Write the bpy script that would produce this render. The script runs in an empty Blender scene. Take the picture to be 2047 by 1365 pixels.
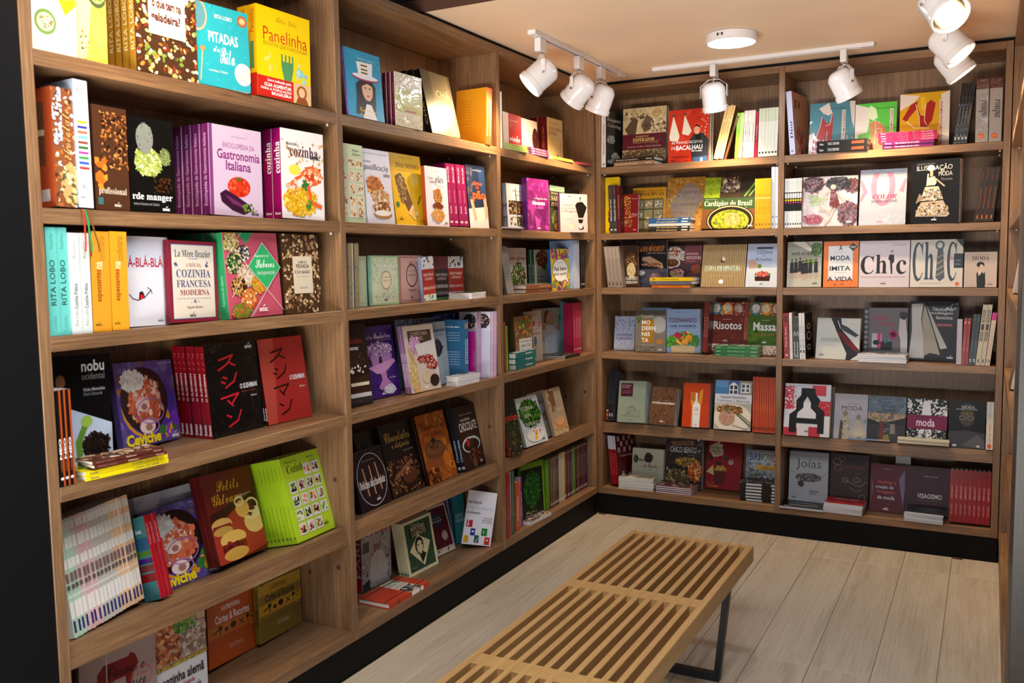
import bpy, math, random
from mathutils import Matrix, Vector, Euler
rnd = random.Random(7)
SC = bpy.context.scene
COL = SC.collection
PI = math.pi
# ------------------------------------------------------------------ camera, world, exposure
cd = bpy.data.cameras.new('camera'); cam = bpy.data.objects.new('camera', cd); COL.objects.link(cam)
cam.location = (1.92006, -4.63318, 1.43103)
cam.rotation_euler = (math.radians(84.81557), math.radians(0.88185), math.radians(27.81334))
cd.sensor_width = 36; cd.lens = 31.7548; cd.clip_start = .05
cd.dof.use_dof = True; cd.dof.focus_distance = 4.2; cd.dof.aperture_fstop = 6.3
SC.camera = cam
w = bpy.data.worlds.new('world'); SC.world = w; w.use_nodes = True
w.node_tree.nodes['Background'].inputs[0].default_value = (.62, .72, 1, 1)
w.node_tree.nodes['Background'].inputs[1].default_value = .16
SC.view_settings.view_transform = 'Standard'; SC.view_settings.look = 'None'
SC.view_settings.exposure = 0.64; SC.view_settings.gamma = 1; SC.view_settings.use_curve_mapping = False
try:
    SC.cycles.max_bounces = 6; SC.cycles.diffuse_bounces = 4; SC.cycles.glossy_bounces = 2
    SC.cycles.sample_clamp_indirect = 6
except Exception: pass
def area(name, loc, size, power, col, rot=(0, 0, 0), sy=None):
    l = bpy.data.lights.new(name, 'AREA'); l.energy = power; l.color = col; l.shape = 'RECTANGLE'; l.size = size; l.size_y = sy or size
    o = bpy.data.objects.new(name, l); COL.objects.link(o); o.location = loc; o.rotation_euler = rot; return o
# added fill lights out of view, standing in for the shop's general light
area('fill_overhead', (1.3, -3.7, 2.58), 1.3, 38, (.95, .97, 1), (0, 0, 0))  # added overhead fill above the near floor, no modelled fixture
area('fill_front', (1.3, -7.0, 1.5), 3.0, 5, (.95, .97, 1), (math.radians(90), 0, 0), 2.2)  # added frontal fill, an unseen upright panel behind the camera
area('fill_up', (1.3, -6.2, .05), 3.0, 430, (1, .95, .88), (math.radians(180), 0, 0), 1.8)  # added upward fill near the floor, brightens the ceiling and top shelves
# ------------------------------------------------------------------ helpers
def lin(h):
    h = h.strip()
    if len(h) == 3: h = ''.join(c*2 for c in h)
    return tuple(((v/12.92) if v <= .04045 else ((v+.055)/1.055)**2.4) for v in (int(h[i:i+2], 16)/255 for i in (0, 2, 4)))
def mesh_obj(name, verts, faces, mat=None, parent=None, smooth=False):
    me = bpy.data.meshes.new(name); me.from_pydata(verts, [], faces); me.update()
    if mat: me.materials.append(mat)
    if smooth:
        for p in me.polygons: p.use_smooth = True
    o = bpy.data.objects.new(name, me); COL.objects.link(o)
    if parent: o.parent = parent
    return o
def boxvf(x0, y0, z0, x1, y1, z1, V=None, F=None):
    V = [] if V is None else V; F = [] if F is None else F; b = len(V)
    V += [(x0, y0, z0), (x1, y0, z0), (x1, y1, z0), (x0, y1, z0), (x0, y0, z1), (x1, y0, z1), (x1, y1, z1), (x0, y1, z1)]
    F += [(b, b+3, b+2, b+1), (b+4, b+5, b+6, b+7), (b, b+1, b+5, b+4), (b+1, b+2, b+6, b+5), (b+2, b+3, b+7, b+6), (b+3, b, b+4, b+7)]
    return V, F
def bevel(o, wd, seg=1):
    m = o.modifiers.new('bevel', 'BEVEL'); m.width = wd; m.segments = seg; m.limit_method = 'ANGLE'; return o
def box(name, a, b, mat, parent=None, bev=.0012):
    V, F = boxvf(*[min(a[i], b[i]) for i in range(3)], *[max(a[i], b[i]) for i in range(3)])
    o = mesh_obj(name, V, F, mat, parent)
    return bevel(o, bev) if bev else o
def lathe(prof, n=28):
    V = []; F = []
    for r, z in prof:
        V += [(r*math.cos(2*PI*k/n), r*math.sin(2*PI*k/n), z) for k in range(n)]
    for i in range(len(prof)-1):
        for k in range(n): F.append((i*n+k, i*n+(k+1) % n, (i+1)*n+(k+1) % n, (i+1)*n+k))
    return V, F
def sweep(pts, r, n=8):
    V = []; F = []; P = [Vector(p) for p in pts]
    for i, p in enumerate(P):
        t = ((P[min(i+1, len(P)-1)]-P[max(i-1, 0)])).normalized()
        a = t.orthogonal().normalized(); b = t.cross(a)
        if i and a.dot(pa) < .9:
            a = (pa - t*pa.dot(t)).normalized(); b = t.cross(a)
        pa = a
        V += [tuple(p+a*r*math.cos(2*PI*k/n)+b*r*math.sin(2*PI*k/n)) for k in range(n)]
    for i in range(len(P)-1):
        for k in range(n): F.append((i*n+k, i*n+(k+1) % n, (i+1)*n+(k+1) % n, (i+1)*n+k))
    F.append(tuple(range(n-1, -1, -1))); F.append(tuple(range((len(P)-1)*n, len(P)*n)))
    return V, F
def empty(name, loc=(0, 0, 0), label=None, cat=None, group=None, kind=None, rot=None):
    o = bpy.data.objects.new(name, None); o.empty_display_size = .05; COL.objects.link(o); o.location = loc
    if rot: o.rotation_euler = rot
    if label: o['label'] = label
    if cat: o['category'] = cat
    if group: o['group'] = group
    if kind: o['kind'] = kind
    return o
# ------------------------------------------------------------------ materials
def mat(name, col=(.5, .5, .5), rough=.5, metal=0, emit=None, es=1):
    m = bpy.data.materials.new(name); m.use_nodes = True; b = m.node_tree.nodes['Principled BSDF']
    b.inputs['Base Color'].default_value = (*col, 1); b.inputs['Roughness'].default_value = rough; b.inputs['Metallic'].default_value = metal
    if emit: b.inputs['Emission Color'].default_value = (*emit, 1); b.inputs['Emission Strength'].default_value = es
    return m
def woodmat(name, axis, cols, rough=.42, sc=1.0, seam=0):
    m = mat(name, rough=rough); nt = m.node_tree; N = nt.nodes; L = nt.links; b = N['Principled BSDF']
    tc = N.new('ShaderNodeTexCoord'); oi = N.new('ShaderNodeObjectInfo')
    add = N.new('ShaderNodeVectorMath'); add.operation = 'ADD'
    mul = N.new('ShaderNodeVectorMath'); mul.operation = 'SCALE'; mul.inputs['Scale'].default_value = 7.3
    cmb = N.new('ShaderNodeCombineXYZ')
    for i in range(3): L.new(oi.outputs['Random'], cmb.inputs[i])
    L.new(cmb.outputs[0], mul.inputs[0]); L.new(tc.outputs['Object'], add.inputs[0]); L.new(mul.outputs[0], add.inputs[1])
    def noise(scale_long, scale_cross, detail, dist):
        mp = N.new('ShaderNodeMapping'); s = [scale_cross*sc]*3; s[axis] = scale_long*sc; mp.inputs['Scale'].default_value = s
        n = N.new('ShaderNodeTexNoise'); n.inputs['Scale'].default_value = 1; n.inputs['Detail'].default_value = detail; n.inputs['Distortion'].default_value = dist
        L.new(add.outputs[0], mp.inputs[0]); L.new(mp.outputs[0], n.inputs['Vector']); return n
    n1 = noise(1.0, 9, 4, 1.2); n2 = noise(3.5, 150, 3, .1); n3 = noise(14, 420, 2, 0)
    r = N.new('ShaderNodeValToRGB'); e = r.color_ramp.elements
    e[0].position = .28; e[0].color = (*lin(cols[0]), 1); e[1].position = .74; e[1].color = (*lin(cols[2]), 1)
    k = e.new(.5); k.color = (*lin(cols[1]), 1)
    m1 = N.new('ShaderNodeMix'); m1.data_type = 'FLOAT'; m1.inputs[0].default_value = .5
    L.new(n1.outputs[0], m1.inputs[2]); L.new(n2.outputs[0], m1.inputs[3])
    m2 = N.new('ShaderNodeMix'); m2.data_type = 'FLOAT'; m2.inputs[0].default_value = .3
    L.new(m1.outputs[0], m2.inputs[2]); L.new(n3.outputs[0], m2.inputs[3])
    L.new(m2.outputs[0], r.inputs[0]); L.new(r.outputs[0], b.inputs['Base Color'])
    bp = N.new('ShaderNodeBump'); bp.inputs['Strength'].default_value = .12; bp.inputs['Distance'].default_value = .002
    L.new(n2.outputs[0], bp.inputs['Height']); L.new(bp.outputs[0], b.inputs['Normal'])
    return m
WC = ('49331f','7f5e41','ae8960')
WZ = woodmat('walnut laminate upright grain', 2, WC); WX = woodmat('walnut laminate grain x', 0, WC); WY = woodmat('walnut laminate grain y', 1, WC)
OC = ('a67e48','c2965c','d2a870')
OX = woodmat('light timber grain x', 0, OC, .45, 1.4); OY = woodmat('light timber grain y', 1, OC, .45, 1.4)
TILEM = woodmat('wood print tile', 1, ('9a8d7b','c2b5a1','d6cbba'), .3, .8)
BLACK = mat('matt black laminate', (.004, .004, .005), .6); BLACK.node_tree.nodes['Principled BSDF'].inputs['Specular IOR Level'].default_value = .15; BLACKM = mat('black steel', (.008, .008, .009), .38)
BRN = mat('dark brown edge', lin('4a2c1c'), .6); WHITE = mat('white enamel', (.78, .76, .76), .22); WHITEP = mat('white plastic', (.75, .74, .76), .4)
STEEL = mat('screw steel', (.5, .5, .5), .3, 1); DARK = mat('dark slot', (.01, .01, .01), .7); GROUT = mat('grout', lin('6a5c48'), .8)
CEILM = mat('ceiling paint', lin('efd8bb'), .6)
nt = CEILM.node_tree; nn = nt.nodes.new('ShaderNodeTexNoise'); nn.inputs['Scale'].default_value = 2.2; nn.inputs['Detail'].default_value = 4
rr = nt.nodes.new('ShaderNodeValToRGB'); rr.color_ramp.elements[0].position = .3; rr.color_ramp.elements[1].position = .75
c0 = lin('efd8bb'); rr.color_ramp.elements[0].color = (*[v*.93 for v in c0], 1); rr.color_ramp.elements[1].color = (*[v*1.03 for v in c0], 1)
tcn = nt.nodes.new('ShaderNodeTexCoord'); nt.links.new(tcn.outputs['Object'], nn.inputs['Vector']); nt.links.new(nn.outputs[0], rr.inputs[0]); nt.links.new(rr.outputs[0], nt.nodes['Principled BSDF'].inputs['Base Color'])
def printmat(name, rough, coat):
    m = mat(name, rough=rough); nt = m.node_tree; b = nt.nodes['Principled BSDF']
    a = nt.nodes.new('ShaderNodeAttribute'); a.attribute_name = 'Col'; nt.links.new(a.outputs['Color'], b.inputs['Base Color'])
    b.inputs['Specular IOR Level'].default_value = .28; b.inputs['Coat Weight'].default_value = coat; b.inputs['Coat Roughness'].default_value = .06
    return m
PRINT = printmat('printed cover', .3, .0)
def wrapmat():
    m = printmat('shrink wrapped cover', .3, .45); nt = m.node_tree; b = nt.nodes['Principled BSDF']
    n = nt.nodes.new('ShaderNodeTexNoise'); n.inputs['Scale'].default_value = 9; n.inputs['Detail'].default_value = 3; n.inputs['Distortion'].default_value = 1.5
    tc = nt.nodes.new('ShaderNodeTexCoord'); nt.links.new(tc.outputs['Object'], n.inputs['Vector'])
    bp = nt.nodes.new('ShaderNodeBump'); bp.inputs['Strength'].default_value = .5; bp.inputs['Distance'].default_value = .012
    nt.links.new(n.outputs[0], bp.inputs['Height']); nt.links.new(bp.outputs[0], b.inputs['Coat Normal']); return m
WRAP = wrapmat()
PAGES = mat('paper edges', lin('ded8cc'), .8)
nt = PAGES.node_tree; nn = nt.nodes.new('ShaderNodeTexNoise'); nn.inputs['Scale'].default_value = 900; tcn = nt.nodes.new('ShaderNodeTexCoord')
rr = nt.nodes.new('ShaderNodeValToRGB'); rr.color_ramp.elements[0].color = (*lin('b0a898'), 1); rr.color_ramp.elements[1].color = (*lin('efebe2'), 1)
rr.color_ramp.elements[0].position = .35; rr.color_ramp.elements[1].position = .6
nt.links.new(tcn.outputs['Object'], nn.inputs['Vector']); nt.links.new(nn.outputs[0], rr.inputs[0]); nt.links.new(rr.outputs[0], nt.nodes['Principled BSDF'].inputs['Base Color'])
# ------------------------------------------------------------------ room
fl = empty('floor', (0, 0, 0), 'pale floor of wood-look tiles laid towards the back shelves', kind='structure')
box('floor_base', (-.35, -7.2, -.03), (3.2, .35, -.003), GROUT, fl, 0)
edges = [0, -.26, -1.466, -2.67, -3.874, -5.078, -6.28]
tiles = {}
for i in range(6):
    y1, y0 = edges[i], edges[i+1]
    key = round(y1-y0, 3)
    for k in range(16):
        if i > 3 and k > 12: continue
        if key not in tiles:
            V, F = boxvf(-.0992, -(y1-y0)/2+.0008, -.01, .0992, (y1-y0)/2-.0008, 0)
            t = mesh_obj('floor_tile', V, F, TILEM, fl); bevel(t, .001); tiles[key] = t
        else:
            t = tiles[key].copy(); COL.objects.link(t)
        t.parent = fl; t.location = (.1+.2*k, (y0+y1)/2, 0)
def struct(o, lab):
    o['kind'] = 'structure'; o['label'] = lab; return o
ZC = 2.373
struct(box('ceiling', (-.01, -1.655, ZC), (3.0, .012, ZC+.04), CEILM, None, 0), 'warm beige dropped ceiling above the shelves')
struct(box('trim_1', (-.31, -1.667, ZC-.0005), (3.0, -1.6555, ZC+.045), BRN, None, 0), 'brown edge strip closing the dropped ceiling')
struct(box('trim_2', (-.31, -1.66, 2.3578), (-.012, -.001, ZC+.03), BLACK, None, 0), 'black shadow gap above the left bookcase')
struct(box('trim_3', (-.012, .013, 2.3578), (2.3, .33, ZC+.03), BLACK, None, 0), 'black shadow gap above the back bookcase')
struct(box('ceiling_soffit', (-.33, -7.2, 2.62), (3.2, -1.668, 2.66), BLACK, None, 0), 'black raised ceiling nearer the entrance')
struct(box('wall_left', (-.4, -7.2, 0), (-.315, .4, 2.66), BLACK, None, 0), 'black wall behind the left bookcase')
struct(box('wall_front', (-.315, -3.60, 0), (-.002, -3.3205, 2.62), BLACK, None, 0), 'black panel at the near end of the left bookcase')
struct(box('wall_back', (-.4, .315, 0), (3.2, .4, 2.66), BLACK, None, 0), 'wall behind the back bookcase')
struct(box('wall_right', (2.34, -1.84, 0), (2.42, .314, 2.66), BLACK, None, 0), 'wall behind the right bookcase')
# ------------------------------------------------------------------ bookcases
ROW = {1: 1.9215, 2: 1.5657, 3: 1.2686, 4: .9121}
TH = .0358; TI = math.radians(12.6)
PINV, PINF = lathe([(0, 0), (.004, 0), (.004, -.007), (0, -.007)], 8)
PIN = None; CAP = None
def bookcase(name, label, bays, ups, M, gx, plinth, depth=.30):
    """built in the item frame: x along the front, y into the shelf; M places it"""
    root = empty(name, M.to_translation(), label, 'bookcase'); root.rotation_euler = M.to_euler()
    up = lambda a, b: box('side_panel', (a, .0, .1147), (b, depth, 2.3572), WZ, root)
    for a, b in ups: up(a, b)
    x0 = ups[0][0]; x1 = ups[-1][1]
    box('plinth', (x0, .004, 0), (x1, depth, .1145), plinth, root, .0005)
    for a, b in bays:
        a += .0003; b -= .0003
        box('back_panel', (a, depth-.008, .155), (b, depth, 2.322), WZ, root, 0)
        box('top_board', (a, .0005, 2.3231), (b, depth-.009, 2.3572), gx, root)
        box('bottom_board', (a, .0005, .1147), (b, depth-.009, .1522), gx, root)
        for z in ROW.values(): box('shelf', (a, .0005, z-TH), (b, depth-.009, z), gx, root)
        s = box('shelf', (a, .016, -TH), (b, depth-.02, 0), gx, root); s.location = (0, .022, .521); s.rotation_euler = (-TI, 0, 0)
        l = box('lip', (a, 0, -.059), (b, .016, 0), gx, root); l.location = (0, .021, .5198); l.rotation_euler = (-TI, 0, 0)
        for z in (1.9215-TH, 1.5657-TH):
            for x in (a+.012, b-.012):
                for y in (.03, depth-.06):
                    p = mesh_obj('shelf_pin', PINV, PINF, WHITEP, root) if PIN is None else PIN.copy()
                    if PIN is None: globals()['PIN'] = p
                    else: COL.objects.link(p)
                    p.parent = root; p.location = (x, y, z)
    return root
ML = Matrix(((0, -1, 0, 0), (1, 0, 0, 0), (0, 0, 1, 0), (0, 0, 0, 1)))
MB = Matrix.Identity(4)
bl = bookcase('bookcase', 'long brown wood-grain bookcase with three bays on the left wall', [(-3.2894, -2.2168), (-2.1877, -1.1163), (-1.0864, -.0255)], [(-3.3184, -3.2894), (-2.2168, -2.1877), (-1.1163, -1.0864), (-.0255, -.0005)], ML, WX, BLACK)
bb = bookcase('bookcase', 'brown wood-grain bookcase with two bays across the back wall', [(.029, .9757), (1.0044, 1.9558)], [(.0005, .029), (.9757, 1.0044), (1.9558, 1.9846)], MB, WX, BLACK)
MR = Matrix(((0, 1, 0, 1.988), (-1, 0, 0, 0), (0, 0, 1, 0), (0, 0, 0, 1)))
br = bookcase('bookcase', 'narrowly glimpsed brown bookcase along the right edge of the picture', [(.03, 1.8)], [(.001, .03), (1.8, 1.83)], MR, WX, WX)
for (x, y, z) in [(-2.218, 0.058, 0.685), (-2.218, 0.184, 0.338), (-2.218, 0.055, 0.374), (-1.118, 0.063, 0.68), (-0.027, 0.182, 0.656), (-0.027, 0.061, 0.689)]:
    V, F = lathe([(0, 0), (.008, 0), (.0075, .0015), (0, .0015)], 10)
    c = mesh_obj('screw_cap', [(q[1], q[0], q[2]) for q in [(a, -b, 0) for a, b, _ in V]] if 0 else [(-a[2], a[0], a[1]) for a in V], F, BRN, bl); c.location = (x, y, z)
struct(box('column', (1.988, -2.17, 0), (2.36, -1.845, 2.62), woodmat('grey weathered laminate', 2, ('201b17', '2c2620', '3a3229')), None, .001), 'grey wood-clad column at the right edge of the picture')
# ------------------------------------------------------------------ print artwork
TXT = {}
SER = {'s': (0x1D400, 0x1D41A), 'i': (0x1D468, 0x1D482), 'c': (0x1D4D0, 0x1D4EA)}
def glyphs(s, st):
    key = (s, st)
    if key in TXT: return TXT[key]
    body = s
    if st in SER:
        A, B = SER[st]; body = ''.join(chr(A+ord(c)-65) if 'A' <= c <= 'Z' else chr(B+ord(c)-97) if 'a' <= c <= 'z' else c for c in s)
    c = bpy.data.curves.new('t', 'FONT'); c.body = body; c.resolution_u = 2
    if st == 'b': c.offset = .018
    if st == 'B': c.offset = .04
    o = bpy.data.objects.new('t', c); m = o.to_mesh()
    V = [(v.co.x, v.co.y) for v in m.vertices]; F = [tuple(p.vertices) for p in m.polygons]
    o.to_mesh_clear(); bpy.data.objects.remove(o); bpy.data.curves.remove(c)
    if V:
        xs = [v[0] for v in V]; ys = [v[1] for v in V]; x0, x1, y0, y1 = min(xs), max(xs), min(ys), max(ys)
        V = [((x-x0)/max(x1-x0, 1e-6), (y-y0)/max(y1-y0, 1e-6)) for x, y in V]
    TXT[key] = (V, F); return TXT[key]
class Face:
    """a printable face: O top-left corner, U and V vectors along width and height"""
    def __init__(s, B, O, U, Vv):
        s.B = B; s.O = Vector(O); s.U = Vector(U); s.V = Vector(Vv); s.n = -(s.U.cross(s.V)).normalized(); s.h = .00003
        s.asp = s.U.length/max(s.V.length, 1e-6)
    def poly(s, P, col, F=None, clamp=(0, 0, 1, 1), dh=.00003):
        s.h += dh; b = len(s.B['v']); O = s.O+s.n*s.h
        for u, v in P:
            u = min(max(u, clamp[0]), clamp[2]); v = min(max(v, clamp[1]), clamp[3])
            s.B['v'].append(tuple(O+s.U*u+s.V*v))
        for f in (F or [tuple(range(len(P)))]):
            s.B['f'].append(tuple(b+i for i in reversed(f))); s.B['c'].append(col)
    def ell(s, cx, cy, rx, ry, col, n=22):
        s.poly([(cx+rx*math.cos(2*PI*k/n), cy-ry*math.sin(2*PI*k/n)) for k in range(n)][::-1], col, [tuple(range(n))])
    def draw(s, art, R):
        for e in art.split('|'):
            if not e.strip(): continue
            q = e.split(' '); k = q[0]
            if k == 'r':
                x0, y0, x1, y1 = map(float, q[1:5]); s.poly([(x0, y0), (x1, y0), (x1, y1), (x0, y1)], lin(q[5]))
            elif k == 'e':
                s.ell(*map(float, q[1:5]), lin(q[5]))
            elif k == 'o':
                cx, cy, rx, ry, wd = map(float, q[1:6]); n = 28; P = []; F = []
                for i in range(n):
                    a = 2*PI*i/n; c_, s_ = math.cos(a), math.sin(a)
                    P += [(cx+rx*c_, cy+ry*s_), (cx+(rx-wd)*c_, cy+(ry-wd*s.asp)*s_)]
                for i in range(n):
                    j = (i+1) % n; F.append((2*i, 2*j, 2*j+1, 2*i+1))
                s.poly(P, lin(q[6]), F)
            elif k == 'p':
                s.poly([tuple(map(float, z.split(','))) for z in q[2:]], lin(q[1]))
            elif k == 'l':
                wd = float(q[1])/2; P = [tuple(map(float, z.split(','))) for z in q[3:]]; c = lin(q[2])
                for (xa, ya), (xb, yb) in zip(P, P[1:]):
                    dx, dy = (xb-xa), (yb-ya)/s.asp; L = math.hypot(dx, dy) or 1; nx, ny = -dy/L*wd, dx/L*wd*s.asp
                    ex, ey = dx/L*wd*.4, dy/L*wd*s.asp*.4
                    s.poly([(xa+nx-ex, ya+ny-ey), (xb+nx+ex, yb+ny+ey), (xb-nx+ex, yb-ny+ey), (xa-nx-ex, ya-ny-ey)], c)
            elif k in 'nm':
                x0, y0, x1, y1 = map(float, q[1:5]); n = int(q[5]); sz = float(q[6]); n, sz = (int(n*2.4), sz*.68) if n > 18 else (n, sz); cs = [lin(c) for c in q[7].split(',')]
                cl = (x0, y0, x1, y1) if k == 'n' else (0, 0, 1, 1)
                if k == 'm' and n > 40: s.ell(x0, y0, x1*.93, y1*.93, tuple(v*.8 for v in cs[0]))
                for _ in range(n):
                    if k == 'n': cx, cy = R.uniform(x0, x1), R.uniform(y0, y1)
                    else:
                        a = R.uniform(0, 2*PI); t = math.sqrt(R.random()); cx, cy = x0+x1*t*math.cos(a), y0+y1*t*math.sin(a)
                    r = sz*R.uniform(.35, .75); e2 = R.uniform(.45, 1); an = R.uniform(0, PI); P = []
                    for j in range(7):
                        a = 2*PI*j/7; g = R.uniform(.8, 1.15); px, py = r*g*math.cos(a), r*e2*g*math.sin(a)
                        P.append((cx+px*math.cos(an)-py*math.sin(an), cy+(px*math.sin(an)+py*math.cos(an))*s.asp))
                    c = cs[R.randrange(len(cs))]; f = R.uniform(.8, 1.15)
                    s.poly(P, tuple(min(1, v*f) for v in c), None, cl, .000008)
            elif k in 'tsS':
                x0, y0, x1, y1 = map(float, q[1:5]); V, F = glyphs(' '.join(q[7:]), q[6])
                if k != 't': va, vb, ua, ub = x0, y0, x1, y1
                if not V: continue
                if k == 't': P = [(x0+(x1-x0)*a, y1-(y1-y0)*b) for a, b in V]
                elif k == 's': P = [(ub+(ua-ub)*b, vb-(vb-va)*a) for a, b in V]      # reads upwards
                else: P = [(ua+(ub-ua)*b, va+(vb-va)*a) for a, b in V]              # reads downwards
                s.poly(P, lin(q[5]), [f[::-1] for f in F])
            elif k == 'L':
                x, y, z = map(float, q[1:4]); c = lin(q[4]); hh = z*.3*s.asp
                V, F = glyphs('senac', 'b'); s.poly([(x-z/2+z*a, y+hh*.5-hh*b) for a, b in V], c, [f[::-1] for f in F])
                s.poly([(x-z*.05, y-hh*.65), (x+z*.05, y-hh*1.2), (x+z*.3, y-hh*1.4), (x+z*.1, y-hh*.95)], c)
def bx(B, a, b, col):
    V, F = boxvf(*a, *b); k = len(B['v']); B['v'] += V; B['f'] += [tuple(i+k for i in f) for f in F]; B['c'] += [col]*6
def finish(name, B, m):
    me = bpy.data.meshes.new(name); me.from_pydata(B['v'], [], B['f']); me.materials.append(m)
    at = me.color_attributes.new('Col', 'FLOAT_COLOR', 'CORNER'); buf = []
    for f, c in zip(B['f'], B['c']): buf += (list(c)+[1])*len(f)
    if len(buf) == len(at.data)*4: at.data.foreach_set('color', buf)
    me.update(); return me
ORD = ['first', 'second', 'third', 'fourth', 'fifth', 'sixth', 'seventh', 'eighth', 'ninth', 'tenth', 'eleventh', 'twelfth', 'thirteenth', 'fourteenth', 'fifteenth', 'sixteenth', 'seventeenth', 'eighteenth']
def book_meshes(typ, W, H, D, base, side, art, sp, hard, wrap, R, left):
    """cover mesh and page block in the item frame; W, H, D are along, up and into the shelf"""
    B = {'v': [], 'f': [], 'c': []}; b = lin(base); sd = lin(side); c = .0026 if hard else .0012; g = .003 if hard else .0004
    if typ == 'F':
        bx(B, (0, 0, 0), (W, c, H), b); bx(B, (0, D-c, 0), (W, D, H), sd); bx(B, (0, c, 0), (c, D-c, H), sd)
        pg = ((c, c, g), (W-g, D-c, H-g))
        Face(B, (0, 0, H), (W, 0, 0), (0, 0, -H)).draw(art, R)
        if sp: Face(B, (0, D, H), (0, -D, 0), (0, 0, -H)).draw(sp, R)
    elif typ == 'S':
        bx(B, (0, 0, 0), (c, D, H), sd); bx(B, (W-c, 0, 0), (W, D, H), sd); bx(B, (c, 0, 0), (W-c, c, H), b)
        pg = ((c, c, g), (W-c, D-g, H-g))
        Face(B, (0, 0, H), (W, 0, 0), (0, 0, -H)).draw('r 0 0 1 1 '+base+'|'+art, R)
        if sp:
            if left: Face(B, (0, D, H), (0, -D, 0), (0, 0, -H)).draw(sp, R)
            else: Face(B, (W, 0, H), (0, D, 0), (0, 0, -H)).draw(sp, R)
    else:
        bx(B, (0, 0, 0), (W, D, c), b); bx(B, (0, 0, H-c), (W, D, H), b); bx(B, (0, 0, c), (W, c, H-c), b)
        pg = ((g, c, c), (W-g, D-g, H-c))
        if art: Face(B, (0, D, H), (W, 0, 0), (0, -D, 0)).draw(art, R)
        if sp: Face(B, (0, 0, H), (W, 0, 0), (0, 0, -H)).draw(sp, R)
    V, F = boxvf(*pg[0], *pg[1])
    pm = bpy.data.meshes.new('pages'); pm.from_pydata(V, [], F); pm.materials.append(PAGES); pm.update()
    return finish('cover', B, WRAP if wrap else PRINT), pm
ROWN = {1: 'top', 2: 'second', 3: 'third', 4: 'fourth', 5: 'fifth', 6: 'bottom'}
BAYN = {'A': 'near left bay', 'B': 'middle left bay', 'C': 'far left bay', 'D': 'back corner bay', 'E': 'right back bay', 'R': 'right bookcase'}
REST = []
def place(bay, row, typ, n, keep, O, rot, dims, base, side, pal, art, sp, label, name='book'):
    yaw, lean, roll = (math.radians(v) for v in rot); W, H, D = dims; left = bay in 'ABC'
    M0 = ML if left else (MR if bay == 'R' else MB)
    s = TI if row == 5 else 0
    R = random.Random(sum(map(ord, label))); cache = {}
    w1, h1, d1 = (W, H, D/n) if typ == 'F' else ((W/n, H, D) if typ == 'S' else (W, H/n, D))
    wrap = any(k in label for k in ('wrap', 'shiny')) or R.random() < .12
    hard = (d1 if typ == 'F' else w1 if typ == 'S' else h1) > .019
    yawM = Matrix.Rotation(yaw, 4, 'Z')
    for i in range(n):
        col = pal[i] if pal else base
        sdc = side if not (pal and typ != 'F') else (col if typ != 'S' else side)
        full = 1 if (typ == 'F' and i == 0) or (typ == 'K' and i == n-1) else 0
        key = (col, full)
        if key not in cache:
            a_, s_ = art, sp
            if typ == 'F' and not full: a_ = ''
            if typ == 'K' and not full: a_ = ''
            gp = .0006
            cache[key] = book_meshes(typ, w1-(gp if typ == 'S' else 0), h1-(gp if typ == 'K' else 0), d1-(gp if typ == 'F' else 0), col, sdc, a_, s_, hard, wrap, R, left)
        cm, pm = cache[key]
        off = Vector((0, 0, 0)); jy = 0
        if typ == 'S':
            off = yawM @ Vector((i*w1/max(.5, math.cos(roll)), R.uniform(0, .004) if n > 1 else 0, 0)); off.z += w1*max(0, math.sin(roll))
        elif typ == 'F':
            st = d1/max(.6, math.cos(lean-s)); off = yawM @ Vector((R.uniform(-.0015, .0015) if i else 0, i*st*math.cos(s), 0)); off.z -= i*st*math.sin(s)
        else:
            off = Vector((R.uniform(-.003, .003), R.uniform(0, .005), i*h1)) if n > 1 else Vector((0, 0, 0)); jy = R.uniform(-.025, .025) if n > 1 and i else 0
        M = M0 @ Matrix.Translation(Vector(O)+off) @ Matrix.Rotation(yaw+jy, 4, 'Z') @ Matrix.Rotation(-lean, 4, 'X') @ Matrix.Rotation(roll, 4, 'Y')
        if keep >> (20+i) & 1: continue
        if not keep >> i & 1:
            REST.append((M.copy(), cm, pm)); continue
        r = bpy.data.objects.new(name, None); r.empty_display_size = .03; COL.objects.link(r); r.matrix_world = M
        for nm, me in (('cover', cm), ('pages', pm)):
            o = bpy.data.objects.new(nm, me); COL.objects.link(o); o.parent = r
        if n == 1: r['label'] = label
        else:
            if typ == 'S': r['label'] = ORD[i]+' from left, '+label
            elif typ == 'F': r['label'] = ('front of ' if i == 0 else ORD[i]+' back in ')+label
            else: r['label'] = ('top of ' if i == n-1 else ORD[n-1-i]+' down in ')+label
        r['category'] = 'book'; r['group'] = 'books on the %s shelf of the %s' % (ROWN[row], BAYN[bay])
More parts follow.
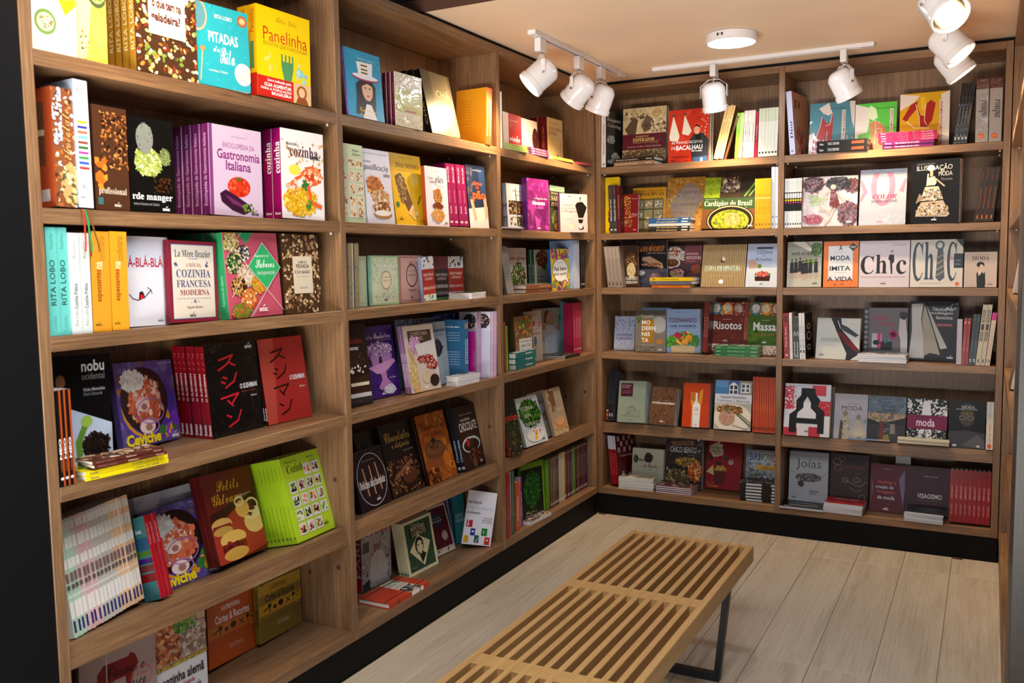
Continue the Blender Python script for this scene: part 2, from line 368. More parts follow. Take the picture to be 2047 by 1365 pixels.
BOOKS = [
('A',1,'F',1,1,(-3.2789,.0162,1.9255),(-6.67,1,1.83),(.1069,.267,.018),'dedad0','c9c4b8',0,'e .3 .75 .24 .11 6d8f4a|e .3 .75 .19 .08 cfc7a8|m .3 .75 .15 .06 14 .05 8a5a2c,d08a3a,5c7a33|p f0bf1e .5,.45 .9,.3 1,.55 .75,.66|e .78 .4 .26 .12 f3efe6|e .78 .4 .22 .1 9fb6c0|m .78 .4 .16 .07 20 .06 b4642c,7a4a22,d69a4a|e .05 .52 .14 .09 e9e9e9|t .05 .03 .6 .12 555 n Comida','','white paperback with plates of food, at the left end of the top shelf'),
('A',1,'F',1,1,(-3.1661,.0104,1.9245),(-3.8,1,1.73),(.0778,.2673,.018),'f0dc50','e0c840',0,'p f6ec9a 0,.2 .5,.5 .3,1 0,1|e .7 .3 .42 .22 4b5a3a|e .7 .3 .36 .18 b8c070|m .7 .3 .34 .16 50 .1 3f7d22,6ea832,9cc84a,2f5f1c|e .75 .72 .3 .16 d9a05a|m .2 .85 .18 .1 14 .06 5a3a20,8a6a2a|n 0 .9 1 1 10 .06 c9a52c,f5ea7a','','lime and yellow cover with a bowl of salad, top shelf'),
('A',1,'F',4,15,(-2.9961,.0116,1.9258),(-1.17,1,1.03),(.197,.2687,.11),'4a2e1c','b5852a',0,'n 0 0 1 1 130 .09 e2b96a,c98a3c,8b3b22,efe3c4,7d9a3c,d8c38a,6b3a1c,f0e8d8|r .2 .12 .8 .62 f3efe6|t .35 .18 .65 .22 7a2a20 n RITA LOBO|t .26 .28 .74 .39 5a231c B o que tem na|t .24 .4 .72 .52 5a231c B geladeira?|t .3 .55 .7 .57 777 n um guia prático da cozinha','s .3 .8 .25 .75 f2e2a4 n RITA LOBO','brown cookbooks patterned with little plates around a white panel, top shelf'),
('A',1,'F',1,1,(-2.7965,.0091,1.9243),(-6.72,1.46,.65),(.1773,.2242,.018),'2ba3b4','1f8a9a',0,'n 0 0 1 1 40 .05 2fb0be,259aa9,37b8c2|e .03 .16 .18 .2 c9a88a|e .03 .16 .15 .17 5a8fa0|e .88 .12 .1 .07 b05a30|e .88 .12 .06 .04 e8b080|t .35 .11 .68 .16 f4f4ea n RITA LOBO|t .22 .33 .78 .46 ffffff b PITADAS|t .3 .5 .42 .57 ffffff c da|t .42 .5 .7 .7 ffffff c Rita|l .02 d8b070 .1,.56 .04,.95|e .1 .56 .05 .03 c08a50|e .86 .79 .17 .14 f2ead2|e .86 .79 .13 .1 bcd8c8|m .86 .79 .11 .09 26 .05 f6f0dc,e8e4cc|t .2 .79 .55 .82 e8f4f0 n receitas e dicas','','turquoise cookbook with white lettering beside the yellow hardcover, top shelf'),
('A',1,'F',2,3,(-2.5625,.0163,1.9298),(-5.9,1,1.94),(.2136,.2672,.0823),'f4cc0a','e6b80a',0,'t .35 .08 .75 .14 b98a10 c Rita Lobo|t .12 .22 .94 .37 c23a1e n Panelinha|t .12 .38 .94 .43 8a4a20 n RECEITAS QUE FUNCIONAM|r .45 .56 .66 .62 4e8f5a|p 4e8f5a .44,.62 .67,.62 .62,.8 .5,.8|r .44 .48 .47 .62 4e8f5a|r .51 .48 .54 .62 4e8f5a|r .58 .48 .61 .62 4e8f5a|r .64 .48 .67 .62 4e8f5a|m .82 .66 .1 .12 14 .06 7fc0c8,9ad0d4|m .22 .6 .1 .1 10 .07 f8dc6a,e8c850|r 0 .77 1 1 c2261e|t .18 .79 .62 .83 fff b Livro indicado pelo|t .12 .84 .62 .88 fff b GUIA ALIMENTAR|t .06 .885 .62 .925 fff b PARA A POPULAÇÃO|t .25 .93 .62 .965 fff b BRASILEIRA|r .66 .77 1 1 d9b48a|e .82 .87 .1 .08 9a5a2c|e .82 .87 .06 .055 e8b690|p 8a4a2a .7,1 .74,.93 .9,.93 .95,1','r 0 .75 1 1 c2261e|s .05 .3 .25 .75 c23a1e n Panelinha|r .3 .4 .7 .7 4e8f5a','yellow hardcovers with red band at the right end of the top shelf'),
('A',2,'S',1,1,(-3.2454,.0125,1.5693),(-.53,1.91,1.69),(.0634,.2787,.1),'8a5030','c05028',0,'n 0 0 1 1 60 .2 5a3020,b86a30,e0e4ee,8a4a28,cfa060|m .6 .8 .4 .18 30 .25 d8b070,e8d8a0,6a5a3a|n 0 0 .4 .5 20 .2 e8ecf4,b8c4dc|s .1 .6 .4 .7 d8a868 c chocolate e','r .05 .12 .7 .65 7a4a30|r .05 .35 .7 .4 e0c8a0|r .5 .85 .8 .95 e8e0d8','shrink-wrapped orange hardcover at the left end of the second shelf'),
('A',2,'S',1,1,(-3.189,.006,1.5704),(-.46,2.09,1.51),(.0387,.3038,.1201),'e8e8ee','9fb0c4',0,'t .25 .06 .75 .1 556 b BCC|r .15 .32 .85 .34 e8c820|r .15 .36 .85 .38 3a3a9a|r .15 .4 .85 .42 d86a4a|r .15 .44 .85 .46 6ab8e0|r .15 .48 .85 .5 8a4a3a|r .15 .52 .85 .54 3a6a3a|r .15 .56 .85 .58 a84a9a|r .15 .6 .85 .62 3a9a4a|r .15 .64 .85 .66 2a5ab8|r .15 .68 .85 .7 c83a3a|t .3 .82 .6 .85 445 b BCC|L .3 .92 .3 334','','thick white spine with rows of small coloured bars, second shelf'),
('A',2,'F',1,1,(-3.1413,.0076,1.5683),(-.62,1,1.18),(.0969,.2536,.018),'4a2c1c','3a2014',0,'n .2 .05 1 .6 70 .12 7a4420,a8642c,2a1810,c88a4a|n 0 .5 .35 .8 14 .2 e08a30,c06a24|t .08 .78 .9 .86 d8c8b0 s profissional|L .62 .95 .2 e8e0d0|r .05 .88 .2 .95 3a6a6a','','dark brown cover lettered profissional, second shelf'),
('A',2,'F',1,1,(-3.0354,.0148,1.5684),(-5.02,1,.87),(.1355,.2414,.0181),'0c0b0a','0a0a0a',0,'m .42 .47 .32 .16 80 .08 a8b85a,c8d488,7f9440,dfe4b0|m .35 .22 .2 .17 40 .03 8a9088,5a5f58|m .78 .4 .12 .1 26 .05 8a9a5a,5a6440|n .5 .62 .9 .8 30 .06 4a2a10,3a2010|t .03 .8 .9 .89 fff s rde manger|t .05 .9 .6 .93 999 n Instituto Americano de Culinária|L .75 .965 .16 fff','','black cover with a green vegetable splashing, second shelf'),
('A',2,'F',4,15,(-2.7498,.0329,1.5722),(-4.33,1,1.66),(.1918,.2555,.1544),'c3aec8','6a1f5c',0,'r 0 0 .06 1 7a3a78|t .42 .1 .72 .12 76508a n Rita Bertagnoli|t .25 .17 .86 .24 8a2a80 n ENCICLOPÉDIA DA|t .14 .26 .96 .37 7a1f70 b Gastronomia|t .3 .38 .78 .49 7a1f70 b Italiana|n .5 .95 1 1 6 .08 b8a0be|e .54 .67 .22 .115 c82818|m .54 .67 .19 .1 20 .08 d83a20,b82010,e85a38|e .54 .585 .05 .02 3a6a2a|p 35122e .17,.76 .28,.71 .5,.78 .72,.86 .78,.93 .62,.98 .4,.94 .2,.85|p 6a2a5c .25,.76 .45,.82 .62,.88 .6,.9 .4,.86|m .72 .9 .12 .05 14 .05 5a7a2a,7a9a3a|L .84 .965 .15 3a2a3a','r .35 0 .45 1 7d3a72|s .1 .9 .3 .75 d8b8d8 n Enciclopédia da Gastronomia Italiana','lilac hardcovers with a tomato and aubergine and purple spines, second shelf'),
('A',2,'F',2,3,(-2.4582,.0311,1.5717),(-6.43,1,1.6),(.1779,.2778,.0854),'e8e4e4','8c0f58',0,'n 0 .12 1 .4 20 .1 d9b080,cfa070,f0e8e0|t .12 .14 .4 .19 222 b Manual prático|t .12 .19 .2 .23 222 b de|t .2 .17 .86 .3 3a1a30 s cozinha|L .8 .29 .24 111|e .3 .45 .14 .06 e8d850|l .06 e0602c .3,.62 .32,.55 .5,.5 .6,.55|m .7 .5 .26 .12 24 .1 e8743a,f4a070,d85a28,fbe0d0|m .7 .5 .12 .08 10 .08 d04a20,f6c8a0|m .42 .8 .42 .17 130 .06 f0c830,e0a820,f8e070,d8901c|l .07 e0602c .6,.62 .65,.8 .9,.85|m .2 .65 .12 .1 12 .08 e8743a,f8c0a0|m .52 .6 .1 .06 8 .08 3a7a2a|m .6 .86 .07 .08 10 .06 3f8030','s .15 .5 .25 .85 fff s cozinha|t .2 .93 .8 .96 fff b Senac','white cookbooks with prawns and magenta spines, right end of the second shelf'),
('A',3,'S',2,3,(-3.2814,.0126,1.2691),(-.27,.06,.6),(.0571,.2533,.2),'66c4bc','50a8a0',0,'s .3 .72 .25 .75 22504c b RITA LOBO|s .06 .2 .35 .65 3a8078 n Panelinha|s .82 .97 .3 .7 4a9890 n Cozinha','','turquoise spines at the left end of the third shelf'),
('A',3,'S',2,3,(-3.2248,.0107,1.2689),(-.76,0,.77),(.0567,.2413,.2),'cfd4d2','b8bcb8',0,'s .5 .75 .35 .7 3a4448 b Cozinha Prática|s .76 .92 .35 .65 8a9090 n Rita Lobo|s .08 .25 .35 .65 8a9090 n Receitas','','pale grey spines, third shelf'),
('A',3,'S',1,1,(-3.1666,.0111,1.2689),(-.37,0,1.24),(.0524,.2457,.2),'d89428','b87818',0,'s .38 .7 .25 .6 8a2a18 b espessantes|s .3 .37 .3 .6 f0d8b0 b na|s .05 .29 .35 .75 a8701c n confeitaria|r 0 0 .06 .25 223|L .3 .93 .35 221','','left one of two orange spines, third shelf'),
('A',3,'S',1,1,(-3.1136,.0088,1.2689),(-.38,0,1.21),(.0497,.2462,.2),'df9a26','b87818',0,'s .38 .7 .25 .6 8a2a18 b espessantes|s .3 .37 .3 .6 f0d8b0 b na|s .05 .29 .35 .75 8a5a14 n confeitaria|L .3 .93 .35 221','','right one of two orange spines, third shelf'),
('A',3,'F',1,1,(-3.0267,.0531,1.2718),(1.56,1,1.09),(.1375,.2358,.018),'e0e2ec','b8bcc8',0,'t .02 .21 .86 .34 c2222c b Á-BLÁ-BLÁ|l .022 1a1a24 .02,.64 .1,.69 .22,.71 .38,.68 .5,.62 .53,.6|l .018 1a1a24 .46,.57 .54,.6 .56,.64|p 1a1a24 .24,.7 .26,.62 .33,.61 .37,.64 .38,.69|p d8202c .27,.7 .285,.65 .32,.64 .35,.66 .355,.69|L .75 .95 .14 334','','white book with red lettering and a smiling mouth, third shelf'),
('A',3,'F',1,1,(-2.9127,.0291,1.2739),(6.53,1,1.4),(.1906,.2241,.018),'8a2034','6a1828',0,'r .05 .04 .95 .96 44588a|r .06 .05 .94 .95 e6dccc|t .12 .11 .88 .2 2a3446 s La Mère Brazier|l .008 44588a .4,.22 .6,.22|t .34 .26 .66 .32 8a3a3a s A MÃE DA|m .14 .29 .04 .03 8 .03 44588a|m .8 .29 .04 .03 8 .03 44588a|t .14 .35 .86 .45 3a5080 s COZINHA|t .14 .48 .86 .57 3a5080 s FRANCESA|t .2 .6 .82 .67 8a2a38 s MODERNA|t .14 .7 .86 .715 666 n MAIS DE 300 RECEITAS CLÁSSICAS|m .5 .75 .1 .015 10 .02 44588a|t .33 .8 .67 .84 8a3a3a s Eugénie Brazier|L .45 .92 .13 222','','red-framed cream cover with blue serif lettering, third shelf'),
('A',3,'F',5,31,(-2.703,.025,1.2709),(2.49,3.23,-.42),(.2335,.2513,.1785),'c05468','2a8a58',0,'p 2a9a60 .25,0 .55,0 .4,.13|m .12 .11 .16 .12 40 .05 e0c068,b8a050,5a6a2a,f0e8d0|m .32 .24 .14 .1 30 .05 3a3a4a,e8e4dc,c8a850|m .14 .36 .14 .13 30 .05 2a4a2a,8aa85a,d8c8a0|m .36 .5 .18 .13 40 .05 e8d8c0,b08a5a,f4ecd8,c87a5a|m .2 .63 .15 .12 30 .05 3a2418,c89a50,e8b060|m .58 .6 .16 .12 40 .05 e8a030,7ab040,d87a28|m .36 .77 .15 .12 30 .05 e08a40,f0d0a0,c04a20|m .2 .92 .18 .1 30 .05 6a8a2a,b87a3a,c8402c|p 2fae68 .38,.4 .68,.12 1,.42 .7,.68|l .008 e8d8d8 .38,.4 .68,.12 1,.42 .7,.68 .38,.4|l .008 e8d8d8 0,.05 .38,.4 .05,.75|l .008 e8d8d8 .35,1 1,.42|l .008 e8d8d8 .7,.68 1,.95|l .008 e8d8d8 0,.3 .3,0|l .008 e8d8d8 .7,.68 .38,1|t .52 .26 .78 .3 e8f4ec n Repertório de|t .52 .32 .88 .42 fff c Sabores|t .54 .45 .88 .52 d8f0e0 n Receitas da gastronomia brasileira|L .6 .92 .16 fff','s .5 .85 .3 .7 8cd0a8 n Repertório de Sabores','pink and green diamond-patterned cookbooks, third shelf'),
('A',3,'F',1,1,(-2.4624,.0305,1.2709),(-.28,2.51,.42),(.1709,.252,.0165),'4a3320','2a1a10',0,'n 0 0 1 1 120 .1 c8a478,a8845a,8a6440,e0c8a0,5a3c24,d8b888|n 0 0 1 1 50 .03 3a2414|r .25 .28 .78 .75 d8ccb4|t .4 .33 .64 .37 3a2a20 b ALÉM DA|t .34 .38 .7 .43 3a2a20 b PEIXADA|t .3 .45 .72 .5 3a2a20 b E DO BAIÃO|t .34 .53 .7 .545 655 n histórias da alimentação|t .42 .66 .62 .7 655 n Raul Lody','','cover of stacked wood chips at the right end of the third shelf, near left bay'),
('A',4,'F',1,1,(-3.2284,.1001,.9174),(-.63,1,1.66),(.1649,.2938,.011),'0b0b0c','101010',0,'t .5 .05 .9 .15 e8e8e8 b nobu|t .5 .16 .9 .22 888 n ocidental|t .52 .29 .9 .32 aaa b Nobu Matsuhisa|t .52 .33 .85 .36 888 n Mark Edwards|e .14 .22 .08 .06 8a5a40|p c8ccd8 0,.38 .03,.3 .14,.26 .26,.3 .28,.38|p b8c4d8 .3,.46 1,.62 1,1 .3,1|m .7 .8 .25 .12 60 .07 1a1210,2a1c16,3a2a20,14100e|e .5 .97 .2 .06 c8a870|l .1 5f8a2a .55,.58 .4,.75 .42,1|e .55 .58 .1 .05 9ab84a','','black cookbooks with a dark fish dish on a pale plate, fourth shelf'),
('A',4,'S',3,7,(-3.2858,.0008,.9136),(-1.09,.87,.27),(.0413,.2282,.08),'14100e','1a1410',0,'r .62 0 1 1 a8481c|s .5 .72 .15 .6 e8e4e0 B NEO|s .73 .85 .2 .5 b86a3a n cozinha|e .4 .92 .3 .015 e8e8e8','','black and orange spines standing in front of the black cookbook, fourth shelf'),
('A',4,'F',1,1,(-2.9982,.137,.9323),(16.21,8.08,3.62),(.2725,.2373,.019),'5a4a8a','4a3a6a',0,'n 0 0 1 1 50 .14 6a5aa0,584a90,7a6ab0,8a5a5a|r 0 .3 .2 .36 b06a3a|e .5 .56 .5 .42 5a3aa0|e .5 .55 .46 .38 d8982a|e .52 .54 .44 .36 4a3a98|m .78 .8 .2 .14 14 .1 7a3ac0,e8a020,3a7a3a|e .44 .46 .4 .39 2c1c18|m .44 .48 .3 .3 60 .09 e87a50,f4d8c8,c85a38,e8a890,d86848|m .26 .22 .2 .13 60 .05 f4f2ec,e0e0da,ffffff|o .38 .52 .12 .08 .03 f0c8b8|e .38 .52 .1 .065 f0d0c4|e .4 .54 .05 .04 a87068|o .45 .78 .17 .1 .02 a878b0|e .42 .78 .13 .08 f2d8cc|e .44 .79 .06 .045 b07868|o .5 .6 .24 .16 .014 a878b0|t .04 .84 .62 .98 f4d81c B Ceviche|t .72 .03 .98 .05 d8d0e8 n Dagoberto Torres|L .88 .95 .12 fff','','purple cover with a bowl of ceviche and yellow lettering, fourth shelf'),
('A',4,'K',2,3,(-3.2033,-.0123,.9394),(-7.17,0,0),(.1971,.0195,.0754),'5a2a20','e8e4dc',0,'n 0 0 1 1 40 .15 c89a6a,7a4a30,d8c0a0,4a2a20','t .45 .3 .6 .8 e0c0a8 i Sabores|t .85 .3 .97 .8 d0a890 b Senac|t .05 .3 .3 .7 a87868 n Sabores e técnicas','brown books lying flat on the yellow pair, fourth shelf'),
('A',4,'K',2,3,(-3.2204,-.0056,.9124),(-4.32,0,-0),(.2337,.0232,.0391),'ecd414','f0ece0',0,'','t .05 .2 .15 .8 334 b Senac|t .55 .25 .88 .75 334 b A COZINHA E SEUS SABORES|t .9 .3 .97 .7 665 n S.C.','yellow books lying flat under the brown pair, fourth shelf'),
('A',4,'F',7,15,(-2.7137,.1035,.9139),(1.52,4.59,-.15),(.2194,.2759,.1315),'0b0b0c','86121c',0,'l .028 c8202c .25,.17 .52,.13|l .028 c8202c .52,.13 .4,.22 .22,.28|l .026 c8202c .42,.2 .55,.25|l .028 c8202c .3,.36 .37,.38|l .028 c8202c .26,.41 .33,.43|l .028 c8202c .33,.48 .5,.42 .56,.33|l .028 c8202c .22,.59 .56,.56|l .028 c8202c .56,.56 .42,.66|l .028 c8202c .34,.62 .44,.69|l .028 c8202c .3,.78 .38,.81|l .028 c8202c .32,.91 .5,.86 .58,.75|t .6 .46 .94 .52 f0f0f0 b O SUSHIMAN|t .62 .54 .9 .56 99403a n técnicas e receitas|t .8 .6 .92 .62 f0f0f0 n Senac|L .84 .06 .14 ddd','s .3 .6 .3 .7 f0e0e0 b O SUSHIMAN|l .12 c85058 .3,.08 .7,.09|l .12 c85058 .7,.09 .3,.13|l .12 c85058 .3,.17 .7,.2|l .12 c85058 .3,.24 .7,.25|s .85 .97 .2 .8 fff b Senac','black covers with red Japanese characters and dark red spines, fourth shelf'),
('A',4,'F',2,1,(-2.4788,.1035,.9152),(-1.13,8.43,.35),(.2052,.2758,.0211),'a02826','141010',0,'p b04438 0,0 .35,0 .2,1 0,1|l .028 1c0c0c .25,.17 .52,.13|l .028 1c0c0c .52,.13 .4,.22 .22,.28|l .026 1c0c0c .42,.2 .55,.25|l .028 1c0c0c .3,.36 .37,.38|l .028 1c0c0c .26,.41 .33,.43|l .028 1c0c0c .33,.48 .5,.42 .56,.33|l .028 1c0c0c .22,.59 .56,.56|l .028 1c0c0c .56,.56 .42,.66|l .028 1c0c0c .34,.62 .44,.69|l .028 1c0c0c .3,.78 .38,.81|l .028 1c0c0c .32,.91 .5,.86 .58,.75|t .6 .46 .94 .52 f0f0f0 b O SUSHIMAN|t .62 .54 .9 .56 99403a n técnicas e receitas|t .8 .6 .92 .62 f0f0f0 n Senac','s .8 .95 .2 .8 fff b Senac','red covers with black Japanese characters, right end of the fourth shelf'),
('A',5,'S',18,262143,(-3.2403,.0462,.5165),(14.53,12.6,6.45),(.2733,.2893,.11),'d8d8cc','d8d4c8',['b8d8bc', 'b8d8bc', 'b8d8bc', 'd8c0bc', 'e0b4b4', 'e0b4b4', 'e0b4b4', 'c8c4b8', 'c8c4b8', 'c8c4b8', 'c8c4b8', 'c8c4b8', 'e8c8a0', 'f0c090', 'f0c090', 'f0c090', 'f0c090', 'f0c090'],'r .08 .03 .92 .1 eeeae0|r .08 .16 .92 .26 f2eee4|r .08 .34 .92 .42 f6f2ea|r .1 .46 .9 .54 8a6a6a|r .1 .56 .9 .6 6a5a5a|r .08 .7 .92 .84 f4f0e8|s .45 .62 .2 .8 6a5a60 c Confeitaria|r .25 .86 .75 .96 2c2c6c|r 0 .65 1 .66 f4f4f0','','checked pastel spines, fifth shelf'),
('A',5,'F',1,1,(-2.916,.1828,.49),(-1.78,15.93,.22),(.255,.2794,.018),'c0c4cc','a0a4ac',0,'r 0 0 .12 1 8a9098|n .1 0 .6 .6 16 .2 d0d4dc,b0b8c0|t .4 .13 .72 .16 555 n Tereza Paim e Sonia Robatto|t .42 .2 .8 .3 5a2028 b NA MESA DA|t .45 .33 .8 .45 7a2028 B BAIANA','','grey cookbook rising behind the ceviche book, fifth shelf'),
('A',5,'F',1,1,(-2.9091,.1531,.4938),(-.02,13.92,.18),(.2475,.238,.018),'5a4a8a','4a3a6a',0,'n 0 0 1 1 50 .14 6a5aa0,584a90,7a6ab0,8a5a5a|r 0 .3 .2 .36 b06a3a|e .5 .56 .5 .42 5a3aa0|e .5 .55 .46 .38 d8982a|e .52 .54 .44 .36 4a3a98|m .78 .8 .2 .14 14 .1 7a3ac0,e8a020,3a7a3a|e .44 .46 .4 .39 2c1c18|m .44 .48 .3 .3 60 .09 e87a50,f4d8c8,c85a38,e8a890,d86848|m .26 .22 .2 .13 60 .05 f4f2ec,e0e0da,ffffff|o .38 .52 .12 .08 .03 f0c8b8|e .38 .52 .1 .065 f0d0c4|e .4 .54 .05 .04 a87068|o .45 .78 .17 .1 .02 a878b0|e .42 .78 .13 .08 f2d8cc|e .44 .79 .06 .045 b07868|o .5 .6 .24 .16 .014 a878b0|t .04 .84 .62 .98 f4d81c B Ceviche|t .72 .03 .98 .05 d8d0e8 n Dagoberto Torres|L .88 .95 .12 fff','','purple ceviche cookbook half hidden by red spines, fifth shelf'),
('A',5,'S',3,7,(-2.9659,.0615,.5198),(-1.92,18.12,2.81),(.0424,.2323,.0701),'9c1420','3a7478',0,'r .1 0 .25 1 b8303a|s .1 .35 .3 .7 e8a8a0 n Cozinha regional','r 0 .25 1 .4 2a5a78|r 0 .42 1 .47 4a7a2a|r 0 .5 1 .56 3a1a6a|r 0 .58 1 .66 6a2a28|r 0 .68 1 .78 7a1418|t .3 .14 .7 .2 d8e8e8 b Senac','dark red spines in front of the ceviche cookbook, fifth shelf'),
('A',5,'F',2,3,(-2.7096,.1013,.5248),(11.06,15.87,4.43),(.2519,.2774,.042),'6a1a14','4a1010',0,'t .25 .1 .7 .22 e0b028 c Petits|t .12 .24 .72 .36 e0b028 c Gâteaux|t .6 .3 .92 .34 e8e0d0 n ÉCOLE LENÔTRE|p 3a0c08 0,.45 1,.3 1,.5 0,.62|p a83424 0,.62 .6,.42 1,.5 1,.95 .4,1 0,1|e .2 .58 .2 .075 e0b060|r .02 .58 .38 .64 8a2a1c|e .2 .65 .19 .05 c89a48|e .36 .76 .26 .09 e8b85a|r .12 .8 .6 .9 7a1a14|m .36 .86 .22 .05 16 .08 5a0c10,8a2020|e .36 .93 .25 .07 d8a448|e .86 .64 .22 .14 e8c070|e .84 .55 .2 .07 f0d090|m .8 .5 .1 .07 20 .05 6a2418,3a1410|o .86 .46 .14 .09 .03 f0d498|e .66 .47 .14 .1 e8b458|o .62 .38 .1 .06 .03 f4dca0','','dark red cookbooks with macaroons and cursive yellow title, fifth shelf'),
('A',5,'F',8,3,(-2.4251,.0484,.5201),(4.35,14.09,1.02),(.208,.2813,.1295),'b0d028','98bc20',0,'t .12 .1 .6 .2 1c2a10 s Cozinha|t .1 .05 .4 .08 4a5a10 n Manual de|t .66 .05 .85 .08 334 n Mariana|t .72 .1 .88 .13 334 n Sebess|r 0.530 0.130 0.710 0.270 d8d4cc|n 0.550 0.150 0.690 0.250 16 .06 c84028,f0a080,e8e0d0|r 0.745 0.130 0.925 0.270 d8d4cc|n 0.765 0.150 0.905 0.250 16 .06 2a1a28,6a2a3a,d8a0a0|r 0.100 0.295 0.280 0.435 d8d4cc|n 0.120 0.315 0.260 0.415 16 .06 1c1814,4a6a2a,c8a060|r 0.315 0.295 0.495 0.435 d8d4cc|n 0.335 0.315 0.475 0.415 16 .06 2a1a28,6a2a3a,d8a0a0|r 0.530 0.295 0.710 0.435 d8d4cc|n 0.550 0.315 0.690 0.415 16 .06 1c1814,4a6a2a,c8a060|r 0.745 0.295 0.925 0.435 d8d4cc|n 0.765 0.315 0.905 0.415 16 .06 1c1814,4a6a2a,c8a060|r 0.100 0.460 0.280 0.600 d8d4cc|n 0.120 0.480 0.260 0.580 16 .06 1c1814,4a6a2a,c8a060|r 0.315 0.460 0.495 0.600 d8d4cc|n 0.335 0.480 0.475 0.580 16 .06 c84028,f0a080,e8e0d0|r 0.530 0.460 0.710 0.600 d8d4cc|n 0.550 0.480 0.690 0.580 16 .06 8a2a1c,c84a28,e8b888,3a1c10|r 0.745 0.460 0.925 0.600 d8d4cc|n 0.765 0.480 0.905 0.580 16 .06 d8d0c0,b08a50,7a5a30|r 0.100 0.625 0.280 0.765 d8d4cc|n 0.120 0.645 0.260 0.745 16 .06 3a5a22,7aa03a,d8d8a0|r 0.315 0.625 0.495 0.765 d8d4cc|n 0.335 0.645 0.475 0.745 16 .06 1c1814,4a6a2a,c8a060|r 0.530 0.625 0.710 0.765 d8d4cc|n 0.550 0.645 0.690 0.745 16 .06 8a2a1c,c84a28,e8b888,3a1c10|r 0.745 0.625 0.925 0.765 d8d4cc|n 0.765 0.645 0.905 0.745 16 .06 3a5a22,7aa03a,d8d8a0|r 0.100 0.790 0.280 0.930 d8d4cc|n 0.120 0.810 0.260 0.910 16 .06 8a2a1c,c84a28,e8b888,3a1c10|r 0.315 0.790 0.495 0.930 d8d4cc|n 0.335 0.810 0.475 0.910 16 .06 2a1a28,6a2a3a,d8a0a0|r 0.530 0.790 0.710 0.930 d8d4cc|n 0.550 0.810 0.690 0.910 16 .06 d8d0c0,b08a50,7a5a30|L .78 .9 .13 223','s .55 .88 .3 .6 3a4a10 n Manual de Cozinha Profissional|s .08 .25 .3 .6 3a4a10 n Mariana Sebess|t .2 .92 .8 .95 223 b S','lime green cookbooks with a grid of food photos fifth shelf'),
('A',6,'F',1,1,(-3.1857,.13,.1796),(-.23,5.5,6.19),(.242,.25,.01),'a89088','90807a',0,'p 7a1c1c .22,.3 .3,.22 .62,.2 .66,.16 .72,.2 .76,.3 .7,.36 .66,.52 .6,.52 .58,.4 .36,.42 .34,.56 .26,.56 .26,.42 .22,.38|t .34 .24 .84 .38 1a1010 c Carnes e|t .3 .4 .86 .56 1a1010 c Churrasco|o .8 .46 .15 .12 .012 c06058|t .72 .42 .88 .45 c06058 b RECEITAS|l .012 c8c0b0 .34,.05 .34,.7','','pinkish cover with a dark red bull silhouette, bottom shelf'),
('A',6,'F',1,1,(-2.9185,.1531,.1553),(.03,1,.77),(.1868,.2483,.018),'e8e8ec','c8c8cc',0,'r 0 0 1 .55 c0a080|n 0 0 .5 .5 60 .12 a84a24,7a3018,c86a3a,e0a068|n .45 .1 1 .5 60 .1 b09a88,d8c8b8,8a7464|n .35 0 .8 .2 20 .1 3f7a28,6aa03a|r 0 .52 1 .56 c8b040|n 0 .52 1 .56 40 .03 2a2a1a,a82a1c,e8c830,4a7a2a|t .08 .64 .92 .76 0c0c10 b cozinha alemã|t .3 .79 .72 .84 b02a50 b Heiko Grabolle|L .78 .9 .14 222','','white cookbook with roast meat and a colourful stripe, bottom shelf'),
('A',6,'F',1,1,(-2.6872,.1926,.1713),(6.48,3.81,4.17),(.2418,.2587,.0186),'b8501c','984010',0,'t .28 .3 .66 .36 f0e8e0 s GASTRONOMIA:|t .15 .4 .84 .5 f0e8e0 b Cortes & Recortes|r 0 .52 1 .66 c86a1c|l .02 221510 .1,.6 .2,.58|l .02 221510 .24,.56 .24,.64|e .24 .56 .04 .03 221510|e .36 .6 .04 .025 221510|e .5 .58 .06 .04 221510|l .015 221510 .62,.55 .72,.62|l .015 221510 .62,.62 .72,.55|l .012 221510 .8,.55 .8,.63|e .8 .55 .035 .025 221510|o .9 .56 .05 .035 .01 221510|t .4 .8 .68 .82 e8d8c0 n Maria da Paz Nascimento|t .4 .83 .68 .85 e8d8c0 n Amalia Cecilia Fernandes|t .06 .14 .12 .28 443 n ii|t .86 .66 .95 .68 e8d8c0 n Volume 2','','orange meat-cutting manual, bottom shelf'),
('A',6,'F',1,1,(-2.4648,.1918,.1669),(6.02,3,3.25),(.2355,.2588,.0204),'8a7030','6a5420',0,'r 0 .0 1 .25 4a4428|r 0 .25 1 .4 b8902c|r 0 .7 1 1 7a6428|t .28 .3 .66 .36 2a1c10 s GASTRONOMIA:|t .15 .4 .84 .5 2a1c10 b Cortes & Recortes|r 0 .52 1 .66 c89a28|l .02 221510 .1,.6 .2,.58|l .02 221510 .24,.56 .24,.64|e .24 .56 .04 .03 221510|e .36 .6 .04 .025 221510|e .5 .58 .06 .04 221510|l .015 221510 .62,.55 .72,.62|l .015 221510 .62,.62 .72,.55|l .012 221510 .8,.55 .8,.63|e .8 .55 .035 .025 221510|o .9 .56 .05 .035 .01 221510|t .4 .8 .68 .82 e8d8c0 n Maria da Paz Nascimento|t .4 .83 .68 .85 e8d8c0 n Amalia Cecilia Fernandes|t .06 .14 .12 .28 443 n ii|t .86 .66 .95 .68 e8d8c0 n Volume 2','s .3 .8 .2 .8 2a1c10 b GASTRONOMIA Cortes & Recortes','golden meat-cutting manual, rightmost on the bottom shelf of the near left bay'),
